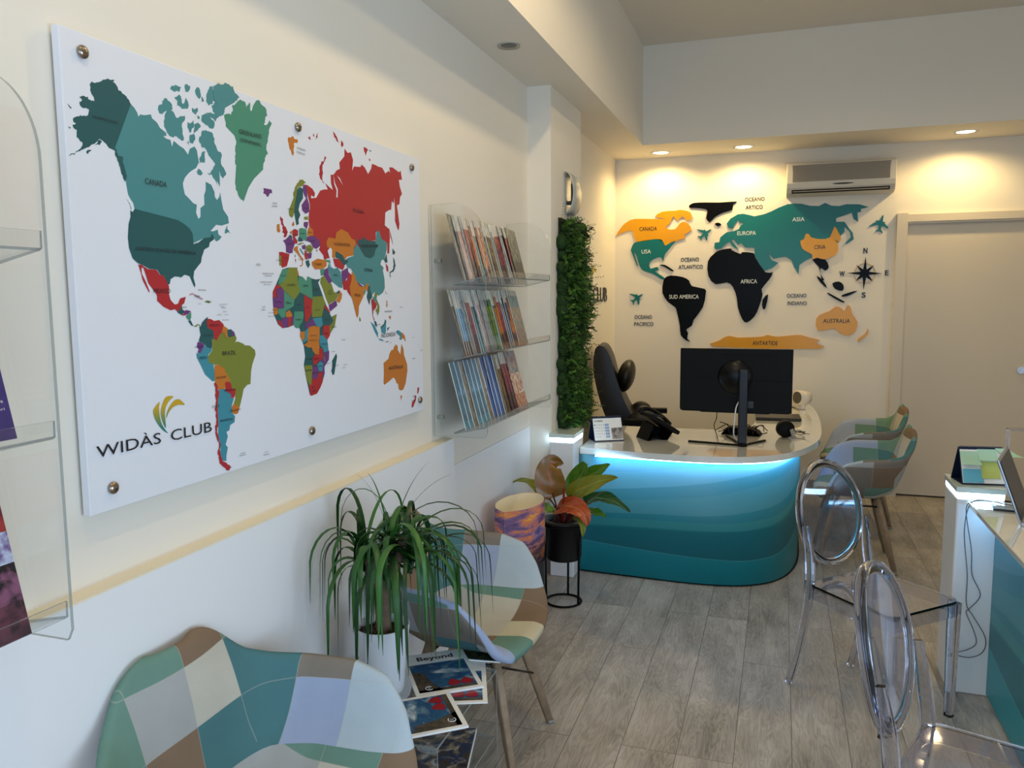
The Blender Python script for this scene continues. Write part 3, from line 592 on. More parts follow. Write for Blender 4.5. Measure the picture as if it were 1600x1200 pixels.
DECOR = {
 'canada':('Y',[(-1361,2115),(-1310,2194),(-1263,2231),(-1200,2252),(-1029,2245),(-936,2245),(-1029,2264),(-968,2304),(-861,2307),(-815,2313),(-740,2292),(-724,2241),(-761,2220),(-799,2259),(-844,2223),(-875,2262),(-905,2203),(-935,2181),(-920,2157),(-859,2155),(-829,2192),(-799,2214),(-753,2197),(-725,2143),(-782,2107),(-774,2077),(-812,2070),(-857,2053),(-888,2050),(-941,2020),(-957,2052),(-1027,2077),(-1183,2058),(-1215,2144),(-1262,2153),(-1326,2132)]),
 'usa':('T',[(-1183,2058),(-1027,2077),(-965,2067),(-941,2020),(-880,2049),(-857,2053),(-940,1951),(-955,1890),(-971,1921),(-1009,1922),(-1071,1885),(-1063,1830),(-1008,1845),(-993,1821),(-1024,1806),(-976,1775),(-937,1743),(-968,1739),(-1007,1767),(-1054,1792),(-1125,1816),(-1157,1863),(-1182,1942),(-1206,1973),(-1173,1864),(-1181,1864),(-1221,1966),(-1232,1990),(-1214,2036)]),
 'cuba':('K',[(-985,1860),(-939,1859),(-869,1812),(-884,1807),(-946,1844)]),
 'south_america':('K',[(-938,1751),(-892,1770),(-792,1756),(-738,1725),(-714,1679),(-608,1655),(-600,1609),(-621,1502),(-695,1394),(-709,1347),(-754,1316),(-739,1285),(-746,1238),(-719,1215),(-753,1223),(-800,1269),(-808,1347),(-833,1456),(-849,1502),(-912,1549),(-959,1627),(-952,1720)]),
 'greenland':('K',[(-748,2343),(-711,2364),(-621,2365),(-503,2359),(-365,2361),(-393,2340),(-400,2296),(-472,2276),(-538,2242),(-578,2203),(-607,2237),(-598,2289),(-620,2312),(-710,2324),(-740,2325)]),
 'iceland':('K',[(-537,2189),(-507,2196),(-485,2180),(-514,2166)]),
 'eurasia':('T',[(-537,1994),(-534,2032),(-497,2038),(-490,2076),(-440,2116),(-381,2124),(-345,2138),(-331,2167),(-303,2181),(-339,2193),(-351,2217),(-379,2176),(-393,2147),(-426,2148),(-441,2186),(-412,2225),(-355,2257),(-312,2260),(-268,2249),(-225,2236),(-154,2249),(-98,2269),(-42,2296),(27,2322),(83,2325),(138,2320),(194,2303),(262,2297),(309,2320),(357,2296),(412,2291),(465,2303),(558,2299),(625,2275),(572,2263),(573,2242),(547,2236),(556,2164),(522,2187),(507,2237),(454,2218),(394,2199),(395,2170),(456,2168),(491,2117),(519,2080),(528,2030),(475,1996),(468,2003),(507,2045),(499,2088),(457,2132),(459,2090),(420,2048),(352,2036),(272,2009),(247,1930),(220,1894),(166,1866),(132,1838),(127,1765),(90,1824),(68,1883),(25,1906),(-31,1900),(-66,1892),(-113,1943),(-80,1880),(-30,1859),(-72,1820),(-135,1796),(-172,1844),(-217,1926),(-216,1986),(-291,1988),(-321,2026),(-350,2012),(-380,2057),(-402,2050),(-356,1990),(-342,1974),(-390,1998),(-416,2041),(-452,2015),(-481,1985),(-525,1979)]),
 'china':('Y',[(133,2028),(160,2041),(173,2084),(201,2076),(215,2054),(284,2038),(352,2050),(383,2135),(412,2091),(433,2047),(421,2012),(373,2042),(407,2012),(416,1948),(391,1905),(317,1878),(262,1893),(228,1880),(226,1916),(191,1939),(149,1969)]),
 'indochina':('K',[(228,1880),(317,1885),(353,1819),(326,1790),(292,1813),(293,1762),(322,1718),(301,1725),(278,1820)]),
 'sumatra':('K',[(263,1748),(308,1718),(345,1652),(295,1696)]),
 'java':('K',[(353,1615),(478,1542),(450,1542),(367,1593)]),
 'borneo':('K',[(384,1688),(432,1702),(466,1672),(461,1629),(406,1644)]),
 'new_guinea':('K',[(456,1593),(509,1614),(569,1628),(510,1592),(465,1582)]),
 'africa':('K',[(-586,1882),(-539,1942),(-495,1971),(-407,1984),(-395,1968),(-326,1937),(-312,1951),(-225,1942),(-210,1904),(-128,1784),(-71,1783),(-98,1724),(-153,1650),(-145,1605),(-171,1500),(-205,1425),(-262,1376),(-300,1402),(-338,1501),(-347,1576),(-379,1667),(-431,1706),(-520,1692),(-580,1761)]),
 'madagascar':('K',[(-102,1605),(-120,1492),(-142,1492),(-144,1560)]),
 'australia':('Y',[(274,1410),(317,1447),(371,1469),(418,1506),(466,1484),(480,1462),(499,1512),(520,1505),(542,1440),(578,1382),(567,1309),(514,1272),(452,1293),(403,1330),(287,1310)]),
 'new_zealand':('Y',[(660,1331),(655,1280),(623,1251),(590,1224),(589,1250),(635,1287)]),
 'antarctica':('Y',[(-524,1171),(-481,1225),(-407,1264),(-333,1250),(-143,1259),(-100,1274),(-28,1260),(71,1270),(155,1276),(226,1255),(303,1236),(276,1210),(305,1163)]),
 'plane_mid':('T',[(-685,2157),(-647,2138),(-617,2122),(-595,2144),(-573,2149),(-570,2131),(-590,2112),(-605,2097),(-586,2064),(-593,2049),(-619,2083),(-634,2077),(-646,2053),(-658,2058),(-654,2081),(-676,2096),(-646,2098),(-632,2110)]),
}
WALL_TEXT = [
 ('CANADA',(-1.1599, 2.1485),(-1.012, 2.1482),0.0339),
 ('USA',(-1.1392, 1.9577),(-1.0595, 1.9588),0.0341),
 ('SUD AMERICA',(-0.9011, 1.5739),(-0.6552, 1.5738),0.0341),
 ('EUROPA',(-0.3557, 2.0879),(-0.2098, 2.0848),0.0327),
 ('ASIA',(0.0674, 2.1838),(0.1603, 2.1833),0.0319),
 ('CINA',(0.2388, 1.9607),(0.3237, 1.96),0.032),
 ('AFRICA',(-0.3207, 1.6952),(-0.1902, 1.6966),0.0331),
 ('AUSTRALIA',(0.3235, 1.3736),(0.524, 1.3771),0.0324),
 ('ANTARTIDE',(-0.2142, 1.1899),(-0.0165, 1.1922),0.0335),
 ('OCEANO',(-0.3025, 2.3587),(-0.1495, 2.3563),0.0309),
 ('ARTICO',(-0.2952, 2.2951),(-0.1621, 2.2926),0.031),
 ('OCEANO',(-0.8089, 1.8847),(-0.6606, 1.8847),0.0322),
 ('ATLANTICO',(-0.8278, 1.8238),(-0.628, 1.8247),0.0322),
 ('OCEANO',(0.0425, 1.5774),(0.1925, 1.5779),0.0312),
 ('INDIANO',(0.0499, 1.5165),(0.197, 1.5189),0.0312),
 ('OCEANO',(-1.1956, 1.403),(-1.0455, 1.4064),0.0332),
 ('PACIFICO',(-1.1983, 1.3428),(-1.0338, 1.3451),0.0333),
 ('N',(0.6022, 1.9186),(0.6313, 1.9207),0.0428),
 ('S',(0.6016, 1.5728),(0.6309, 1.5741),0.0433),
 ('W',(0.4328, 1.7423),(0.4734, 1.7432),0.0405),
 ('E',(0.7631, 1.7444),(0.7892, 1.7454),0.0398),
]

# ================================================================ THE ROOM
XW = -1.36      # upper left wall
YB = 6.90       # back wall
def struct(name, bm, m, smooth=False):
    return tag(obj(name, bm, m, smooth=smooth), kind='structure')
# floor: grey oak planks running away from the camera
fm = bpy.data.materials.new('oak_laminate'); fm.use_nodes = True; nt = fm.node_tree; b = nt.nodes['Principled BSDF']
tc = nt.nodes.new('ShaderNodeTexCoord'); sep = nt.nodes.new('ShaderNodeSeparateXYZ'); cmb = nt.nodes.new('ShaderNodeCombineXYZ')
nt.links.new(tc.outputs['Object'], sep.inputs[0])
ax = nt.nodes.new('ShaderNodeMath'); ax.operation = 'ADD'; ax.inputs[1].default_value = 0.5 + 0.193 * 40
nt.links.new(sep.outputs[0], ax.inputs[0]); ay = nt.nodes.new('ShaderNodeMath'); ay.operation = 'ADD'; ay.inputs[1].default_value = 20.35
nt.links.new(sep.outputs[1], ay.inputs[0])
nt.links.new(ay.outputs[0], cmb.inputs[0]); nt.links.new(ax.outputs[0], cmb.inputs[1])
br = nt.nodes.new('ShaderNodeTexBrick'); br.offset = 0.37; br.offset_frequency = 3; br.inputs['Scale'].default_value = 1
br.inputs['Brick Width'].default_value = 1.28; br.inputs['Row Height'].default_value = 0.193; br.inputs['Mortar Size'].default_value = 0.0013
br.inputs['Mortar Smooth'].default_value = 0.2; br.inputs['Bias'].default_value = 0.0
br.inputs['Color1'].default_value = (0, 0, 0, 1); br.inputs['Color2'].default_value = (1, 1, 1, 1); br.inputs['Mortar'].default_value = (0.5, 0.5, 0.5, 1)
nt.links.new(cmb.outputs[0], br.inputs['Vector'])
# per-plank offset of the grain
off = nt.nodes.new('ShaderNodeVectorMath'); off.operation = 'MULTIPLY_ADD'; off.inputs[1].default_value = (7, 13, 5)
nt.links.new(br.outputs['Color'], off.inputs[0]); nt.links.new(tc.outputs['Object'], off.inputs[2])
mp = nt.nodes.new('ShaderNodeMapping'); mp.inputs['Scale'].default_value = (9, 1.3, 1); nt.links.new(off.outputs[0], mp.inputs[0])
n1 = nt.nodes.new('ShaderNodeTexNoise'); n1.inputs['Scale'].default_value = 1.6; n1.inputs['Detail'].default_value = 5; n1.inputs['Distortion'].default_value = 1.4
nt.links.new(mp.outputs[0], n1.inputs['Vector'])
# rings: sine of the noise field gives cathedral figure
mu = nt.nodes.new('ShaderNodeMath'); mu.operation = 'MULTIPLY'; mu.inputs[1].default_value = 70; nt.links.new(n1.outputs['Fac'], mu.inputs[0])
si = nt.nodes.new('ShaderNodeMath'); si.operation = 'SINE'; nt.links.new(mu.outputs[0], si.inputs[0])
mp2 = nt.nodes.new('ShaderNodeMapping'); mp2.inputs['Scale'].default_value = (160, 6, 1); nt.links.new(off.outputs[0], mp2.inputs[0])
n2 = nt.nodes.new('ShaderNodeTexNoise'); n2.inputs['Scale'].default_value = 1; n2.inputs['Detail'].default_value = 3; nt.links.new(mp2.outputs[0], n2.inputs['Vector'])
n3 = nt.nodes.new('ShaderNodeTexNoise'); n3.inputs['Scale'].default_value = 3.2; n3.inputs['Detail'].default_value = 4
mp3 = nt.nodes.new('ShaderNodeMapping'); mp3.inputs['Scale'].default_value = (2.5, 0.9, 1); nt.links.new(off.outputs[0], mp3.inputs[0]); nt.links.new(mp3.outputs[0], n3.inputs['Vector'])
def lin(x, k, c):
    m1 = nt.nodes.new('ShaderNodeMath'); m1.operation = 'MULTIPLY_ADD'; m1.inputs[1].default_value = k; m1.inputs[2].default_value = c
    nt.links.new(x, m1.inputs[0]); return m1.outputs[0]
def addn(a, c):
    m1 = nt.nodes.new('ShaderNodeMath'); m1.operation = 'ADD'; nt.links.new(a, m1.inputs[0]); nt.links.new(c, m1.inputs[1]); return m1.outputs[0]
tot = addn(addn(lin(si.outputs[0], 0.085, 0), lin(n2.outputs['Fac'], 0.28, -0.14)), addn(lin(n3.outputs['Fac'], 0.85, 0.09), lin(br.outputs['Fac'], 0, 0)))
sb = nt.nodes.new('ShaderNodeSeparateColor'); nt.links.new(br.outputs['Color'], sb.inputs[0])
tot = addn(tot, lin(sb.outputs[0], 0.10, -0.03))
cr = nt.nodes.new('ShaderNodeValToRGB'); e = cr.color_ramp.elements
e[0].position = 0.22; e[0].color = srgb('6E675F'); e[1].position = 0.78; e[1].color = srgb('BDB7AF')
x = e.new(0.42); x.color = srgb('948D84'); x = e.new(0.58); x.color = srgb('A69F96')
nt.links.new(tot, cr.inputs[0])
mx = nt.nodes.new('ShaderNodeMix'); mx.data_type = 'RGBA'; mx.inputs[7].default_value = srgb('4A443E')
nt.links.new(br.outputs['Fac'], mx.inputs[0]); nt.links.new(cr.outputs[0], mx.inputs[6]); nt.links.new(mx.outputs[2], b.inputs['Base Color'])
b.inputs['Roughness'].default_value = 0.42
bp = nt.nodes.new('ShaderNodeBump'); bp.inputs['Strength'].default_value = 0.15; bp.inputs['Distance'].default_value = 0.002
nt.links.new(n2.outputs['Fac'], bp.inputs['Height']); nt.links.new(bp.outputs[0], b.inputs['Normal'])
bm = NB(); box2(bm, (-1.5, -1.6, -0.05), (3.7, 7.1, 0)); struct('floor', bm, fm)

ZS = 2.749; ZC = 3.48; XS = -1.04; YS = 6.285
bm = NB()
box2(bm, (-1.6, -1.6, -0.05), (XW, 4.35, ZS)); box2(bm, (-1.6, 4.35, -0.05), (-1.37, YB, ZS))
struct('wall_left', bm, WALL)
bm = NB(); box2(bm, (-1.6, YB, -0.05), (0.865, 7.1, ZS)); box2(bm, (0.865, YB, 2.165), (1.865, 7.1, ZS)); box2(bm, (1.865, YB, -0.05), (3.7, 7.1, ZS))
struct('wall_back', bm, WALL)
bm = NB(); box2(bm, (3.5, -1.6, -0.05), (3.7, -1.3, ZC)); box2(bm, (3.5, 1.3, -0.05), (3.7, YB, ZC)); box2(bm, (3.5, -1.3, 2.35), (3.7, 1.3, ZC)); box2(bm, (3.5, -1.3, -0.05), (3.7, 1.3, 0.12)); struct('wall_right', bm, WALL)  # opening left for the added side window
bm = NB()
box2(bm, (-1.6, -1.75, -0.05), (-1.2, -1.6, ZC)); box2(bm, (3.0, -1.75, -0.05), (3.7, -1.6, ZC)); box2(bm, (-1.2, -1.75, 2.7), (3.0, -1.6, ZC)); box2(bm, (-1.2, -1.75, -0.05), (3.0, -1.6, 0.2))
struct('wall_front', bm, WALL)
bm = NB(); box2(bm, (-1.6, -1.75, ZC), (3.7, 7.1, ZC + 0.1)); struct('ceiling', bm, CEILM)
bm = NB()
box2(bm, (-1.6, -1.6, ZS), (XS, 7.1, ZC)); struct('trim_1', bm, WALL)       # lowered strip over the left wall
bm = NB(); box2(bm, (XS, YS, ZS), (3.6, 7.1, ZC)); struct('trim_2', bm, WALL)  # lowered strip over the back wall
# pillar, lower wall with its ledge
bm = NB(); box2(bm, (-1.45, 4.35, 0), (-1.225, 5.05, ZS)); struct('wall_pillar', bm, WALL)
bm = NB(); box2(bm, (-1.40, -1.6, 0), (-1.31, 3.115, 0.9985)); o = struct('wall_lower', bm, WAIN)
bm = NB(); box2(bm, (-1.40, -1.6, 0.9985), (-1.31, 3.115, 1.003)); struct('trim_3', bm, LEDGE)
bm = NB(); box2(bm, (XW - 0.01, 3.115, 0.0), (XW + 0.006, 4.35, 0.86)); struct('trim_4', bm, WAIN)
bm = NB(); box2(bm, (-1.354, 3.12, 0), (-1.34, 4.35, 0.085)); box2(bm, (-1.354, 4.336, 0), (-1.225, 4.352, 0.085)); box2(bm, (-1.31, -1.6, 0), (-1.298, 3.115, 0.085))
struct('baseboard_left', bm, BASEB)
bm = NB(); box2(bm, (-1.37, YB - 0.014, 0), (0.83, YB, 0.085)); struct('baseboard_back', bm, BASEB)
# sliding door with its frame
DOORM = mat('door_paint', 'D8CDBA', 0.45)
bm = NB(); box2(bm, (0.83, YB - 0.045, 0), (0.905, YB + 0.02, 2.215)); box2(bm, (1.825, YB - 0.045, 0), (1.90, YB + 0.02, 2.215))
box2(bm, (0.905, YB - 0.035, 2.150), (1.825, YB + 0.02, 2.205)); box2(bm, (0.905, YB - 0.02, 2.135), (1.825, YB + 0.0, 2.150)); struct('trim_5', bm, DOORM)
bm = NB(); box2(bm, (0.907, YB + 0.012, 0.012), (1.823, YB + 0.05, 2.15)); d1 = struct('door_1', bm, DOORM)
bm = NB(); cyl(bm, (1.727, YB - 0.004, 1.022), (1.727, YB + 0.012, 1.022), 0.026); cyl(bm, (1.727, YB - 0.014, 1.022), (1.727, YB - 0.004, 1.022), 0.012); obj('door_handle', bm, CHROME, d1)
bm = NB(); box2(bm, (0.907, YB + 0.06, 0), (1.823, YB + 0.1, 2.2)); struct('wall_door_pocket', bm, BLACK)
# shop window behind the camera
bm = NB()
for x in (-1.2, 0.2, 1.6, 2.94): box2(bm, (x, -1.72, 0.2), (x + 0.06, -1.64, 2.7))
box2(bm, (-1.2, -1.72, 0.2), (3.0, -1.64, 0.26)); box2(bm, (-1.2, -1.72, 2.64), (3.0, -1.64, 2.7)); struct('window_1', bm, ALU)
bm = NB()
for y in (-1.3, -0.03, 1.24): box2(bm, (3.56, y, 0.12), (3.62, y + 0.06, 2.35))
box2(bm, (3.56, -1.3, 0.12), (3.62, 1.3, 0.18)); box2(bm, (3.56, -1.3, 2.29), (3.62, 1.3, 2.35)); struct('window_2', bm, ALU)  # unseen window, added to go with the extra light from the right

# downlights
LAMPON = mat('lamp_glow', 'FFF2DC', 0.5, emit='FFE2B0', estr=6)
def downlight(x, y, z, lit, label, group=None):
    k = 1.55 if lit else 1.0
    t = thing('recessed_downlight', label, 'ceiling light', (x, y, z), 0, group)
    bm = NB(); lathe(bm, [(0.036 * k, 0.0), (0.052 * k, -0.006), (0.054 * k, 0.0)], cap0=False, cap1=False, n=40); obj('trim_ring', bm, WHITE if lit else mat('ring_chrome', 'BDBDB8', 0.3, metal=0.6), t, True)
    bm = NB(); lathe(bm, [(0.038 * k, -0.0015), (0.02 * k, -0.003), (0.001, -0.0035)], cap0=False, n=32)
    obj('lamp_face', bm, LAMPON if lit else mat('lamp_off', '5A5850', 0.3), t, True)
    return t
names = ['leftmost lit round downlight over the back wall, above the black Greenland cutout', 'lit round downlight over the back wall, left of the air conditioner',
         'lit round downlight over the back wall, right of the air conditioner above the door']
for (lx, ly), nm in zip(BACK_SPOTS, names): downlight(lx, ly, ZS, True, nm)
downlight(-1.218, 3.618, ZS, False, 'unlit grey round downlight in the lowered ceiling strip along the left wall')
for lx, ly in CEIL_LAMPS:
    t = thing('ceiling_downlight', 'warm round ceiling lamp of the high ceiling, outside the picture', 'ceiling light', (lx, ly, ZC), 0, 'lamps of the high ceiling')
    bm = NB(); lathe(bm, [(0.05, 0.0), (0.07, -0.01), (0.072, 0.0)], cap0=False, cap1=False, n=24); obj('trim_ring', bm, WHITE, t, True)

# ================================================================ MAP BOARD
exec_board = True
PX = -1.3325                                   # printed face of the board
board = thing('world_map_board', 'large white world map panel with coloured countries, held on the left wall by round studs', 'map', (PX, 2.055, 1.64))
def onboard(u, v, w=0.0): return Vector((w, u - 2.055, v - 1.64))
BOARDM = mat('board_white', 'E6E8EE', 0.4)
bm = NB(); box2(bm, (-0.019, 1.243 - 2.055, 1.158 - 1.64), (0, 2.868 - 2.055, 2.129 - 1.64)); bevel(obj('panel', bm, BOARDM, board), 0.0015, 2)
MCOL = {'DT': '24585A', 'T': '4A8A8C', 'G': '4A8E74', 'R': 'B02A30', 'P': '6C3A78', 'O': '7C8434', 'Or': 'C4752A', 'B': '3E8C9C', 'W': 'E6E8EE', 'KP': 'C29AA4'}
MAPM = {k: mat('map_ink_' + n, MCOL[k], 0.45) for k, n in (('DT', 'dark_teal'), ('T', 'teal'), ('G', 'green'), ('R', 'red'), ('P', 'purple'), ('O', 'olive'), ('Or', 'orange'), ('B', 'blue'), ('W', 'white'), ('KP', 'pink'))}
rng = random.Random(5)
def jag(poly, amp=0.16, mx=0.035):
    out = []
    n = len(poly)
    for i in range(n):
        a = Vector(poly[i]); b_ = Vector(poly[(i + 1) % n]); d = b_ - a; L = d.length
        seg = [a, b_]
        if 0.006 < L < mx:
            for it in range(3 if L > 0.018 else 2):
                new = []
                for p, q in zip(seg, seg[1:]):
                    nrm = Vector((-(q - p).y, (q - p).x))
                    new += [p, (p + q) / 2 + nrm * rng.uniform(-amp, amp) * 1.3]
                seg = new + [seg[-1]]
        out += seg[:-1]
    return [(p.x, p.y) for p in out]
def selfcross(p):
    n = len(p)
    def o(a, b_, c): return (b_[0] - a[0]) * (c[1] - a[1]) - (b_[1] - a[1]) * (c[0] - a[0])
    for i in range(n):
        a, b_ = p[i], p[(i + 1) % n]; x0, x1 = min(a[0], b_[0]), max(a[0], b_[0]); y0, y1 = min(a[1], b_[1]), max(a[1], b_[1])
        for j in range(i + 2, n):
            if i == 0 and j == n - 1: continue
            c, d = p[j], p[(j + 1) % n]
            if max(c[0], d[0]) < x0 or min(c[0], d[0]) > x1 or max(c[1], d[1]) < y0 or min(c[1], d[1]) > y1: continue
            if o(a, b_, c) * o(a, b_, d) < 0 and o(c, d, a) * o(c, d, b_) < 0: return True
    return False
bm = NB(); keys = list(MAPM)
for idx, (layer, key, jg, pts) in enumerate(MAP_PRINT):
    if key.startswith('LG'): continue
    poly = [(a / 10000, c / 10000) for a, c in pts]
    if jg:
        base = poly
        for attempt in range(6):
            poly = jag(base, 0.16 - 0.025 * attempt)
            if not selfcross(poly): break
        else: poly = base
    w = 0.0003 + 0.00045 * layer + 0.000002 * idx
    prism(bm, poly, lambda u, v, ww: onboard(u, v, w), 0, keys.index(key))
map_bm = bm
# logo leaves with a gradient from yellow to teal
lg = bpy.data.materials.new('logo_gradient'); lg.use_nodes = True; nt = lg.node_tree
tc = nt.nodes.new('ShaderNodeTexCoord'); sp = nt.nodes.new('ShaderNodeSeparateXYZ'); r = nt.nodes.new('ShaderNodeValToRGB')
nt.links.new(tc.outputs['Generated'], sp.inputs[0]); nt.links.new(sp.outputs[2], r.inputs[0]); e = r.color_ramp.elements
e[0].position = 0.15; e[0].color = srgb('0C7A74'); e[1].position = 0.75; e[1].color = srgb('C9A423'); x = e.new(0.45); x.color = srgb('7C8F4C')
nt.links.new(r.outputs[0], nt.nodes['Principled BSDF'].inputs['Base Color'])
leafs = [[(a / 10000, c / 10000) for a, c in pts] for layer, key, jg, pts in MAP_PRINT if key.startswith('LG')]
def smooth2(poly, n=4): return [(p.x, p.y) for p in smooth_path([(a, c, 0) for a, c in poly], n, True)]
bm = NB()
for L_ in leafs: prism(bm, smooth2(L_), lambda u, v, ww: onboard(u, v, 0.0008), 0)
obj('logo_leaves', bm, lg, board)
bm = map_bm
for s, p, q, h in MAP_LABELS:
    d = Vector((q[0] - p[0], q[1] - p[1])); L = d.length; ang = math.atan2(d.y, d.x)
    c0, s0 = cos(ang), sin(ang)
    text(bm, s, lambda u, v, w: onboard(p[0] + u * c0 - (v - h / 2) * s0, p[1] + u * s0 + (v - h / 2) * c0, 0.0026), L, h * 0.95, 0.0, mi=len(keys))
bmesh.ops.recalc_face_normals(bm, faces=bm.faces)
for f in bm.faces:
    if f.normal.x < 0: f.normal_flip()
obj('map_print', bm, [MAPM[k] for k in keys] + [mat('map_lettering', '2A2830', 0.5)], board)
for s, p, q, h in BOARD_LOGO:
    bm = NB()
    text(bm, s, lambda u, v, w: onboard(p[0] + u, p[1] + v, 0.0028), q[0] - p[0], h * 0.9, 0.0, hbox='WID')
    obj('logo_lettering', bm, INK, board)
for y_, z_ in ((1.294, 2.09), (2.045, 2.089), (2.794, 2.086), (2.826, 1.202), (2.062, 1.204), (1.302, 1.205)):
    bm = NB(); cyl(bm, onboard(y_, z_, -0.027), onboard(y_, z_, 0.004), 0.008, n=16); ball(bm, onboard(y_, z_, 0.005), 0.0135, (0.55, 1, 1), 16); obj('stud', bm, BRASS, board, True)

# ================================================================ BACK WALL DECOR
DC = {'T': mat('teal_acrylic', '0A6E72', 0.22), 'Y': mat('yellow_acrylic', 'D99A12', 0.25), 'K': mat('black_acrylic', '060708', 0.3, spec=0.12)}
TXW = mat('white_lettering', 'DCE4E4', 0.4); TXK = mat('black_lettering', '17151A', 0.35)
FY = YB - 0.009
def onwall(cx, cz): return lambda u, v, w: Vector((u - cx, -w, v - cz))
LAB = {'canada': ('continent_cutout', 'orange-yellow CANADA cutout at the upper left of the back wall map'), 'usa': ('continent_cutout', 'teal USA cutout below the yellow CANADA piece'),
 'cuba': ('island_cutout', 'thin black island strip right of the teal USA cutout'), 'south_america': ('continent_cutout', 'black SUD AMERICA cutout tapering to a point on the back wall'),
 'greenland': ('continent_cutout', 'black cutout left of the words OCEANO ARTICO, shape of Greenland'), 'iceland': ('island_cutout', 'tiny black island cutout just left of the teal EUROPA'),
 'eurasia': ('continent_cutout', 'wide teal cutout lettered EUROPA and ASIA under the air conditioner'), 'china': ('continent_cutout', 'yellow CINA cutout laid on the teal Asia'),
 'indochina': ('continent_cutout', 'black cutout hanging directly below the yellow CINA piece'), 'sumatra': ('island_cutout', 'small slanted black island left of the rounded black Borneo'),
 'java': ('island_cutout', 'long thin black island strip above the yellow AUSTRALIA'), 'borneo': ('island_cutout', 'rounded black island cutout southwest of the compass'),
 'new_guinea': ('island_cutout', 'narrow black island cutout just left of the compass letter S'), 'africa': ('continent_cutout', 'large glossy black AFRICA cutout in the middle of the back wall map'),
 'madagascar': ('island_cutout', 'small black island cutout right of the AFRICA tip'), 'australia': ('continent_cutout', 'yellow AUSTRALIA cutout at the lower right of the back wall map'),
 'new_zealand': ('island_cutout', 'small yellow island cutout right of and below AUSTRALIA'), 'antarctica': ('continent_cutout', 'long yellow ANTARTIDE cutout just above the monitor')}
DOBJ = {}
def smoothc(poly): return poly if len(poly) > 70 else smooth2(poly, 2)
for k, (c, pts) in DECOR.items():
    if k.startswith('plane'): continue
    poly = [(a / 1000, z / 1000) for a, z in pts]
    cx = sum(p[0] for p in poly) / len(poly); cz = sum(p[1] for p in poly) / len(poly)
    th = 0.015 if k == 'china' else 0.010
    bm = NB(); prism(bm, smoothc(poly), onwall(cx, cz), th); bmesh.ops.recalc_face_normals(bm, faces=bm.faces)
    nm, lb = LAB[k]; o = obj(nm, bm, DC[c]); o.location = (cx, YB - 0.001, cz); tag(o, lb, 'wall decoration'); DOBJ[k] = (o, cx, cz, th)
host = {'CANADA': 'canada', 'USA': 'usa', 'SUD AMERICA': 'south_america', 'EUROPA': 'eurasia', 'ASIA': 'eurasia', 'CINA': 'china', 'AFRICA': 'africa', 'AUSTRALIA': 'australia', 'ANTARTIDE': 'antarctica'}
pend = []; compass_letters = []
for s, p, q, h in WALL_TEXT:
    w = q[0] - p[0]; sl = (q[1] - p[1]) / w * 0.4
    if s in host:
        o, cx, cz, th = DOBJ[host[s]]
        bm = NB(); text(bm, s, lambda u, v, ww: Vector((p[0] + u - cx, -th - ww, p[1] + v + u * sl - cz)), w, h, 0.006, 0.001)
        obj('lettering', bm, TXK if s in ('CANADA', 'CINA', 'AUSTRALIA', 'ANTARTIDE') else TXW, o)
    elif len(s) == 1: compass_letters.append((s, p, q, h))
    else: pend.append((s, p, q, h))
for i in range(0, len(pend), 2):
    (s1, p1, q1, h1), (s2, p2, q2, h2) = pend[i], pend[i + 1]
    cx, cz = p1; wt = thing('wall_lettering', 'black raised wall lettering reading %s %s' % (s1, s2), 'lettering', (cx, YB - 0.001, cz))
    for s, p, q, h in ((s1, p1, q1, h1), (s2, p2, q2, h2)):
        bm = NB()
        text(bm, s, lambda u, v, ww: Vector((p[0] + u - cx, -ww, p[1] + v - cz)), q[0] - p[0], h, 0.006, 0.002); obj('word', bm, TXK, wt)
# aeroplanes
PL = [(480, 460), (585, 490), (590, 462), (605, 492), (645, 497), (683, 495), (692, 463), (703, 500), (740, 530), (850, 480), (875, 490), (780, 580), (770, 610), (803, 640), (768, 655), (770, 760), (750, 800), (730, 780), (700, 650), (620, 700), (605, 790), (590, 795), (570, 710), (500, 660), (510, 650), (580, 665), (640, 600), (640, 570), (490, 485)]
k = 0.0002915
for (cx, cz, rot, lb) in ((-0.624, 2.102, 0, 'teal aeroplane cutout between CANADA and the black Greenland'), (-1.1845, 1.574, 0, 'teal aeroplane cutout above the words OCEANO PACIFICO'), (0.7153, 2.1306, 42, 'teal aeroplane cutout right of ASIA, above the compass')):
    c0, s0 = cos(radians(rot)), sin(radians(rot)); sc = k * (1.12 if rot else 1)
    poly = [((x - 670) * sc, -(y - 625) * sc) for x, y in PL]; poly = [(x * c0 - y * s0, x * s0 + y * c0) for x, y in poly]
    bm = NB(); prism(bm, poly, lambda u, v, w: Vector((u, -w, v)), 0.008); bmesh.ops.recalc_face_normals(bm, faces=bm.faces)
    o = obj('aeroplane_cutout', bm, DC['T']); o.location = (cx, YB - 0.001, cz); tag(o, lb, 'wall decoration')
# compass rose
cp = thing('compass_rose', 'black eight-pointed compass rose in a thin gold ring with letters N E S W', 'wall decoration', (0.6172, YB, 1.7639))
bm = NB(); R1, R2, r0 = 0.128, 0.09, 0.026; poly = []
for i in range(16):
    a = radians(90 - i * 22.5 - 1.5); rr = r0 + 0.006 if i % 2 else (R1 if i % 4 == 0 else R2); poly.append((rr * cos(a), rr * sin(a)))
prism(bm, poly, lambda u, v, w: Vector((u, -w - 0.003, v)), 0.006); bmesh.ops.recalc_face_normals(bm, faces=bm.faces); obj('star', bm, DC['K'], cp)
bm = NB(); sweep(bm, [(0.076 * cos(a), -0.003, 0.076 * sin(a)) for a in [2 * pi * i / 64 for i in range(64)]], rrect(0.004, 0.004, 0.001, 1), up=(0, 1, 0), closed=True); obj('ring', bm, mat('gold_ring', 'C09030', 0.3, metal=0.5), cp)
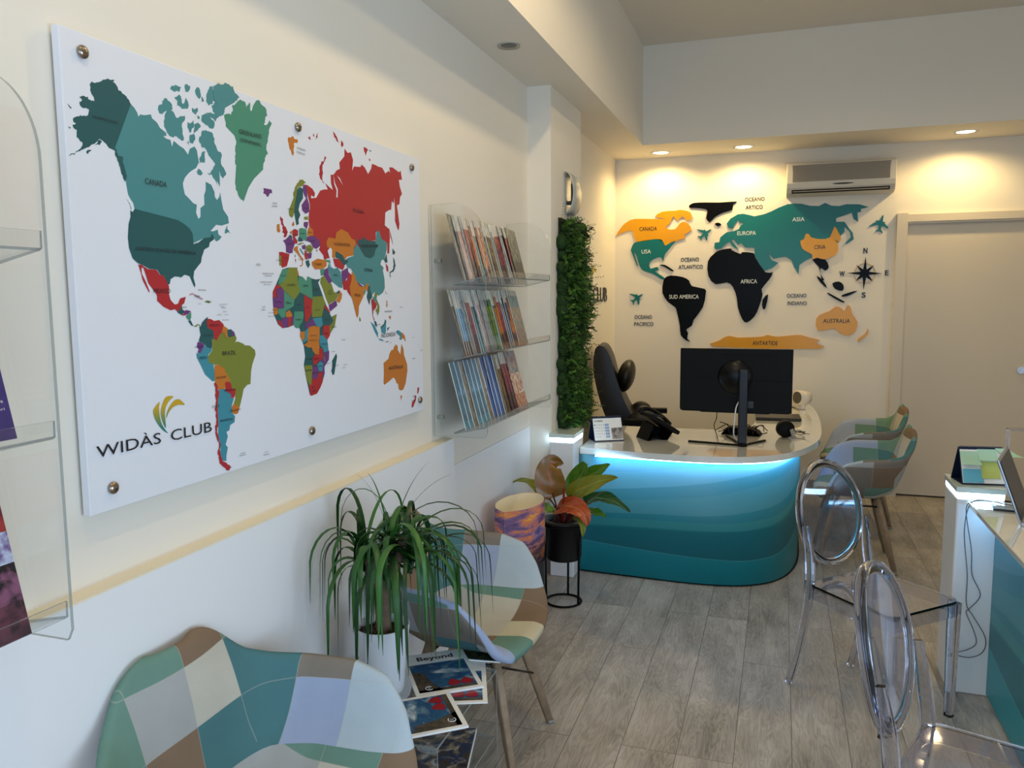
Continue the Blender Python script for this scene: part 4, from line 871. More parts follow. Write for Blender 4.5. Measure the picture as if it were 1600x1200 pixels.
for s, p, q, h in compass_letters:
    bm = NB(); text(bm, s, lambda u, v, w: Vector((p[0] + u - 0.6172, -w, p[1] + v - 1.7639)), q[0] - p[0], h, 0.03, 0.004); obj('letter_' + {'N': 'north', 'S': 'south', 'E': 'east', 'W': 'west'}[s], bm, TXK, cp)
# club sign on the left wall behind the leaves
sg = thing('club_sign', 'black WIDÀS CLUB wall lettering with a leaf logo, half hidden behind the green wall', 'sign', (-1.37, 6.0, 1.6))
for wd, y0, y1, nm in (('WIDÀS', 5.16, 5.90, 'lettering'), ('CLUB', 6.04, 6.55, 'lettering')):
    bm = NB(); text(bm, wd, lambda u, v, w: Vector((w, y0 + u - 6.0, v - 0.045)), y1 - y0, 0.115, 0.01, 0.006, hbox='WID'); obj(nm, bm, TXK, sg)
bm = NB(); cy = sum(p[0] for L_ in leafs for p in L_) / sum(len(L_) for L_ in leafs); cz = min(p[1] for L_ in leafs for p in L_)
for L_ in leafs: prism(bm, smooth2([((u - cy) * 2.0, (v - cz) * 1.75) for u, v in L_]), lambda u, v, w: Vector((0.004, u + 0.03, v + 0.085)), 0)
obj('logo_leaves', bm, lg, sg)

# ================================================================ AIR CONDITIONER
ac = thing('air_conditioner', 'white split air conditioner with grey grille high on the back wall', 'air conditioner', (0.405, YB, 2.49))
ACW = mat('ac_plastic', 'D6CFC0', 0.4)
prof = [(0, 0.125), (0.16, 0.125), (0.178, 0.112), (0.182, 0.05), (0.182, -0.03), (0.172, -0.065), (0.145, -0.100), (0.09, -0.118), (0, -0.118)]
bm = NB(); n = len(prof); A_ = [bm.verts.new((-0.39, -d, z)) for d, z in prof]; B_ = [bm.verts.new((0.39, -d, z)) for d, z in prof]
for i in range(n): bm.faces.new((A_[i], A_[(i + 1) % n], B_[(i + 1) % n], B_[i]))
bm.faces.new(A_[::-1]); bm.faces.new(B_); bmesh.ops.recalc_face_normals(bm, faces=bm.faces); bevel(obj('casing', bm, ACW, ac), 0.006, 3)
bm = NB()
for i in range(15):
    z = 0.105 - i * 0.0088; hw = 0.352 - 0.0012 * i
    box(bm, (0, -0.1835, z), (2 * hw, 0.005, 0.0042))
obj('grille', bm, mat('ac_grille', '9A9284', 0.5), ac)
bm = NB(); box(bm, (0, -0.1822, 0.043), (0.69, 0.003, 0.128)); obj('intake', bm, mat('ac_intake', '7C766C', 0.6), ac)
bm = NB(); box(bm, (0, -0.152, -0.087), (0.70, 0.028, 0.02), Euler((radians(-38), 0, 0)).to_matrix()); obj('outlet_slot', bm, mat('ac_slot', '181614', 0.5), ac)
bm = NB(); box(bm, (0, -0.162, -0.089), (0.68, 0.004, 0.012), Euler((radians(-55), 0, 0)).to_matrix()); obj('louver', bm, ACW, ac)
bm = NB(); ball(bm, (0.02, -0.180, -0.045), 0.075, (1, 0.05, 0.075), 24, Euler((radians(12), 0, 0)).to_matrix()); obj('badge', bm, mat('ac_badge', '35322E', 0.25), ac, True)

# ================================================================ WALL RACKS WITH MAGAZINES
SHZ = (1.71, 1.405, 1.10)
def rack(y0, y1, label):
    t = thing('acrylic_brochure_rack', label, 'rack', (XW, y0, 1.0))
    W_ = y1 - y0
    side = [(0.012, 0.03), (0.012, 0.97)] + [(0.10 + 0.145 * sin(a), 0.82 + 0.155 * cos(a)) for a in [radians(6 * i) for i in range(16)]] + [(0.245, 0.05), (0.235, 0.03)]
    for yy in (0.0, W_ - 0.006):
        bm = NB(); prism(bm, side, lambda u, v, w: Vector((u, yy + w, v)), 0.006); prism(bm, side, lambda u, v, w: Vector((u, yy, v)), 0); bmesh.ops.remove_doubles(bm, verts=bm.verts, dist=1e-6); bmesh.ops.recalc_face_normals(bm, faces=bm.faces); ml = clear_panel(bm, 1); obj('side_panel', bm, ml, t)
    for z in SHZ:
        zz = z - 1.0
        bm = NB(); pr_ = [(0.095, -0.055), (0.10, -0.061), (0.236, -0.031), (0.242, -0.027), (0.242, 0.0), (0.238, 0.0), (0.237, -0.026), (0.0975, -0.0555)]
        n = len(pr_); a = [bm.verts.new((x, 0.007, zz + q)) for x, q in pr_]; c = [bm.verts.new((x, W_ - 0.007, zz + q)) for x, q in pr_]
        for i in range(n): bm.faces.new((a[i], a[(i + 1) % n], c[(i + 1) % n], c[i]))
        bm.faces.new(a[::-1]); bm.faces.new(c); bmesh.ops.recalc_face_normals(bm, faces=bm.faces); bm.normal_update()
        for f in bm.faces:
            if f.calc_area() < 0.008: f.material_index = 1
        obj('shelf_tray', bm, [ACRYL, ACRED], t)
    for yy in (0.06, W_ - 0.06):
        for z in (0.1, 0.75):
            bm = NB(); cyl(bm, (0.0, yy, z), (0.03, yy, z), 0.009); obj('wall_bracket', bm, mat('bracket_grey', 'A8A8A0', 0.3, metal=0.5), t)
    return t
rack(3.0, 3.955, 'clear acrylic wall rack holding three tiers of magazines, right of the map board')
rack(0.04, 0.992, 'clear acrylic wall rack at the left edge of the picture, nearer than the map board')

def cover(name, bands):
    """bands: list of (v_start, colour, noise_colour, noise amount) stacked from the foot; UV v runs up the cover"""
    if name in MATS: return MATS[name]
    m = bpy.data.materials.new(name); m.use_nodes = True; nt = m.node_tree; b = nt.nodes['Principled BSDF']; b.inputs['Roughness'].default_value = 0.35
    uv = nt.nodes.new('ShaderNodeUVMap'); sp = nt.nodes.new('ShaderNodeSeparateXYZ'); nt.links.new(uv.outputs[0], sp.inputs[0])
    r = nt.nodes.new('ShaderNodeValToRGB'); r2 = nt.nodes.new('ShaderNodeValToRGB')
    for rr, ci in ((r, 1), (r2, 2)):
        rr.color_ramp.interpolation = 'CONSTANT'; e = rr.color_ramp.elements
        while len(e) > 1: e.remove(e[-1])
        e[0].position = 0; e[0].color = srgb(bands[0][ci])
        for bd in bands[1:]:
            x = e.new(bd[0]); x.color = srgb(bd[ci])
        nt.links.new(sp.outputs[1], rr.inputs[0])
    n = nt.nodes.new('ShaderNodeTexNoise'); n.inputs['Scale'].default_value = 9; n.inputs['Detail'].default_value = 6; nt.links.new(uv.outputs[0], n.inputs['Vector'])
    mr = nt.nodes.new('ShaderNodeMapRange'); mr.inputs[1].default_value = 0.42; mr.inputs[2].default_value = 0.58; nt.links.new(n.outputs['Fac'], mr.inputs[0])
    mx = nt.nodes.new('ShaderNodeMix'); mx.data_type = 'RGBA'; nt.links.new(mr.outputs[0], mx.inputs[0]); nt.links.new(r.outputs[0], mx.inputs[6]); nt.links.new(r2.outputs[0], mx.inputs[7])
    nt.links.new(mx.outputs[2], b.inputs['Base Color']); MATS[name] = m
    return m
MAGMESH = {}
def hash_name(s): return sum(ord(c) * (i + 1) for i, c in enumerate(s))
def magmesh(w, h, t, m):
    k = (w, h, t, m.name)
    if k in MAGMESH: return MAGMESH[k]
    bm = NB(); uvl = bm.loops.layers.uv.new('UVMap'); box2(bm, (0, 0, 0), (t, w, h))
    for f in bm.faces:
        front = abs(f.normal.x) > 0.5; f.material_index = 1 if front else 0
        spine = f.normal.y < -0.5
        if spine: f.material_index = 1 if hash_name(m.name) % 5 < 2 else 0
        for l in f.loops: l[uvl].uv = (l.vert.co.y / w * 0.75, l.vert.co.z / h)
    me = bpy.data.meshes.new('magazine'); bm.normal_update(); bm.to_mesh(me); bm.free(); me.materials.append(PAPER); me.materials.append(m); MAGMESH[k] = me
    return me
Wt = 'D8D6CC'
CV = {
 'blue': cover('cover_blue_white', [(0, '5A4038', '2A2020'), (0.22, '2F78B0', '6FA8CC'), (0.72, Wt, 'C9CBC6')]),
 'grey': cover('cover_grey', [(0, '8C8F92', 'A6A8A6'), (0.3, '6E747C', 'B0B4B6'), (0.85, 'C8CAC4', 'A8AAA6')]),
 'navy': cover('cover_navy', [(0, '22243A', '3A4468'), (0.25, '2C3C78', '141A30'), (0.78, Wt, 'BDBDB6')]),
 'pink': cover('cover_pink', [(0, 'B88A88', 'D8B8AE'), (0.35, 'C89C98', 'A86A5C'), (0.76, 'DAD2C6', 'C8BEB2')]),
 'red': cover('cover_red', [(0, '3A2226', '5A2A2C'), (0.3, '9C2A34', '3C2A40'), (0.6, '703038', 'A44A44'), (0.8, Wt, 'CFC4B8')]),
 'orange': cover('cover_orange', [(0, '8A4A28', '3A2A22'), (0.25, 'B8622C', 'D89048'), (0.7, 'C88A58', 'A05A34'), (0.88, 'D8C8B0', Wt)]),
 'teal': cover('cover_teal', [(0, '1E4A50', '2E8088'), (0.3, '2A6A74', '1A3A44'), (0.74, 'C8CCC4', Wt)]),
 'green': cover('cover_green', [(0, '5A7A68', '98A890'), (0.25, '2A4A38', '88A030'), (0.72, '34583E', '54764A'), (0.84, Wt, 'C0C8B8')]),
 'brown': cover('cover_brown', [(0, '6A5438', '3A2E24'), (0.3, '8C7448', '4A3A2A'), (0.75, 'BEB49C', Wt)]),
 'black': cover('cover_black', [(0, '18181C', '30303A'), (0.4, '101014', '24242A'), (0.86, Wt, 'B8B8B0')]),
 'sea': cover('cover_sea_blue', [(0, '4AA0B8', '1C6A88'), (0.12, '1A5A78', '2A7C98'), (0.5, '5A9CC0', '1C5C80'), (0.62, '1F6484', '3484A0')]),
 'stone': cover('cover_stone', [(0, '8A7A62', '5A4A3C'), (0.4, '9A8A72', '6A5C4C'), (0.8, '7E7464', 'A89C86')]),
 'royal': cover('cover_royal_blue', [(0, '184E98', '1C58A4'), (0.5, '1A549E', '164A90')]),
 'city': cover('cover_city', [(0, 'B8664A', 'E0B090'), (0.25, 'C2764E', 'E8D8C4'), (0.6, 'D8A078', '5A88A0'), (0.8, '88A8B4', 'B05A38')]),
 'lagoon': cover('cover_lagoon', [(0, '8E6A58', 'B0A090'), (0.3, '7A8C88', 'C09870'), (0.7, '88A0A4', '6A7A78'), (0.9, 'C8C4B4', 'AEB0A4')]),
 'dark': cover('cover_dark_wood', [(0, '4A4038', '6E6456'), (0.4, '5A5A4C', '8A8876'), (0.9, '6A6C5E', '9A9A88')]),
}
CN = {'blue': 'blue and white', 'grey': 'grey', 'navy': 'navy and white', 'pink': 'pale pink', 'red': 'dark red', 'orange': 'orange', 'teal': 'teal and white', 'green': 'green', 'brown': 'brown and gold', 'black': 'black with white head',
      'sea': 'sea blue', 'stone': 'stone brown', 'royal': 'plain royal blue', 'city': 'orange city photo', 'lagoon': 'sandy lagoon photo', 'dark': 'dark wood photo'}
def ordn(i): return ['leftmost', 'second', 'third', 'fourth', 'fifth', 'sixth', 'seventh', 'eighth', 'ninth', 'tenth', 'eleventh', 'twelfth', 'thirteenth', 'fourteenth', 'fifteenth', 'sixteenth', 'seventeenth', 'eighteenth', 'nineteenth', 'twentieth', 'twenty-first', 'twenty-second', 'twenty-third', 'twenty-fourth', 'twenty-fifth', 'twenty-sixth', 'twenty-seventh', 'twenty-eighth', 'twenty-ninth', 'thirtieth'][i]
rows = [
 ('top', 1.665, 'dark navy brown pink pink grey red red red orange teal teal orange pink orange grey brown navy brown brown black navy red red red grey black black red black dark', 0.715, 0.28),
 ('middle', 1.36, 'brown blue blue blue grey grey red red teal teal grey pink grey grey grey grey green green green teal orange orange red red navy black navy orange orange lagoon', 0.722, 0.28),
 ('bottom', 1.055, 'sea sea stone sea sea sea stone royal royal royal stone brown red red city', 0.70, 0.285)]
rg = random.Random(11)
for tier, z0, seq, span, hh in rows:
    seq = seq.split(); n = len(seq)
    for i, c in enumerate(seq):
        th = 0.002 if tier != 'bottom' else 0.0034
        o = bpy.data.objects.new('magazine', magmesh(0.205, hh, th, CV[c])); COL.objects.link(o)
        y = 3.015 + span * i / (n - 1)
        lean = radians(-15 - rg.uniform(-0.6, 0.6)); yaw = radians(5.5 if tier != 'bottom' else 5.5)
        o.matrix_world = Matrix.Translation((-1.215, y, z0 + rg.uniform(-0.003, 0.003))) @ Matrix.Rotation(lean, 4, 'Y') @ Matrix.Rotation(yaw, 4, 'Z')
        tag(o, '%s magazine, %s from left, %s tier of the wall rack' % (CN[c], ordn(i), tier) if i < n - 1 else '%s magazine with its cover fully seen, right end of the %s tier' % (CN[c], tier), 'magazine', 'magazines on the %s tier of the wall rack' % tier)
        if tier == 'bottom' and i == n - 1:
            for k, (v0, v1) in enumerate(((0.30, 0.42), (0.22, 0.28))):
                bm = NB(); text(bm, 'Barcellona' if 0 else 'CITY', lambda u, v, w: Vector((0.0085, 0.06 + u, v0 * hh + v)), 0.1, (v1 - v0) * hh, 0.02) if k == 0 else box(bm, (0.0086, 0.11, 0.25 * hh), (0.0006, 0.10, 0.006))
                obj('cover_lettering', bm, PAPER, o) if k == 1 else bm.free()
# brochures in the near rack
def brochure(loc, w, h, m, label, lean=-13, yaw=0):
    o = bpy.data.objects.new('brochure', magmesh(w, h, 0.004, m)); COL.objects.link(o)
    o.matrix_world = Matrix.Translation(loc) @ Matrix.Rotation(radians(lean), 4, 'Y') @ Matrix.Rotation(radians(yaw), 4, 'Z')
    return tag(o, label, 'brochure')
PURP = cover('cover_purple', [(0, '43356E', '3E3068'), (0.6, '453872', '403268')])
pb = brochure((-1.20, 0.770, 1.372), 0.21, 0.30, PURP, 'purple tour brochure on the middle tier of the rack at the left edge')
bm = NB()
def oncov(y0, z0): return lambda u, v, w: Vector((0.0046, y0 + u, z0 + v))
text(bm, 'Tours', oncov(0.155, 0.092), 0.035, 0.011); text(bm, 'Guidati', oncov(0.150, 0.074), 0.045, 0.012)
text(bm, '8 settembre', oncov(0.150, 0.062), 0.050, 0.006); text(bm, 'al e scopri', oncov(0.150, 0.048), 0.050, 0.006)
obj('cover_lettering', bm, mat('pale_ink', 'E8D8D0', 0.5), pb)
KIM = cover('cover_kimono', [(0, '2A1C22', '6A3A4A'), (0.2, '1C1518', '84506A'), (0.42, 'B8C0D4', '6A4A80'), (0.6, '9A3030', '5A1A1E'), (0.8, 'B04A7A', '3A2028')])
brochure((-1.20, 0.770, 1.035), 0.21, 0.30, KIM, 'brochure with red parasols and kimono photo on the bottom tier of the left-edge rack')
brochure((-1.20, 0.772, 1.675), 0.20, 0.26, cover('cover_rose', [(0, 'C8707A', 'B05A66'), (0.5, 'C8707A', 'D89098')]), 'rose-red brochure on the top tier of the rack at the left edge')

# ================================================================ GREEN WALL, WALL LAMP
gw = thing('green_wall_panel', 'tall narrow panel of artificial green foliage on the pillar beside the desk', 'plant', (-1.225, 4.72, 0.80))
bm = NB(); box2(bm, (0, -0.22, 0.01), (0.012, 0.24, 1.25)); obj('backing_grid', bm, mat('backing_dark', '1A2414', 0.8), gw)
GL = [mat('leaf_green_a', '3A661C', 0.6), mat('leaf_green_b', '28501A', 0.6), mat('leaf_green_c', '558026', 0.6), mat('leaf_green_d', '16300F', 0.6)]
rg = random.Random(3); bm = NB()
def leaf4(bm, p, d, n, L, w, mi):
    d = d.normalized(); s = d.cross(n)
    if s.length < 1e-3: s = d.orthogonal()
    s.normalize(); a = bm.verts.new(p); c = bm.verts.new(p + d * L * 0.5 + s * w); e_ = bm.verts.new(p + d * L); g = bm.verts.new(p + d * L * 0.5 - s * w)
    f = bm.faces.new((a, c, e_, g)); f.material_index = mi
for i in range(1900):
    y = rg.uniform(-0.27, 0.25); z = rg.uniform(0.03, 1.24)
    dep = rg.uniform(0.03, 0.12) + 0.03 * sin(z * 9 + y * 7)
    base = Vector((max(0.03, dep * 0.7), y, z)); dr = Vector((rg.uniform(0.1, 1), rg.gauss(0, 0.55), rg.gauss(-0.1, 0.7))).normalized()
    L = rg.uniform(0.03, 0.07)
    if rg.random() < 0.06: L *= 1.7
    mi = rg.choice((0, 0, 1, 1, 2, 3))
    for k in range(7):
        p = base + dr * L * (k + 1) / 7; sd = dr.cross(Vector((rg.uniform(-1, 1), rg.uniform(-1, 1), 1))).normalized()
        for sg_ in (1, -1): leaf4(bm, p, sd * sg_ + dr * 0.4 + Vector((0, 0, -0.1)), dr, 0.013, 0.0048, mi)
o = obj('foliage', bm, GL, gw); o['kind'] = 'stuff'
bm = NB()
for k in range(320):
    y = rg.uniform(-0.25, 0.24); z = rg.uniform(0.02, 1.22); ball(bm, (0.025, y, z), rg.uniform(0.025, 0.045), (0.9, 1, 1), 8)
obj('moss_bed', bm, mat('moss_dark', '1E3A12', 0.9, var=0.5, vscale=60), gw)
wl = thing('wall_lamp', 'small half-round frosted glass wall lamp above the green foliage panel', 'lamp', (-1.225, 4.72, 2.205))
bm = NB(); box2(bm, (0, -0.06, -0.12), (0.006, 0.06, 0.12)); obj('back_plate', bm, ALU, wl)
bm = NB(); N_ = 18
prev = None
for i in range(N_ + 1):
    a = -pi / 2 + pi * i / N_; x = 0.008 + 0.062 * cos(a); z = 0.122 * sin(a)
    ring = [bm.verts.new((x * (1 - 0.12 * (yy / 0.1) ** 2), yy, z)) for yy in (-0.10, -0.05, 0, 0.05, 0.10)]
    if prev:
        for k in range(4): bm.faces.new((prev[k], prev[k + 1], ring[k + 1], ring[k]))
    prev = ring
o = obj('glass_shade', bm, mat('frosted_shade', 'B8BCB8', 0.25, metal=0.2), wl, True); md = o.modifiers.new('s', 'SOLIDIFY'); md.thickness = 0.004
bm = NB(); cyl(bm, (0.0, 0, -0.05), (0.03, 0, -0.05), 0.012); cyl(bm, (0.03, 0, -0.06), (0.03, 0, 0.06), 0.010); obj('lamp_holder', bm, mat('holder_dark', '55524C', 0.4), wl)

# ================================================================ RECEPTION DESK
DH = 0.735
def desk_path():
    pts = [(-1.075, 4.425), (-0.90, 4.412), (-0.70, 4.40), (-0.50, 4.39), (-0.35, 4.393), (-0.20, 4.42), (-0.08, 4.48), (0.01, 4.57), (0.075, 4.70), (0.115, 4.86), (0.135, 5.05), (0.14, 5.3), (0.14, 5.7), (0.14, 6.2), (0.14, 6.45)]
    return smooth_path([(x, y, 0) for x, y in pts], 5)
dp = desk_path()
wave = bpy.data.materials.new('wave_print'); wave.use_nodes = True; nt = wave.node_tree; b = nt.nodes['Principled BSDF']; b.inputs['Roughness'].default_value = 0.4
uv = nt.nodes.new('ShaderNodeUVMap'); sp = nt.nodes.new('ShaderNodeSeparateXYZ'); nt.links.new(uv.outputs[0], sp.inputs[0])
prevc = None
WB = [  # base colour then (curve points, colour above the curve)
 ('129AA8', None),
 ('4AAAB4', [(0, .262), (.25, .225), (.45, .205), (.6, .195), (.75, .225), (.88, .30), (1, .38)]),
 ('0A7684', [(0, .268), (.25, .231), (.45, .211), (.6, .203), (.75, .236), (.88, .32), (1, .40)]),
 ('15808C', [(0, .385), (.25, .41), (.45, .427), (.6, .447), (.75, .475), (.88, .57), (1, .66)]),
 ('34939C', [(0, .40), (.25, .425), (.45, .437), (.6, .452), (.75, .50), (.88, .61), (1, .70)]),
 ('26889A', [(0, .47), (.25, .49), (.45, .50), (.6, .52), (.75, .565), (.88, .665), (1, .76)]),
 ('4696A6', [(0, .50), (.25, .54), (.45, .56), (.6, .60), (.75, .655), (.88, .74), (1, .82)]),
 ('3A90A4', [(0, .60), (.25, .66), (.45, .72), (.6, .80), (.75, .86), (.88, .93), (1, .98)]),
 ('56A2B8', [(0, .70), (.25, .76), (.45, .83), (.6, .90), (.75, .96), (.88, 1), (1, 1)]),
 ('4C9AB4', [(0, .84), (.25, .90), (.45, .96), (.6, 1), (.75, 1), (.88, 1), (1, 1)])]
for col, pts in WB:
    if pts is None:
        rgb = nt.nodes.new('ShaderNodeRGB'); rgb.outputs[0].default_value = srgb(col); prevc = rgb.outputs[0]; continue
    fc = nt.nodes.new('ShaderNodeFloatCurve'); cm = fc.mapping.curves[0]
    cm.points[0].location = pts[0]; cm.points[1].location = pts[-1]
    for p in pts[1:-1]: cm.points.new(*p)
    fc.mapping.update(); nt.links.new(sp.outputs[0], fc.inputs[1])
    gt = nt.nodes.new('ShaderNodeMath'); gt.operation = 'GREATER_THAN'; nt.links.new(sp.outputs[1], gt.inputs[0]); nt.links.new(fc.outputs[0], gt.inputs[1])
    mx = nt.nodes.new('ShaderNodeMix'); mx.data_type = 'RGBA'; nt.links.new(gt.outputs[0], mx.inputs[0]); nt.links.new(prevc, mx.inputs[6]); mx.inputs[7].default_value = srgb(col); prevc = mx.outputs[2]
nt.links.new(prevc, b.inputs['Base Color'])
desk = thing('reception_desk', 'curved reception desk with teal wave print front and glowing glass top', 'desk', (-0.4, 4.9, 0))
O_ = Vector((-0.4, 4.9, 0))
def panel_strip(path, z0, z1, umax_len):
    bm = NB(); uvl = bm.loops.layers.uv.new('UVMap'); s = [0]
    for a, c in zip(path, path[1:]): s.append(s[-1] + (c - a).length)
    lo = [bm.verts.new(p + Vector((0, 0, z0)) - O_) for p in path]; hi = [bm.verts.new(p + Vector((0, 0, z1)) - O_) for p in path]
    for i in range(len(path) - 1):
        f = bm.faces.new((lo[i], lo[i + 1], hi[i + 1], hi[i]))
        for l, (j, v) in zip(f.loops, ((i, 0), (i + 1, 0), (i + 1, 1), (i, 1))): l[uvl].uv = (min(1, s[j] / umax_len), v)
    return bm
bm = panel_strip(dp, 0.012, 0.697, 1.62); o = obj('front_panel', bm, wave, desk, True); md = o.modifiers.new('s', 'SOLIDIFY'); md.thickness = 0.03; md.offset = -1
bm = NB(); sweep(bm, [p + Vector((0.0, 0.03, 0.006)) - O_ for p in dp], [(-0.006, -0.01), (0.006, -0.01), (0.006, 0.01), (-0.006, 0.01)]); obj('plinth', bm, BLACK, desk)
# counter top
ct = [(-1.078, 4.43), (-0.90, 4.40), (-0.70, 4.375), (-0.48, 4.36), (-0.33, 4.365), (-0.18, 4.40), (-0.04, 4.48), (0.06, 4.59), (0.135, 4.72), (0.19, 4.87), (0.235, 5.05), (0.262, 5.3), (0.275, 5.7), (0.275, 6.1), (0.26, 6.45), (0.235, 6.66), (0.16, 6.76), (0.05, 6.78), (-0.08, 6.75), (-0.13, 6.6), (-0.145, 6.2), (-0.15, 5.6), (-0.20, 5.38), (-0.34, 5.28), (-0.6, 5.26), (-0.9, 5.26), (-1.078, 5.26)]
out = [(p.x, p.y) for p in smooth_path([(x, y, 0) for x, y in ct[:23]], 4)] + ct[23:]
GLT = mat('backpainted_glass', 'ECEDE8', 0.06, ior=1.75, coat=1.0)
bm = NB(); prism(bm, [(x + 0.4, y - 4.9) for x, y in out], lambda u, v, w: Vector((u, v, DH - 0.036 + w)), 0.036)
o = obj('counter_top', bm, GLT, desk); 
bm = NB(); prism(bm, [(x + 0.4, y - 4.9) for x, y in out], lambda u, v, w: Vector((u, v, DH - 0.036)), 0); obj('counter_underside', bm, WHITE, desk)
# LED strip under the counter edge
LED = mat('led_strip_glow', 'CFEFFF', 0.5, emit='9AD2FF', estr=15)
ledp = [p + Vector((0, -0.020, 0.6965)) - O_ for p in dp[3:58]]
bm = NB(); sweep(bm, ledp, [(-0.002, -0.006), (0.002, -0.006), (0.002, 0.006), (-0.002, 0.006)]); obj('led_strip', bm, LED, desk)
# inner carcass
bm = NB(); box2(bm, Vector((-1.07, 4.47, 0.02)) - O_, Vector((-1.05, 5.2, 0.698)) - O_); obj('end_panel', bm, WHITE, desk)

# light post left of the desk
POSTG = mat('post_glow', 'FFFFFF', 0.5, emit='B8E0FF', estr=14)
def light_post(loc, sx, sy, h, label):
    t = thing('light_post', label, 'post', loc)
    bm = NB(); box2(bm, (0, 0, 0.0), (sx, sy, h - 0.045)); bevel(obj('body', bm, WHITE, t), 0.008, 3)
    bm = NB(); box2(bm, (0.002, 0.002, h - 0.045), (sx - 0.002, sy - 0.002, h - 0.022)); obj('light_band', bm, POSTG, t)
    bm = NB(); box2(bm, (-0.004, -0.004, h - 0.022), (sx + 0.004, sy + 0.004, h)); bevel(obj('glass_cap', bm, mat('cap_glass', 'D4E4E0', 0.08, coat=0.5), t), 0.002, 2)
    return t
light_post((-1.222, 4.30, 0), 0.140, 0.23, 0.83, 'square white post with glowing rim at the left end of the curved desk')

# ---- things on the desk
def pt(x, y, z=DH): return (x, y, z)
# monitor
mo = thing('computer_monitor', 'black computer monitor seen from behind, standing on the reception desk', 'monitor', (-0.24, 4.80, DH), radians(-1))
bm = NB(); prism(bm, [(-0.315, 0.20), (-0.30, 0.187), (-0.20, 0.187), (-0.19, 0.182), (0.19, 0.182), (0.20, 0.187), (0.30, 0.187), (0.315, 0.20), (0.315, 0.557), (-0.315, 0.557)], lambda u, v, w: Vector((u, 0.0 - w, v)), 0.022)
box2(bm, (-0.315, 0, 0.187), (0.315, 0.012, 0.557)); bmesh.ops.recalc_face_normals(bm, faces=bm.faces); bevel(obj('screen_housing', bm, BLACK, mo), 0.004, 2)
bm = NB(); lathe(bm, [(0.098, 0), (0.095, 0.008), (0.075, 0.012), (0.06, 0.024), (0.001, 0.026)], n=40)
for v in bm.verts: v.co = Vector((v.co.x, -0.022 - v.co.z, v.co.y + 0.395))
obj('round_boss', bm, BLACKG, mo, True)
bm = NB(); box2(bm, (-0.3, -0.0245, 0.372), (-0.1, -0.0215, 0.376)); box2(bm, (0.1, -0.0245, 0.372), (0.3, -0.0215, 0.376)); box2(bm, (-0.2, -0.0245, 0.52), (0.2, -0.0215, 0.526)); obj('rear_grooves', bm, mat('groove_black', '020203', 0.9), mo)
bm = NB(); box2(bm, (0.04, -0.0235, 0.215), (0.105, -0.0215, 0.255)); obj('rating_label', bm, mat('label_grey', '363C40', 0.5), mo)
bm = NB(); box2(bm, (0.025, -0.085, 0.012), (0.075, -0.048, 0.445)); bevel(obj('stand_column', bm, mat('column_blue_black', '15171E', 0.35), mo), 0.008, 3)
bm = NB(); tube(bm, [(0.052, -0.08, 0.006), (-0.26, -0.03, 0.006)], 0.006); tube(bm, [(0.052, -0.08, 0.006), (0.17, 0.12, 0.006)], 0.006); tube(bm, [(0.052, -0.08, 0.006), (-0.06, 0.22, 0.006)], 0.006); cyl(bm, (0.052, -0.08, 0), (0.052, -0.08, 0.016), 0.026)
obj('stand_foot', bm, BLACK, mo)
bm = NB(); tube(bm, smooth_path([(0.03, -0.04, 0.26), (0.012, -0.06, 0.22), (0.005, -0.055, 0.14), (0.0, -0.03, 0.06), (0.02, 0.02, 0.01)]), 0.004); obj('white_cable', bm, WHITE, mo, True)
bm = NB(); tube(bm, smooth_path([(-0.10, 0.0, 0.2), (-0.105, 0.02, 0.14), (-0.118, 0.03, 0.1), (-0.11, 0.06, 0.05), (-0.10, 0.1, 0.004)]), 0.0025); obj('black_cable', bm, BLACK, mo, True)
# phone
ph = thing('desk_phone', 'black office telephone with handset on a wedge stand, left of the monitor', 'phone', (-0.69, 4.86, DH), radians(35)); ph.scale = (1.13, 1.13, 1.13)
# phone body: wedge in local XZ, front faces -Y(away) ; keys face +X
bm = NB(); sl = Euler((0, radians(32), 0)).to_matrix()
box(bm, (0.0, 0, 0.085), (0.19, 0.18, 0.022), sl); o = bevel(obj('phone_body', bm, BLACK, ph), 0.006, 3)
bm = NB(); prism(bm, [(-0.06, 0.085), (0.05, 0.04), (0.02, 0.0), (-0.01, 0.0), (-0.05, 0.035), (-0.085, 0.0), (-0.10, 0.0)], lambda u, v, w: Vector((u, -0.07 + w, v)), 0.14); bmesh.ops.recalc_face_normals(bm, faces=bm.faces); bevel(obj('stand', bm, BLACK, ph), 0.003, 2)
bm = NB(); box(bm, (-0.045, -0.03, 0.135), (0.07, 0.10, 0.012), Euler((0, radians(18), 0)).to_matrix()); bevel(obj('display', bm, mat('phone_grey', '22242A', 0.25), ph), 0.003, 2)
bm = NB(); sweep(bm, smooth_path([(-0.075, 0.065, 0.150), (-0.05, 0.065, 0.158), (0.0, 0.065, 0.140), (0.06, 0.065, 0.098), (0.09, 0.065, 0.070)]), rrect(0.022, 0.042, 0.009), scales=None); ball(bm, (-0.068, 0.065, 0.140), 0.026, (1, 1, 0.6)); ball(bm, (0.085, 0.065, 0.065), 0.026, (1, 1, 0.6)); obj('handset', bm, BLACKG, ph, True)
bm = NB()
for i in range(4):
    for j in range(3): box(bm, sl @ Vector((0.02 + i * 0.016, -0.06 + j * 0.022, 0.012)) + Vector((0, 0, 0.085)), (0.011, 0.015, 0.004), sl)
obj('keypad', bm, mat('key_grey', '3A3D44', 0.4), ph)
bm = NB(); tube(bm, smooth_path([(0.09, 0.07, 0.03), (0.12, 0.09, 0.006), (0.15, 0.13, 0.02), (0.13, 0.17, 0.028), (0.09, 0.15, 0.006)]), 0.0025); obj('phone_cord', bm, BLACK, ph, True)
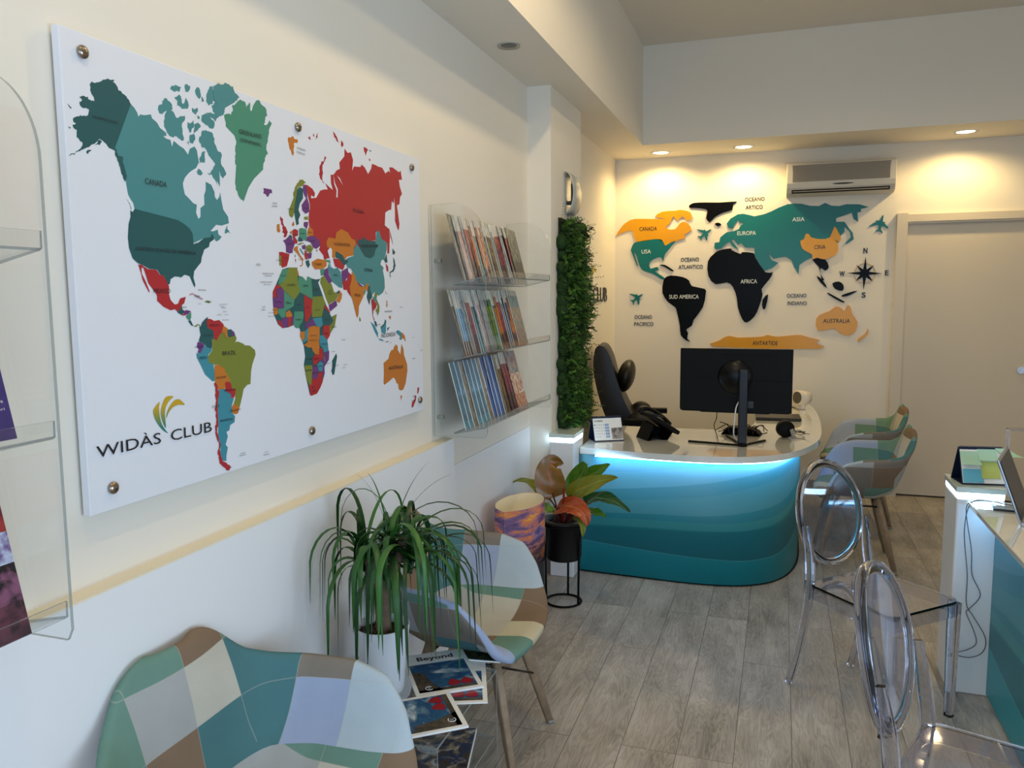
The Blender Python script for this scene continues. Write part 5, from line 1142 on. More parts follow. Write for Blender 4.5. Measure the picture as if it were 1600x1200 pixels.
# desk calendar
NAVY = mat('calendar_navy', '10203C', 0.5)
def desk_calendar(loc, rz, w, h, label, name='desk_calendar'):
    t = thing(name, label, 'calendar', loc, rz)
    a = radians(24); dx = h * sin(a); z = h * cos(a)
    bm = NB()
    # local: spine along X, front page towards -Y
    for sgn in (1, -1):
        prism(bm, [(-w / 2, 0), (w / 2, 0), (w / 2, h), (-w / 2, h)], lambda u, v, ww: Vector((u, sgn * (-dx + v * sin(a)) - sgn * ww * cos(a), v * cos(a) - 0 * ww)), 0.002)
    prism(bm, [(-w / 2, -dx), (w / 2, -dx), (w / 2, dx), (-w / 2, dx)], lambda u, v, ww: Vector((u, v, ww)), 0.002)
    obj('stand', bm, NAVY, t)
    pg = lambda u, v, ww=0: Vector((u, -dx + v * sin(a) - (0.0035 + ww) * cos(a), v * cos(a) + (0.0035 + ww) * sin(a)))
    bm = NB(); prism(bm, [(-w / 2 + 0.003, 0.006), (w / 2 - 0.003, 0.006), (w / 2 - 0.003, h - 0.012), (-w / 2 + 0.003, h - 0.012)], lambda u, v, ww: pg(u, v, 0), 0); obj('page', bm, PAPER, t)
    bm = NB()
    for i in range(22): 
        x = -w / 2 + 0.008 + i * (w - 0.016) / 21
        tube(bm, [(x, 0.006 * cos(q), z - 0.002 + 0.006 * sin(q)) for q in [2 * pi * k / 8 for k in range(8)]], 0.0009, 4, True)
    obj('spiral_binding', bm, mat('wire_blue', '2A4A78', 0.3, metal=0.5), t)
    return t, pg
c1, pg = desk_calendar((-0.985, 4.72, DH), radians(30), 0.185, 0.155, 'white December desk calendar with a small photo, at the left end of the reception desk')
bm = NB(); text(bm, 'DICEMBRE', lambda u, v, w: pg(-0.08 + u, 0.122 + v, 0.0006), 0.052, 0.009, 0.02)
for r_ in range(5):
    for d_ in range(7):
        n_ = r_ * 7 + d_ + 1
        if n_ <= 31: text(bm, str(n_), lambda u, v, w: pg(-0.083 + d_ * 0.0135 + u, 0.098 - r_ * 0.018 + v, 0.0006), 0.006, 0.007)
obj('page_lettering', bm, INK, c1)
bm = NB(); prism(bm, [(0.02, 0.012), (0.088, 0.012), (0.088, 0.082), (0.02, 0.082)], lambda u, v, w: pg(u, v, 0.0005), 0); obj('photo', bm, ramp_mat('calendar_photo', ['2A2524', '6A6260', 'B0A8A4', '4A3A38'], 30), c1)
bm = NB()
for r_ in range(5): prism(bm, [(-0.018, 0.022 + r_ * 0.018), (0.008, 0.022 + r_ * 0.018), (0.008, 0.036 + r_ * 0.018), (-0.018, 0.036 + r_ * 0.018)], lambda u, v, w: pg(u, v, 0.0004), 0)
obj('weekend_tint', bm, mat('weekend_blue', '9FB4D8', 0.6), c1)
# headphones-like black holder, card
hd = thing('cable_puck', 'round black gadget standing on edge at the right end of the desk, beside its cable', 'gadget', (0.045, 5.10, DH), radians(20))
bm = NB(); lathe(bm, [(0.045, -0.03), (0.052, -0.02), (0.052, 0.02), (0.045, 0.03), (0.034, 0.03), (0.032, 0.012), (0.001, 0.012)], n=32)
for v in bm.verts: v.co = Vector((v.co.x, v.co.z, v.co.y + 0.052))
obj('body', bm, BLACK, hd, True)
bm = NB(); box(bm, (0.03, -0.045, 0.03), (0.022, 0.004, 0.065), Euler((radians(20), radians(-25), 0)).to_matrix()); obj('metal_clip', bm, ALU, hd)
cb = NB(); rg = random.Random(8); p_ = []
for i in range(22): p_.append((0.10 + 0.07 * cos(i * 0.9) + rg.uniform(-0.02, 0.02), 5.17 + 0.06 * sin(i * 1.1) + rg.uniform(-0.02, 0.02), DH + 0.008 + abs(0.018 * sin(i * 1.7))))
tube(cb, smooth_path(p_, 5), 0.002, 6); tag(obj('coiled_cable', cb, BLACK, None, True), 'tangled thin black cable at the right end of the desk', 'cable')
# docking box with cables behind the monitor foot
dk = thing('docking_box', 'flat black box with tangled cables behind the monitor foot', 'electronics', (-0.21, 5.14, DH), radians(-8))
bm = NB(); prism(bm, [(-0.12, 0), (0.12, 0), (0.10, 0.026), (0.06, 0.045), (-0.07, 0.045), (-0.10, 0.026)], lambda u, v, w: Vector((u, -0.05 + w, v)), 0.10); bmesh.ops.recalc_face_normals(bm, faces=bm.faces); bevel(obj('body', bm, BLACK, dk), 0.004, 2)
for q in range(3):
    bm = NB(); pts = [(-0.15 + 0.03 * i + rg.uniform(-0.02, 0.02), -0.07 + 0.05 * q + rg.uniform(-0.04, 0.04), 0.012 + rg.uniform(0, 0.06)) for i in range(11)]; tube(bm, smooth_path(pts, 5), 0.0028, 6); obj('cable', bm, BLACK if q != 1 else mat('cable_brown', '3A2018', 0.5), dk, True)
# closed laptop, white camera
lt = thing('closed_laptop', 'dark closed laptop lying on the desk return, right of the monitor', 'laptop', (0.0, 5.86, DH), radians(3))
bm = NB(); box2(bm, (-0.15, -0.11, 0.004), (0.15, 0.11, 0.014)); bevel(obj('base', bm, mat('laptop_dark', '2A2724', 0.4), lt), 0.003, 2)
bm = NB(); box2(bm, (-0.15, -0.11, 0.015), (0.15, 0.11, 0.022)); bevel(obj('lid', bm, mat('laptop_lid', '3A3530', 0.35), lt), 0.003, 2)
hd2 = thing('white_camera', 'small white camera with a round dark lens at the far right end of the desk', 'camera', (0.165, 6.38, DH), radians(-50)); hd2.scale = (1.25, 1.25, 1.25)
WW = mat('warm_white_plastic', 'E8DFD0', 0.35)
bm = NB(); cyl(bm, (0, -0.03, 0.075), (0, 0.05, 0.07), 0.045, 0.038, 28); obj('head', bm, WW, hd2, True)
bm = NB(); cyl(bm, (0, -0.034, 0.0752), (0, -0.028, 0.075), 0.036, n=28); obj('lens', bm, mat('lens_grey', '5C5850', 0.3), hd2)
bm = NB(); box(bm, (-0.07, 0.03, 0.028), (0.13, 0.05, 0.04), Euler((0, radians(-8), 0)).to_matrix()); cyl(bm, (0, 0.01, 0.0), (0, 0.01, 0.05), 0.02); bevel(obj('handle', bm, WW, hd2), 0.01, 3)

# ================================================================ OFFICE CHAIR
LEA = mat('black_leather', '14110F', 0.38, bump=0.2, bscale=120)
oc = thing('office_chair', 'black high-backed leather office chair with head pillow behind the desk', 'chair', (-1.025, 5.90, 0), radians(8))
def pad(name, c, s, rot=(0, 0, 0), lv=2, m=LEA, parent=oc):
    bm = NB(); box(bm, (0, 0, 0), s); o = obj(name, bm, m, parent); bmesh_b = bevel(o, min(s) * 0.42, 4, 30); o.location = c; o.rotation_euler = [radians(a) for a in rot]
    for p in o.data.polygons: p.use_smooth = True
    return o
def side_slab(name, prof, w, parent, m=LEA):
    bm = NB(); prism(bm, [(p.x, p.y) for p in smooth_path([(a, c, 0) for a, c in prof], 5, True)], lambda u, v, ww: Vector((u, -w / 2 + ww, v)), w)
    bmesh.ops.recalc_face_normals(bm, faces=bm.faces)
    bk = [v for v in bm.verts if abs(v.co.y + w / 2) < 1e-5]
    try: bm.faces.new(bmesh.ops.contextual_create(bm, geom=bk)['faces'][0].verts) if False else bmesh.ops.holes_fill(bm, edges=bm.edges)
    except Exception: pass
    o = obj(name, bm, m, parent); bevel(o, 0.025, 4, 50)
    for p in o.data.polygons: p.use_smooth = True
    return o
side_slab('backrest', [(-0.10, 0.50), (0.02, 0.50), (0.03, 0.66), (-0.06, 0.85), (-0.12, 1.02), (-0.16, 1.16), (-0.21, 1.24), (-0.27, 1.22), (-0.28, 1.05), (-0.22, 0.80), (-0.14, 0.62)], 0.44, oc)
bm = NB(); ball(bm, (-0.055, 0, 1.01), 0.13, (0.5, 1.35, 0.95), 24, Euler((0, radians(14), 0)).to_matrix()); obj('head_pillow', bm, LEA, oc, True)
bm = NB(); ball(bm, (0.05, -0.22, 0.66), 0.14, (0.75, 0.35, 0.95), 20, Euler((0, radians(25), 0)).to_matrix()); obj('side_bolster', bm, LEA, oc, True)
bm = NB(); ball(bm, (0.05, 0.22, 0.66), 0.14, (0.75, 0.35, 0.95), 20); obj('side_bolster', bm, LEA, oc, True)
side_slab('seat', [(-0.12, 0.42), (0.30, 0.42), (0.36, 0.47), (0.30, 0.52), (0.1, 0.53), (-0.1, 0.55)], 0.50, oc)
for sy in (-0.30, 0.30):
    bm = NB(); sweep(bm, smooth_path([(-0.05, sy * 0.8, 0.44), (-0.03, sy, 0.50), (-0.02, sy, 0.66), (0.0, sy, 0.70)]), rrect(0.03, 0.05, 0.01), up=(1, 0, 0)); box(bm, (0.10, sy, 0.71), (0.30, 0.07, 0.035)); bevel(obj('armrest', bm, BLACK, oc), 0.01, 3)
bm = NB(); cyl(bm, (0.08, 0, 0.10), (0.08, 0, 0.43), 0.028)
for i in range(5):
    a = 2 * pi * i / 5; cyl(bm, (0.08, 0, 0.09), (0.08 + 0.3 * cos(a), 0.3 * sin(a), 0.06), 0.022, 0.014, 10)
obj('base', bm, BLACK, oc)
for i in range(5):
    a = 2 * pi * i / 5; bm = NB(); cyl(bm, (0.08 + 0.3 * cos(a), 0.3 * sin(a) - 0.02, 0.03), (0.08 + 0.3 * cos(a), 0.3 * sin(a) + 0.02, 0.03), 0.03); obj('caster', bm, BLACK, oc)

# ================================================================ PATCHWORK ARMCHAIRS
def patchwork_material(name, W0, W1, W2, S0, S1, S2, phase=0.0):
    """patches laid out in the shell's own coordinates: bands of height and columns around the back, squares on the seat"""
    m = bpy.data.materials.new(name); m.use_nodes = True; nt = m.node_tree; b = nt.nodes['Principled BSDF']
    b.inputs['Roughness'].default_value = 0.95; b.inputs['Specular IOR Level'].default_value = 0.1
    tc = nt.nodes.new('ShaderNodeTexCoord'); sp = nt.nodes.new('ShaderNodeSeparateXYZ'); nt.links.new(tc.outputs['Object'], sp.inputs[0]); X, Y, Z = sp.outputs
    def M(op, a, c=0.0, d=0.0):
        n = nt.nodes.new('ShaderNodeMath'); n.operation = op
        for i, v in enumerate((a, c, d)):
            if isinstance(v, (int, float)): n.inputs[i].default_value = v
            else: nt.links.new(v, n.inputs[i])
        return n.outputs[0]
    def table(idx, n, cols):
        r = nt.nodes.new('ShaderNodeValToRGB'); r.color_ramp.interpolation = 'CONSTANT'; e = r.color_ramp.elements
        e[0].position = 0; e[0].color = srgb(cols[0]); e[1].position = 1.0 / n; e[1].color = srgb(cols[1])
        for k in range(2, n): x = e.new(k / n); x.color = srgb(cols[k])
        nt.links.new(M('DIVIDE', M('ADD', idx, 0.5), n), r.inputs[0]); return r.outputs[0]
    def mix(f, a, c):
        x = nt.nodes.new('ShaderNodeMix'); x.data_type = 'RGBA'; nt.links.new(f, x.inputs[0]); nt.links.new(a, x.inputs[6])
        if isinstance(c, str): x.inputs[7].default_value = srgb(c)
        else: nt.links.new(c, x.inputs[7])
        return x.outputs[2]
    sg = M('SIGN', Y)
    arm = M('GREATER_THAN', X, -0.19)
    s_ = M('ADD', M('MULTIPLY', M('SUBTRACT', 1.0, arm), Y), M('MULTIPLY', arm, M('MULTIPLY', sg, M('ADD', M('MULTIPLY', X, 1.1), 0.27 + 0.209))))
    W = 0.155
    cw = M('ADD', M('DIVIDE', s_, W), 4.0 + phase); ci = M('MINIMUM', M('MAXIMUM', M('FLOOR', cw), 0.0), 7.0)
    C_ = PATCH_COL
    def row(zs): return table(ci, 8, [C_[k] for k in zs.split()])
    r0 = row(W0); r1 = row(W1); r2 = row(W2)
    wallc = mix(M('GREATER_THAN', Z, 0.775), mix(M('GREATER_THAN', Z, 0.638), r0, r1), r2)
    cs = M('ADD', M('DIVIDE', Y, 0.13), 2.5); cj = M('MINIMUM', M('MAXIMUM', M('FLOOR', cs), 0.0), 4.0)
    def srow(zs): return table(cj, 5, [C_[k] for k in zs.split()])
    s0 = srow(S0); s1 = srow(S1); s2 = srow(S2)
    seatc = mix(M('GREATER_THAN', X, 0.11), mix(M('GREATER_THAN', X, -0.04), s0, s1), s2)
    col = mix(M('GREATER_THAN', Z, 0.505), seatc, wallc)
    # stitched seams
    def near(v, t): return M('LESS_THAN', M('ABSOLUTE', v), t)
    def fr(v): return M('SUBTRACT', M('FRACT', M('ADD', v, 0.5)), 0.5)
    zz = M('GREATER_THAN', Z, 0.505)
    wl = M('MAXIMUM', M('MAXIMUM', near(M('SUBTRACT', Z, 0.775), 0.0012), near(M('SUBTRACT', Z, 0.638), 0.0012)), near(fr(cw), 0.009))
    sl = M('MAXIMUM', M('MAXIMUM', near(M('SUBTRACT', X, 0.11), 0.0012), near(M('SUBTRACT', X, -0.04), 0.0012)), near(fr(cs), 0.010))
    seam = M('ADD', M('MULTIPLY', zz, wl), M('MULTIPLY', M('SUBTRACT', 1.0, zz), sl))
    n = nt.nodes.new('ShaderNodeTexNoise'); n.inputs['Scale'].default_value = 9; n.inputs['Detail'].default_value = 8; nt.links.new(tc.outputs['Object'], n.inputs['Vector'])
    h = nt.nodes.new('ShaderNodeHueSaturation'); nt.links.new(col, h.inputs['Color']); nt.links.new(M('ADD', M('MULTIPLY', n.outputs['Fac'], 0.22), 0.89), h.inputs['Value'])
    nt.links.new(mix(M('MULTIPLY', seam, 0.35), h.outputs[0], 'B9B6AA'), b.inputs['Base Color'])
    n2 = nt.nodes.new('ShaderNodeTexNoise'); n2.inputs['Scale'].default_value = 420; nt.links.new(tc.outputs['Object'], n2.inputs['Vector'])
    bp = nt.nodes.new('ShaderNodeBump'); bp.inputs['Strength'].default_value = 0.5; bp.inputs['Distance'].default_value = 0.0015
    nt.links.new(M('SUBTRACT', n2.outputs['Fac'], M('MULTIPLY', seam, 0.8)), bp.inputs['Height']); nt.links.new(bp.outputs[0], b.inputs['Normal'])
    return m
PATCH_COL = {'G': '6E9082', 'T': '507A7E', 'B': '85705C', 'Ta': '857C72', 'C': 'C2BEB0', 'LG': 'A8AAA8', 'LB': 'A0ACC6', 'SB': 'B4C2CA', 'Cr': 'CAC2A6'}
PATCHM = patchwork_material('patchwork_fabric', 'LB G T B T T LB SB', 'LB LB G LG C T Ta SB', 'G G G G B G Ta Ta', 'B Ta C LG G', 'T B C C G', 'LB G Cr B B')
PATCHO = patchwork_material('patchwork_fabric_back', 'Ta Ta LG B T LG B Ta', 'LB G Ta LG C B Ta LG', 'G G B G B G Ta Ta', 'B Ta LG C G', 'T B LG Ta Ta', 'LG G Ta B B', 0.4)
def lerp_tab(tab, t):
    for (t0, v0), (t1, v1) in zip(tab, tab[1:]):
        if t <= t1:
            k = (t - t0) / (t1 - t0); k = k * k * (3 - 2 * k) * 0.5 + k * 0.5
            return Vector([a + (c - a) * k for a, c in zip(v0, v1)])
    return Vector(tab[-1][1])
CEN = [(0, (.235, .0, .415)), (.06, (.24, 0, .445)), (.14, (.20, 0, .455)), (.35, (.05, 0, .435)), (.5, (-.10, 0, .430)), (.6, (-.185, 0, .465)), (.7, (-.215, 0, .55)), (.85, (-.24, 0, .70)), (.96, (-.268, 0, .815)), (1, (-.285, 0, .83))]
RIM = [(0, (.20, .19, .405)), (.08, (.205, .235, .43)), (.16, (.19, .275, .475)), (.26, (.145, .305, .58)), (.36, (.08, .325, .66)), (.48, (-.02, .325, .688)), (.6, (-.13, .31, .692)), (.72, (-.215, .27, .702)), (.82, (-.262, .215, .735)), (.9, (-.285, .165, .79)), (.96, (-.295, .125, .822)), (1, (-.30, .07, .835))]
def shell_point(a, b_):
    c = lerp_tab(CEN, b_); r = lerp_tab(RIM, b_); s = abs(a)
    yy = r.y * (s ** 0.9) * (1 if a >= 0 else -1)
    return Vector((c.x + (r.x - c.x) * s ** 2.2, yy, c.z + (r.z - c.z) * s ** 3.0))
def make_armchair():
    t = thing('patchwork_armchair', 'x', 'armchair')
    NA, NR = 6 * 4, 6 * 5
    bm = NB(); g = [[bm.verts.new(shell_point(-1 + 2 * i / NA, j / NR)) for i in range(NA + 1)] for j in range(NR + 1)]
    for j in range(NR):
        for i in range(NA):
            bm.faces.new((g[j][i], g[j][i + 1], g[j + 1][i + 1], g[j + 1][i]))
    bmesh.ops.recalc_face_normals(bm, faces=bm.faces)
    if sum(f.normal.z for f in bm.faces) < 0: bmesh.ops.reverse_faces(bm, faces=bm.faces)
    o = obj('seat_shell', bm, [PATCHM, PATCHO], t)
    md = o.modifiers.new('thick', 'SOLIDIFY'); md.thickness = 0.030; md.offset = -1; md.material_offset = 1; md.material_offset_rim = 0
    subsurf(o, 1)
    bm = NB()
    for sx in (1, -1):
        tube(bm, smooth_path([(0.13 * sx, -0.14, 0.37), (0.10 * sx, -0.06, 0.395), (0.10 * sx, 0.06, 0.395), (0.13 * sx, 0.14, 0.37)]), 0.007, 8)
        tube(bm, [(-0.13, 0.14 * sx, 0.37), (0.13, 0.14 * sx, 0.37)], 0.006, 8); tube(bm, [(0.13 * sx, -0.14, 0.37), (0.17 * sx, 0.185, 0.20)], 0.004, 6)
        cyl(bm, (0.10 * sx, 0.06, 0.395), (0.10 * sx, 0.06, 0.425), 0.012); cyl(bm, (0.10 * sx, -0.06, 0.395), (0.10 * sx, -0.06, 0.425), 0.012)
    obj('metal_frame', bm, mat('frame_black', '101012', 0.4), t, True)
    for sx in (1, -1):
        for sy in (1, -1):
            a, c = Vector((0.115 * sx, 0.125 * sy, 0.415)), Vector((0.215 * sx, 0.215 * sy, 0.0))
            bm = NB(); sweep(bm, [a, a.lerp(c, 0.3), c], rrect(0.042, 0.030, 0.008), scales=[0.85, 1.0, 0.62]); l = obj('leg', bm, WOODL, t, True)
            bm = NB(); ball(bm, a.lerp(c, 0.22), 0.006); cyl(bm, c + Vector((0, 0, 0.0)), c + Vector((0, 0, 0.012)), 0.0155); obj('glide', bm, mat('glide_grey', '8A8A88', 0.3), l, True)
    return t
ac1 = make_armchair(); proto = ac1
spots = [((-0.995, 1.395), 0, 'patchwork armchair nearest the camera at the bottom left, back against the wall'),
 ((-1.0, 2.545), 0, 'patchwork armchair by the wall beyond the ponytail palm, in front of the rolled sunset print'),
 ((0.445, 5.12), 180, 'patchwork armchair facing the desk end, the nearer of that pair'),
 ((0.535, 6.10), 180, 'patchwork armchair facing the desk end, the farther of that pair')]
for i, ((x, y), rz, lb) in enumerate(spots):
    o = ac1 if i == 0 else copy_tree(proto)
    o.location = (x, y, 0); o.rotation_euler = (0, 0, radians(rz)); o['label'] = lb; o['group'] = 'patchwork armchairs'

# ================================================================ CLEAR CHAIRS
def make_ghost():
    t = thing('clear_chair', 'x', 'chair')
    zs = 0.46
    bm = NB(); out = rrect(0.40, 0.395, 0.05, 5); out = [(x + 0.005, y * (1.0 if x > 0 else 0.92)) for x, y in out]
    prism(bm, out, lambda u, v, w: Vector((u, v, zs - 0.010 + w)), 0.010)
    bm.faces.new([v for v in bm.verts if abs(v.co.z - (zs - 0.010)) < 1e-6][::-1]); bmesh.ops.recalc_face_normals(bm, faces=bm.faces)
    obj('seat', bm, GHOST, t)
    bm = NB(); sweep(bm, [(x * 0.985, y * 0.985, zs - 0.0375) for x, y in out], [(-0.023, -0.003), (0.023, -0.003), (0.023, 0.003), (-0.023, 0.003)], closed=True); obj('seat_apron', bm, GHOST, t)
    for sy in (1, -1):
        bm = NB(); sweep(bm, [(0.187, 0.178 * sy, zs - 0.012), (0.187, 0.178 * sy, 0.25), (0.187, 0.178 * sy, 0.0)], rrect(0.040, 0.036, 0.006, 2), up=(1, 0, 0), scales=[1, 0.9, 0.72]); obj('leg', bm, GHOST, t)
        bm = NB(); pth = smooth_path([(-0.275, 0.178 * sy, 0.0), (-0.238, 0.175 * sy, 0.13), (-0.205, 0.170 * sy, 0.30), (-0.188, 0.168 * sy, 0.44), (-0.200, 0.160 * sy, 0.56), (-0.222, 0.166 * sy, 0.68)], 5)
        n = len(pth); sweep(bm, pth, rrect(0.038, 0.026, 0.006, 2), up=(1, 0, 0), scales=[0.72 + 0.28 * min(1, i / (n * 0.6)) if i < n * 0.75 else 1 - 0.45 * (i / n - 0.75) * 4 for i in range(n)]); obj('leg', bm, GHOST, t)
    def bp_(y, z): return Vector((-0.205 - (z - 0.5) * 0.20 - 0.022 * (1 - (y / 0.19) ** 2), y, z))
    A, B, zc = 0.168, 0.205, 0.708
    bm = NB(); ring = []
    for i in range(56):
        q = 2 * pi * i / 56; ring.append(bp_(A * cos(q), zc + B * sin(q)))
    sweep(bm, ring, rrect(0.030, 0.012, 0.004, 2), up=(1, 0, 0), closed=True); obj('oval_frame', bm, GHOST, t, True)
    bm = NB(); rows_ = []
    K = 10
    for k in range(K + 1):
        s = k / K * 0.965
        if k == 0: rows_.append([bm.verts.new(bp_(0, zc))]); continue
        rows_.append([bm.verts.new(bp_(A * s * cos(2 * pi * i / 56), zc + B * s * sin(2 * pi * i / 56))) for i in range(56)])
    for i in range(56): bm.faces.new((rows_[0][0], rows_[1][i], rows_[1][(i + 1) % 56]))
    for a, c in zip(rows_[1:], rows_[2:]):
        for i in range(56): bm.faces.new((a[i], c[i], c[(i + 1) % 56], a[(i + 1) % 56]))
    bmesh.ops.recalc_face_normals(bm, faces=bm.faces)
    o = obj('back_panel', bm, GHOST, t, True); md = o.modifiers.new('s', 'SOLIDIFY'); md.thickness = 0.007; md.offset = 0
    return t
g1 = make_ghost(); g1.location = (0.39, 3.278, 0); g1.rotation_euler = (0, 0, radians(-46)); g1['label'] = 'clear plastic chair with oval back standing free between the two desks'; g1['group'] = 'clear oval-back chairs'
g2 = copy_tree(g1); g2.location = (0.515, 2.05, 0); g2.rotation_euler = (0, 0, radians(-22)); g2['label'] = 'clear plastic chair with oval back nearest the camera, cut by the lower right corner'

# ================================================================ PLANTER WITH PHILODENDRON
SOIL = mat('soil', '3A2A22', 0.95, var=0.5, vscale=70, bump=1.0, bscale=70)
st = thing('planter_stand', 'thin black metal ring stand carrying the black pot before the desk', 'plant stand', (-1.045, 3.94, 0))
bm = NB(); tube(bm, [(0.092 * cos(a), 0.092 * sin(a), 0.006) for a in [2 * pi * i / 40 for i in range(40)]], 0.006, 8, True); obj('base_ring', bm, BLACK, st, True)
bm = NB(); tube(bm, [(0.108 * cos(a), 0.108 * sin(a), 0.425) for a in [2 * pi * i / 40 for i in range(40)]], 0.006, 8, True); obj('top_ring', bm, BLACK, st, True)
for a in (200, 340, 90):
    bm = NB(); x, y = cos(radians(a)), sin(radians(a)); tube(bm, [(0.092 * x, 0.092 * y, 0.006), (0.095 * x, 0.095 * y, 0.22), (0.107 * x, 0.107 * y, 0.425)], 0.006, 8); obj('leg', bm, BLACK, st, True)
pp = thing('potted_philodendron', 'philodendron with orange, bronze and green leaves in a matt black pot', 'potted plant', (-1.045, 3.94, 0.235))
bm = NB(); lathe(bm, [(0.06, 0.005), (0.088, 0.005), (0.094, 0.02), (0.095, 0.195), (0.117, 0.200), (0.117, 0.212), (0.088, 0.212), (0.084, 0.17)], cap1=False, n=44); obj('pot', bm, mat('pot_black', '08080A', 0.5), pp, True)
bm = NB(); lathe(bm, [(0.086, 0.185), (0.04, 0.192), (0.001, 0.194)], cap0=False, n=28); 
rg = random.Random(2)
for i in range(26):
    a = rg.uniform(0, 6.28); r = rg.uniform(0.02, 0.075); ball(bm, (r * cos(a), r * sin(a), 0.194), rg.uniform(0.006, 0.013), n=8)
obj('soil', bm, SOIL, pp, True)
def leafmat(name, c1, c2, vein):
    if name in MATS: return MATS[name]
    m = bpy.data.materials.new(name); m.use_nodes = True; nt = m.node_tree; b = nt.nodes['Principled BSDF']; b.inputs['Roughness'].default_value = 0.28
    uv = nt.nodes.new('ShaderNodeUVMap'); sp = nt.nodes.new('ShaderNodeSeparateXYZ'); nt.links.new(uv.outputs[0], sp.inputs[0])
    def mth(op, a, c=None, v=None):
        n = nt.nodes.new('ShaderNodeMath'); n.operation = op; nt.links.new(a, n.inputs[0])
        if c is not None: nt.links.new(c, n.inputs[1])
        if v is not None: n.inputs[1].default_value = v
        return n.outputs[0]
    ab = mth('ABSOLUTE', mth('SUBTRACT', sp.outputs[0], v=0.5))
    n = nt.nodes.new('ShaderNodeTexNoise'); n.inputs['Scale'].default_value = 5; nt.links.new(uv.outputs[0], n.inputs['Vector'])
    mx = nt.nodes.new('ShaderNodeMix'); mx.data_type = 'RGBA'; mr = nt.nodes.new('ShaderNodeMapRange'); mr.inputs[1].default_value = 0.35; mr.inputs[2].default_value = 0.65
    nt.links.new(n.outputs['Fac'], mr.inputs[0]); nt.links.new(mr.outputs[0], mx.inputs[0]); mx.inputs[6].default_value = srgb(c1); mx.inputs[7].default_value = srgb(c2)
    side = mth('SINE', mth('MULTIPLY', mth('SUBTRACT', sp.outputs[1], mth('MULTIPLY', ab, v=0.5)), v=55))
    sv = mth('MULTIPLY', mth('GREATER_THAN', side, v=0.93), v=0.25)
    mid = mth('LESS_THAN', ab, v=0.022)
    tot = nt.nodes.new('ShaderNodeMath'); tot.operation = 'MAXIMUM'; nt.links.new(sv, tot.inputs[0]); nt.links.new(mid, tot.inputs[1])
    mx2 = nt.nodes.new('ShaderNodeMix'); mx2.data_type = 'RGBA'; nt.links.new(tot.outputs[0], mx2.inputs[0]); nt.links.new(mx.outputs[2], mx2.inputs[6]); mx2.inputs[7].default_value = srgb(vein)
    nt.links.new(mx2.outputs[2], b.inputs['Base Color']); MATS[name] = m
    return m
LM = {'bronze': leafmat('leaf_bronze', '8A5A24', '6E5A22', 'A04A22'), 'orange': leafmat('leaf_orange', 'A8401C', 'B8582A', 'C88048'), 'green': leafmat('leaf_green', '3E7A1E', '5E8A22', '9AA84A'),
      'lime': leafmat('leaf_lime', '6E8A20', '8A7A24', 'A89A3A'), 'dark': leafmat('leaf_dark', '16401C', '24562A', '7AA070')}
def big_leaf(path, w, m, normal, fold=0.25, parent=pp, name='leaf', taper=1.0):
    """broad leaf along a smooth path, cupped along its midrib"""
    P = smooth_path(path, 5); n = len(P); bm = NB(); uvl = bm.loops.layers.uv.new('UVMap'); M_ = 8; rows_ = []; N0 = Vector(normal).normalized()
    for i, p in enumerate(P):
        s = i / (n - 1); t_ = (P[min(i + 1, n - 1)] - P[max(i - 1, 0)]).normalized(); side = t_.cross(N0).normalized(); nn = side.cross(t_)
        ww = w * (sin(pi * min(1, s ** 0.62)) ** 0.75) * (1 - 0.12 * s) if 0 < s < 1 else 0.002
        rows_.append([bm.verts.new(p + side * ww * (k / M_ * 2 - 1) + nn * (fold * ww * abs(k / M_ * 2 - 1) ** 1.3 + 0.004 * sin(s * 15 + k))) for k in range(M_ + 1)])
    for i in range(n - 1):
        for k in range(M_):
            f = bm.faces.new((rows_[i][k], rows_[i][k + 1], rows_[i + 1][k + 1], rows_[i + 1][k]))
            for l, (a, c) in zip(f.loops, ((k, i), (k + 1, i), (k + 1, i + 1), (k, i + 1))): l[uvl].uv = (a / M_, c / (n - 1))
    return obj(name, bm, m, parent, True)
K_ = 0.00325
def P2(u, v, d=0.0): return Vector(((u - 882) * K_ * 0.97 , d - (u - 882) * K_ * 0.25, (805 - v) * K_ + 0.205))
STEM = mat('stem_red', '5A1E1A', 0.4); STEMG = mat('stem_green', '5A6A2A', 0.4)
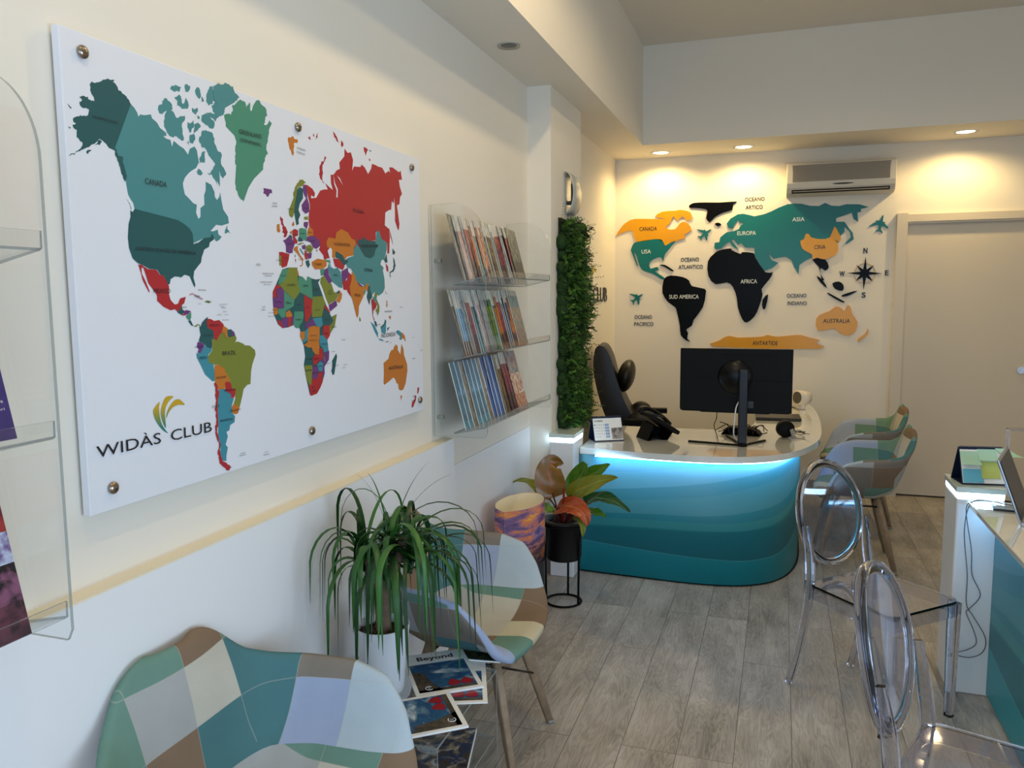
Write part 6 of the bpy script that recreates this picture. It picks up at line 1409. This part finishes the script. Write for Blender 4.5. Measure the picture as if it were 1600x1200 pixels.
LV = [ # (tip side path in picture-like local frame, width, material, depth offsets)
 ([(866, 768, -.02), (862, 750, -.035), (858, 728, -.03), (862, 712, .0), (880, 714, .02)], 0.072, 'bronze', (0.25, -1, 0.15), (868, 800)),
 ([(892, 765, .03), (900, 745, .04), (912, 728, .03), (922, 712, .0), (925, 708, -.01)], 0.050, 'green', (-0.2, -1, 0.3), (885, 800)),
 ([(890, 768, .0), (908, 752, -.03), (932, 738, -.05), (956, 727, -.05), (980, 720, -.05)], 0.046, 'lime', (0.1, -1, 0.5), (886, 800)),
 ([(905, 745, .06), (925, 730, .06), (945, 718, .05), (960, 708, .05)], 0.036, 'green', (0.1, -1, 0.6), (890, 800)),
 ([(915, 775, .02), (935, 765, .03), (955, 762, .03), (975, 766, .02), (998, 775, .0)], 0.040, 'dark', (0.0, -0.55, 1), (888, 800)),
 ([(872, 786, -.03), (890, 776, -.07), (912, 772, -.10), (930, 780, -.12), (934, 796, -.12)], 0.052, 'orange', (0.1, -0.8, 0.8), (880, 802)),
 ([(905, 790, -.03), (918, 790, -.07), (925, 797, -.10), (926, 815, -.12)], 0.026, 'lime', (0.3, -1, 0.3), (885, 805)),
 ([(915, 792, .03), (930, 787, .03), (945, 787, .02), (957, 790, .01)], 0.026, 'green', (0.0, -0.6, 1), (888, 803)),
 ([(858, 775, .0), (842, 765, .0), (822, 752, .0), (802, 750, .01), (781, 757, .02)], 0.030, 'lime', (0.0, -0.4, 1), (872, 803)),
 ([(872, 790, -.04), (858, 784, -.06), (842, 778, -.06), (828, 770, -.06)], 0.022, 'green', (0.0, -0.7, 1), (876, 805)),
 ([(852, 762, .05), (843, 750, .06), (836, 740, .06), (826, 733, .06)], 0.026, 'dark', (-0.2, -0.6, 0.6), (874, 803)),
 ([(905, 765, .08), (918, 757, .09), (928, 750, .09)], 0.035, 'dark', (0.1, -1, 0.5), (888, 803))]
for pth, w, mk, nrm, base in LV:
    P_ = [P2(u, v, d) for u, v, d in pth]; o = big_leaf(P_, w * 1.14, LM[mk], nrm)
    b0 = P2(base[0], base[1], 0.0); b0 = Vector((b0.x * 0.7, b0.y * 0.4, 0.19))
    bm = NB(); mid = b0.lerp(P_[0], 0.5) + Vector((0, 0, 0.02)); tube(bm, smooth_path([b0, mid, P_[0], P_[0].lerp(P_[1], 0.4)], 5), 0.0042, 7); obj('petiole', bm, STEM, o, True)
bm = NB(); tube(bm, smooth_path([(0.0, -0.01, 0.19), (0.005, -0.03, 0.27), (0.012, -0.04, 0.34), (0.014, -0.045, 0.385)]), 0.006, 8, scales=None); obj('new_shoot', bm, mat('shoot_red', '8A2418', 0.35), pp, True)
bm = NB(); cyl(bm, (0, 0, 0.17), (0.003, 0, 0.25), 0.02, 0.012); obj('stem', bm, STEM, pp, True)

# ================================================================ ROLLED PRINT
rp = thing('rolled_sunset_print', 'tall curled card printed with a sunset sky, cream inside, standing behind the armchair', 'display stand', (-1.19, 3.66, 0))
SUN = bpy.data.materials.new('sunset_print'); SUN.use_nodes = True; nt = SUN.node_tree; b = nt.nodes['Principled BSDF']; b.inputs['Roughness'].default_value = 0.35
tc = nt.nodes.new('ShaderNodeTexCoord'); mp = nt.nodes.new('ShaderNodeMapping'); mp.inputs['Scale'].default_value = (3.2, 3.2, 12)
n = nt.nodes.new('ShaderNodeTexNoise'); n.inputs['Scale'].default_value = 2.6; n.inputs['Detail'].default_value = 9; n.inputs['Distortion'].default_value = 0.35; n.inputs['Roughness'].default_value = 0.62
nt.links.new(tc.outputs['Object'], mp.inputs[0]); nt.links.new(mp.outputs[0], n.inputs['Vector'])
r = nt.nodes.new('ShaderNodeValToRGB'); e = r.color_ramp.elements; e[0].position = 0.36; e[0].color = srgb('4C3E74'); e[1].position = 0.68; e[1].color = srgb('E0B060')
for p_, c_ in ((0.46, '6A5488'), (0.53, 'A87084'), (0.59, 'D07A44')): x = e.new(p_); x.color = srgb(c_)
nt.links.new(n.outputs['Fac'], r.inputs[0]); sp = nt.nodes.new('ShaderNodeSeparateXYZ'); nt.links.new(tc.outputs['Object'], sp.inputs[0])
ad = nt.nodes.new('ShaderNodeMath'); ad.operation = 'MULTIPLY_ADD'; ad.inputs[1].default_value = 0.25; nt.links.new(n.outputs['Fac'], ad.inputs[0]); nt.links.new(sp.outputs[2], ad.inputs[2])
r2 = nt.nodes.new('ShaderNodeValToRGB'); e = r2.color_ramp.elements; r2.color_ramp.interpolation = 'LINEAR'; e[0].position = 0.36; e[0].color = srgb('14203A'); e[1].position = 0.56; e[1].color = (1, 1, 1, 1)
for p_, c_ in ((0.42, '2A4866'), (0.46, 'D8C878'), (0.50, 'C8B890')): x = e.new(p_); x.color = srgb(c_)
nt.links.new(ad.outputs[0], r2.inputs[0]); mx = nt.nodes.new('ShaderNodeMix'); mx.data_type = 'RGBA'; mx.blend_type = 'MULTIPLY'; mx.inputs[0].default_value = 1
nt.links.new(r.outputs[0], mx.inputs[6]); nt.links.new(r2.outputs[0], mx.inputs[7]); nt.links.new(mx.outputs[2], b.inputs['Base Color'])
CREAM = mat('card_inside', 'EFE3C4', 0.7)
outl = [(p.x, p.y) for p in smooth_path([(-0.02, -0.20, 0), (0.07, -0.11, 0), (0.105, 0.04, 0), (0.06, 0.18, 0), (-0.03, 0.20, 0), (-0.10, 0.10, 0), (-0.115, -0.04, 0), (-0.085, -0.14, 0)], 7)] + [(-0.085, -0.14), (-0.022, -0.198)]
for nm, off, mtl in (('printed_outside', 0.0, SUN), ('plain_inside', 0.004, CREAM)):
    bm = NB(); a = []; 
    for z in (0.0, 0.595):
        a.append([bm.verts.new((x * (1 - off * 9), y * (1 - off * 9), z - (0.0 if nm[0] == 'p' and 0 else 0))) for x, y in outl])
    for i in range(len(outl) - 1): bm.faces.new((a[0][i], a[0][i + 1], a[1][i + 1], a[1][i]))
    o = obj(nm, bm, mtl, rp, True); md = o.modifiers.new('s', 'SOLIDIFY'); md.thickness = 0.0015

# ================================================================ SIDE TABLE, MAGAZINES, PONYTAIL PALM
tb = thing('acrylic_side_table', 'low clear acrylic side table between the two wall-side armchairs', 'table', (-1.06, 2.055, 0))
def ab(nm, a, c, ax_=2):
    bm = NB(); box2(bm, a, c); ml = clear_panel(bm, ax_); obj(nm, bm, ml, tb)
ab('table_top', (-0.235, -0.235, 0.412), (0.232, 0.235, 0.420)); ab('lower_shelf', (-0.225, -0.225, 0.192), (0.226, 0.225, 0.198))
ab('side_panel', (-0.235, -0.235, 0.0), (0.232, -0.229, 0.412), 1); ab('side_panel', (-0.235, 0.229, 0.0), (0.232, 0.235, 0.412), 1)
def flat_mag(origin, ang, w, h, t, label, z, kind='beyond', title=True):
    o = thing('magazine', label, 'magazine', (origin[0], origin[1], z), radians(ang), 'magazines on the side table')
    bm = NB(); box2(bm, (0, 0, 0), (w, h, t)); obj('pages', bm, PAPER, o)
    fl = lambda d: (lambda u, v, ww=0: Vector((u, v, t + d)))
    if kind == 'beyond':
        bm = NB(); prism(bm, [(0.012, 0.014), (w - 0.014, 0.014), (w - 0.014, h * 0.72), (0.012, h * 0.72)], fl(0.0004), 0); obj('cover_photo', bm, ramp_mat('mountain_lake_photo', ['1E3A4A', '2A6088', '1C4C78', '6A8CA0', 'D8E0E4'], 12, stretch=(1, 2, 1)), o)
        bm = NB(); prism(bm, [(0.012, 0.014), (0.085, 0.014), (0.06, 0.07), (0.045, 0.14), (0.012, 0.15)], fl(0.0007), 0); prism(bm, [(0.012, 0.014), (w - 0.014, 0.014), (w - 0.014, 0.03), (0.012, 0.028)], fl(0.0007), 0); obj('photo_foreground', bm, ramp_mat('bark_photo', ['2E2A22', '4A4234', '6E5A48'], 60), o)
        for cx in (0.125, 0.165):
            bm = NB(); prism(bm, [(cx - 0.022, 0.045), (cx - 0.012, 0.034), (cx + 0.012, 0.034), (cx + 0.020, 0.045), (cx + 0.012, 0.064), (cx - 0.004, 0.075), (cx - 0.010, 0.066)], fl(0.001), 0); obj('red_umbrella_photo', bm, mat('print_red', '9C1C22', 0.3), o)
        bm = NB(); tube(bm, [(0.045 + 0.011 * cos(a), 0.035 + 0.011 * sin(a), t + 0.001) for a in [radians(40 + 28 * k) for k in range(11)]], 0.0012, 4); text(bm, 'S', lambda u, v, ww: fl(0.0012)(0.042 + u, 0.031 + v), 0.006, 0.009); obj('round_logo', bm, PAPER, o)
        if title:
            bm = NB(); text(bm, 'Beyond', lambda u, v, ww: fl(0.0006)(0.045 + u, h * 0.775 + v), 0.118, 0.036, 0.02); obj('title_lettering', bm, INK, o)
    else:
        bm = NB(); prism(bm, [(0.002, 0.002), (w - 0.002, 0.002), (w - 0.002, h - 0.002), (0.002, h - 0.002)], fl(0.0004), 0)
        obj('cover_photo', bm, {'rock': ramp_mat('rock_photo', ['101C30', '5A4A38', '1E3E64', 'A08860', 'C8D0D8', '24486E'], 22), 'forest': ramp_mat('forest_photo', ['0A0E0C', '1A2418', '3A4A2A', '6A6A48'], 40), 'blue': ramp_mat('sky_photo', ['16305C', '24508C', '2A5C9C'], 8)}[kind], o)
    return o
flat_mag((-0.975, 2.00), 22, 0.21, 0.275, 0.004, 'white-bordered magazine mostly hidden under the Beyond magazine, corner sticking out right', 0.4205, title=False)
flat_mag((-0.985, 2.03), 36, 0.205, 0.275, 0.007, 'magazine titled Beyond with two red umbrellas, beside the white plant pot', 0.4265)
flat_mag((-0.775, 1.915), 128, 0.205, 0.275, 0.006, 'turned magazine with two red umbrellas overhanging the near edge of the side table', 0.4345, title=False)
flat_mag((-0.975, 2.30), 8, 0.15, 0.12, 0.005, 'dark forest booklet at the far edge of the side table, under the armchair', 0.4265, 'forest')
flat_mag((-1.03, 1.97), 14, 0.205, 0.28, 0.012, 'magazine with blue sea and brown rocks on the lower shelf of the side table', 0.1985, 'rock')
flat_mag((-1.24, 1.95), 2, 0.19, 0.27, 0.010, 'blue magazine on the lower shelf of the side table, by the wall', 0.1985, 'blue')

pl = thing('ponytail_palm', 'ponytail palm with long arching grassy leaves in a tapered white pot', 'potted plant', (-1.105, 2.055, 0.4205))
bm = NB(); lathe(bm, [(0.045, 0.0), (0.056, 0.001), (0.060, 0.01), (0.081, 0.205), (0.0815, 0.21), (0.077, 0.21), (0.073, 0.18)], cap1=False, n=44); obj('pot', bm, mat('pot_white', 'DEE2E6', 0.45, bump=0.4, bscale=90), pl, True)
bm = NB(); lathe(bm, [(0.0735, 0.186), (0.04, 0.190), (0.001, 0.192)], cap0=False, n=28)
for i in range(70):
    a = rg.uniform(0, 6.28); r_ = rg.uniform(0.005, 0.068); box(bm, (r_ * cos(a), r_ * sin(a), 0.193), (rg.uniform(.008, .022), rg.uniform(.004, .009), 0.004), Euler((rg.uniform(-.5, .5), rg.uniform(-.5, .5), rg.uniform(0, 3))).to_matrix())
obj('bark_chips', bm, ramp_mat('bark_chip', ['20120E', '4A3026', '8A6A54'], 40, 0.9), pl)
bm = NB(); sweep(bm, smooth_path([(0.005, 0, 0.17), (0.002, 0, 0.24), (0.010, 0.01, 0.32), (0.022, 0.01, 0.40), (0.03, 0.01, 0.46)], 5), circ(0.019, 12), scales=[1.25 - 0.02 * i for i in range(21)]); tube(bm, smooth_path([(0.02, 0.0, 0.35), (0.055, 0.0, 0.41), (0.07, 0.01, 0.48)]), 0.013); tube(bm, smooth_path([(0.01, 0.0, 0.30), (-0.025, -0.01, 0.36), (-0.045, -0.01, 0.45)]), 0.012)
obj('trunk', bm, mat('palm_trunk', '7A6250', 0.85, bump=1.0, bscale=60, var=0.3, vscale=40), pl, True)
PALM = [mat('palm_green_dark', '163E16', 0.42), mat('palm_green', '24541C', 0.4), mat('palm_green_light', '386A26', 0.42)]
rg = random.Random(21)
heads = [Vector((-0.045, -0.01, 0.41)), Vector((0.03, 0.01, 0.44)), Vector((0.085, 0.01, 0.43))]
def blade(h, az, L, lift, droop, w, mi):
    """one arching strap leaf"""
    bm = NB(); n = 16; p = Vector(h); el = lift; prev = None; side = Vector((-sin(az), cos(az), 0)); kx = 0.5 if cos(az) < 0 else 1.0; tw = rg.uniform(-0.5, 0.5)
    for i in range(n + 1):
        s = i / n; d = Vector((cos(az) * cos(el) * kx, sin(az) * cos(el), sin(el))); nn = side.cross(d)
        wd = w * (1 - s ** 2.2) * (0.55 + 0.45 * min(1, s * 6)) + 0.0006; sd = side * cos(tw * s) + nn * sin(tw * s)
        r = (bm.verts.new(p - sd * wd), bm.verts.new(p + nn * (-wd * 0.35)), bm.verts.new(p + sd * wd))
        if prev: bm.faces.new((prev[0], prev[1], r[1], r[0])); bm.faces.new((prev[1], prev[2], r[2], r[1]))
        prev = r; p = p + d * (L / n); el -= droop * (0.35 + 1.5 * s) / n; el = max(el, -1.52)
        # keep clear of the wall
        lim = -0.195
        if p.x < lim: p.x = lim
    return obj('leaf', bm, PALM[mi], pl, True)
NL = 98
for i in range(NL):
    h = heads[i % 3] + Vector((rg.uniform(-.01, .01), rg.uniform(-.01, .01), rg.uniform(-.06, .03)))
    az = (i * 2.39996) + rg.uniform(-.2, .2); lift = radians(rg.uniform(15, 84)); L = rg.uniform(0.30, 0.54)
    blade(h, az, L, lift, rg.uniform(4.2, 6.2), rg.uniform(0.005, 0.0115), rg.choice((0, 0, 1, 1, 2)))
for az, L, lift in ((2.9, 0.30, 66), (0.3, 0.30, 70), (3.6, 0.30, 75), (1.2, 0.30, 74)): blade(heads[1], az, L, radians(lift), 0.9, 0.003, 1)

# ================================================================ RIGHT DESK
RD = thing('side_desk', 'second desk at the right edge with glass top and teal wave panel', 'desk', (0.84, 3.2, 0))
bm = NB(); 
def rp_(a, c): return Vector(a) - Vector((0.84, 3.2, 0)), Vector(c) - Vector((0.84, 3.2, 0))
bm = panel_strip([Vector((0.836, 3.472, 0)), Vector((0.836, 3.20, 0)), Vector((0.836, 2.95, 0))], 0.012, 0.765, 0.9)
for v in bm.verts: v.co += O_ - Vector((0.84, 3.2, 0))
o = obj('front_panel', bm, wave, RD); md = o.modifiers.new('s', 'SOLIDIFY'); md.thickness = 0.02; md.offset = 1
bm = NB(); a, c = rp_((0.838, 2.72, 0.0), (1.02, 3.16, 0.772)); box2(bm, a, c); bevel(obj('end_cabinet', bm, WHITE, RD), 0.006, 2)
bm = NB(); a, c = rp_((0.715, 2.60, 0.773), (1.65, 3.468, 0.792)); box2(bm, a, c); bevel(obj('counter_top', bm, GLT, RD), 0.003, 2)
bm = NB(); a, c = rp_((0.800, 3.10, 0.758), (0.808, 3.46, 0.771)); box2(bm, a, c); obj('led_strip', bm, LED, RD)
bm = NB(); a, c = rp_((1.60, 2.72, 0.0), (1.64, 3.46, 0.772)); box2(bm, a, c); obj('far_end_panel', bm, WHITE, RD)
light_post((0.678, 3.475, 0), 0.166, 0.24, 0.845, 'square white post with glowing rim at the corner of the right-hand desk, calendar on top')
bm = NB(); tube(bm, smooth_path([(0.88, 3.36, 0.802), (0.80, 3.42, 0.806), (0.735, 3.44, 0.800), (0.708, 3.455, 0.76), (0.735, 3.462, 0.60), (0.742, 3.462, 0.50), (0.775, 3.462, 0.42), (0.74, 3.462, 0.36), (0.73, 3.462, 0.34), (0.76, 3.462, 0.27), (0.77, 3.462, 0.22), (0.74, 3.462, 0.19), (0.69, 3.462, 0.17)], 8), 0.0018, 6)
tube(bm, smooth_path([(0.90, 3.34, 0.802), (0.82, 3.40, 0.806), (0.725, 3.43, 0.800), (0.706, 3.456, 0.68), (0.725, 3.460, 0.50), (0.728, 3.460, 0.38), (0.755, 3.460, 0.33), (0.80, 3.460, 0.25), (0.795, 3.460, 0.19), (0.75, 3.460, 0.16), (0.69, 3.460, 0.165)], 8), 0.0018, 6)
tag(obj('thin_cable', bm, mat('cable_grey', '5A5E62', 0.5), None, True), 'thin grey cable hanging in loops down the white post of the right desk', 'cable')
c2, pg2 = desk_calendar((0.775, 3.595, 0.845), radians(8), 0.165, 0.155, 'open desk calendar covered with sticky notes on the glowing post at the right')
bm = NB()
for y_ in range(5): text(bm, 'nota', lambda u, v, w: pg2(-0.065 + u + 0.07 * (y_ % 2), 0.02 + y_ * 0.022 + v, 0.0016), 0.02, 0.005)
bm.free()
def sticky(cx, cy, w, h, m, parent, curl, rot=0):
    bm = NB(); n = 8; prev = None
    for i in range(n + 1):
        s = i / n; r_ = []
        for q in (-0.5, 0.5):
            u = cx + q * w + rot * s * w; v = cy + h / 2 - s * h; r_.append(bm.verts.new(pg2(u, v, 0.001 + curl * s * s)))
        if prev: bm.faces.new((prev[0], prev[1], r_[1], r_[0]))
        prev = r_
    return obj('sticky_note', bm, m, parent, True)
SG = mat('sticky_mint', 'B4DCC0', 0.8); SY = mat('sticky_yellow_green', 'C0CC70', 0.8); SBl = mat('page_cyan', '6CC0DC', 0.7)
sticky(-0.045, 0.105, 0.07, 0.06, SG, c2, 0.022); sticky(0.02, 0.12, 0.07, 0.05, SG, c2, 0.015); sticky(0.025, 0.06, 0.068, 0.07, SY, c2, 0.003); sticky(-0.04, 0.035, 0.075, 0.055, SBl, c2, 0.001); sticky(0.075, 0.125, 0.05, 0.05, SG, c2, 0.06, 0.7)
# laptop
lp = thing('open_laptop', 'silver laptop seen from the side at the right edge, on the second desk', 'laptop', (0.965, 3.25, 0.792), radians(72))
bm = NB(); box2(bm, (-0.16, -0.12, 0.0), (0.16, 0.11, 0.014)); bevel(obj('base', bm, ALU, lp), 0.004, 2)
bm = NB(); box(bm, (0, 0.150, 0.118), (0.32, 0.008, 0.23), Euler((radians(-20), 0, 0)).to_matrix()); bevel(obj('screen_lid', bm, ALU, lp), 0.003, 2)
bm = NB(); box(bm, (0, 0.1445, 0.118), (0.30, 0.002, 0.21), Euler((radians(-20), 0, 0)).to_matrix()); obj('screen', bm, BLACKG, lp)
tbm = thing('glass_tablet', 'thin tablet with dark edge lying on the second desk under the cable', 'tablet', (0.87, 3.385, 0.7925), radians(-8))
bm = NB(); box2(bm, (-0.09, -0.06, 0), (0.09, 0.06, 0.007)); bevel(obj('body', bm, mat('tablet_edge', '2A3440', 0.3), tbm), 0.002, 2)
bm = NB(); box2(bm, (-0.084, -0.054, 0.007), (0.084, 0.054, 0.0078)); obj('screen', bm, mat('tablet_glass', 'B8CCD8', 0.05, coat=0.5), tbm)
cu = thing('colourful_tumbler', 'small tumbler with coloured pattern at the right edge of the second desk', 'cup', (0.855, 3.02, 0.792))
bm = NB(); lathe(bm, [(0.022, 0.0), (0.026, 0.002), (0.030, 0.07), (0.027, 0.07), (0.024, 0.006)], cap1=True, n=28); obj('body', bm, ramp_mat('confetti', ['B04068', '2A8068', 'E0D8C8', '5A4A90', 'D0A040'], 70, 0.4, const=True), cu, True)
# clear stool / riser behind the post
cs = thing('acrylic_chair_back', 'clear acrylic chair back with dark edges standing behind the right-hand desk', 'chair', (1.25, 4.25, 0))
for nm, pth in (('back_frame', [(-0.235, 0, 0.44), (-0.215, 0.03, 0.96), (0.215, 0.03, 0.96), (0.235, 0, 0.44)]),):
    bm = NB(); sweep(bm, pth, rrect(0.024, 0.018, 0.003, 2)); obj(nm, bm, GHOST, cs)
bm = NB(); box2(bm, (-0.22, -0.42, 0.43), (0.22, 0.0, 0.445)); obj('seat', bm, GHOST, cs)
for sx in (-0.205, 0.205):
    for yy in (-0.40, -0.01):
        bm = NB(); cyl(bm, (sx, yy, 0), (sx, yy, 0.43), 0.014); obj('leg', bm, GHOST, cs)

if BAD: print('tessellation mismatch:', BAD)
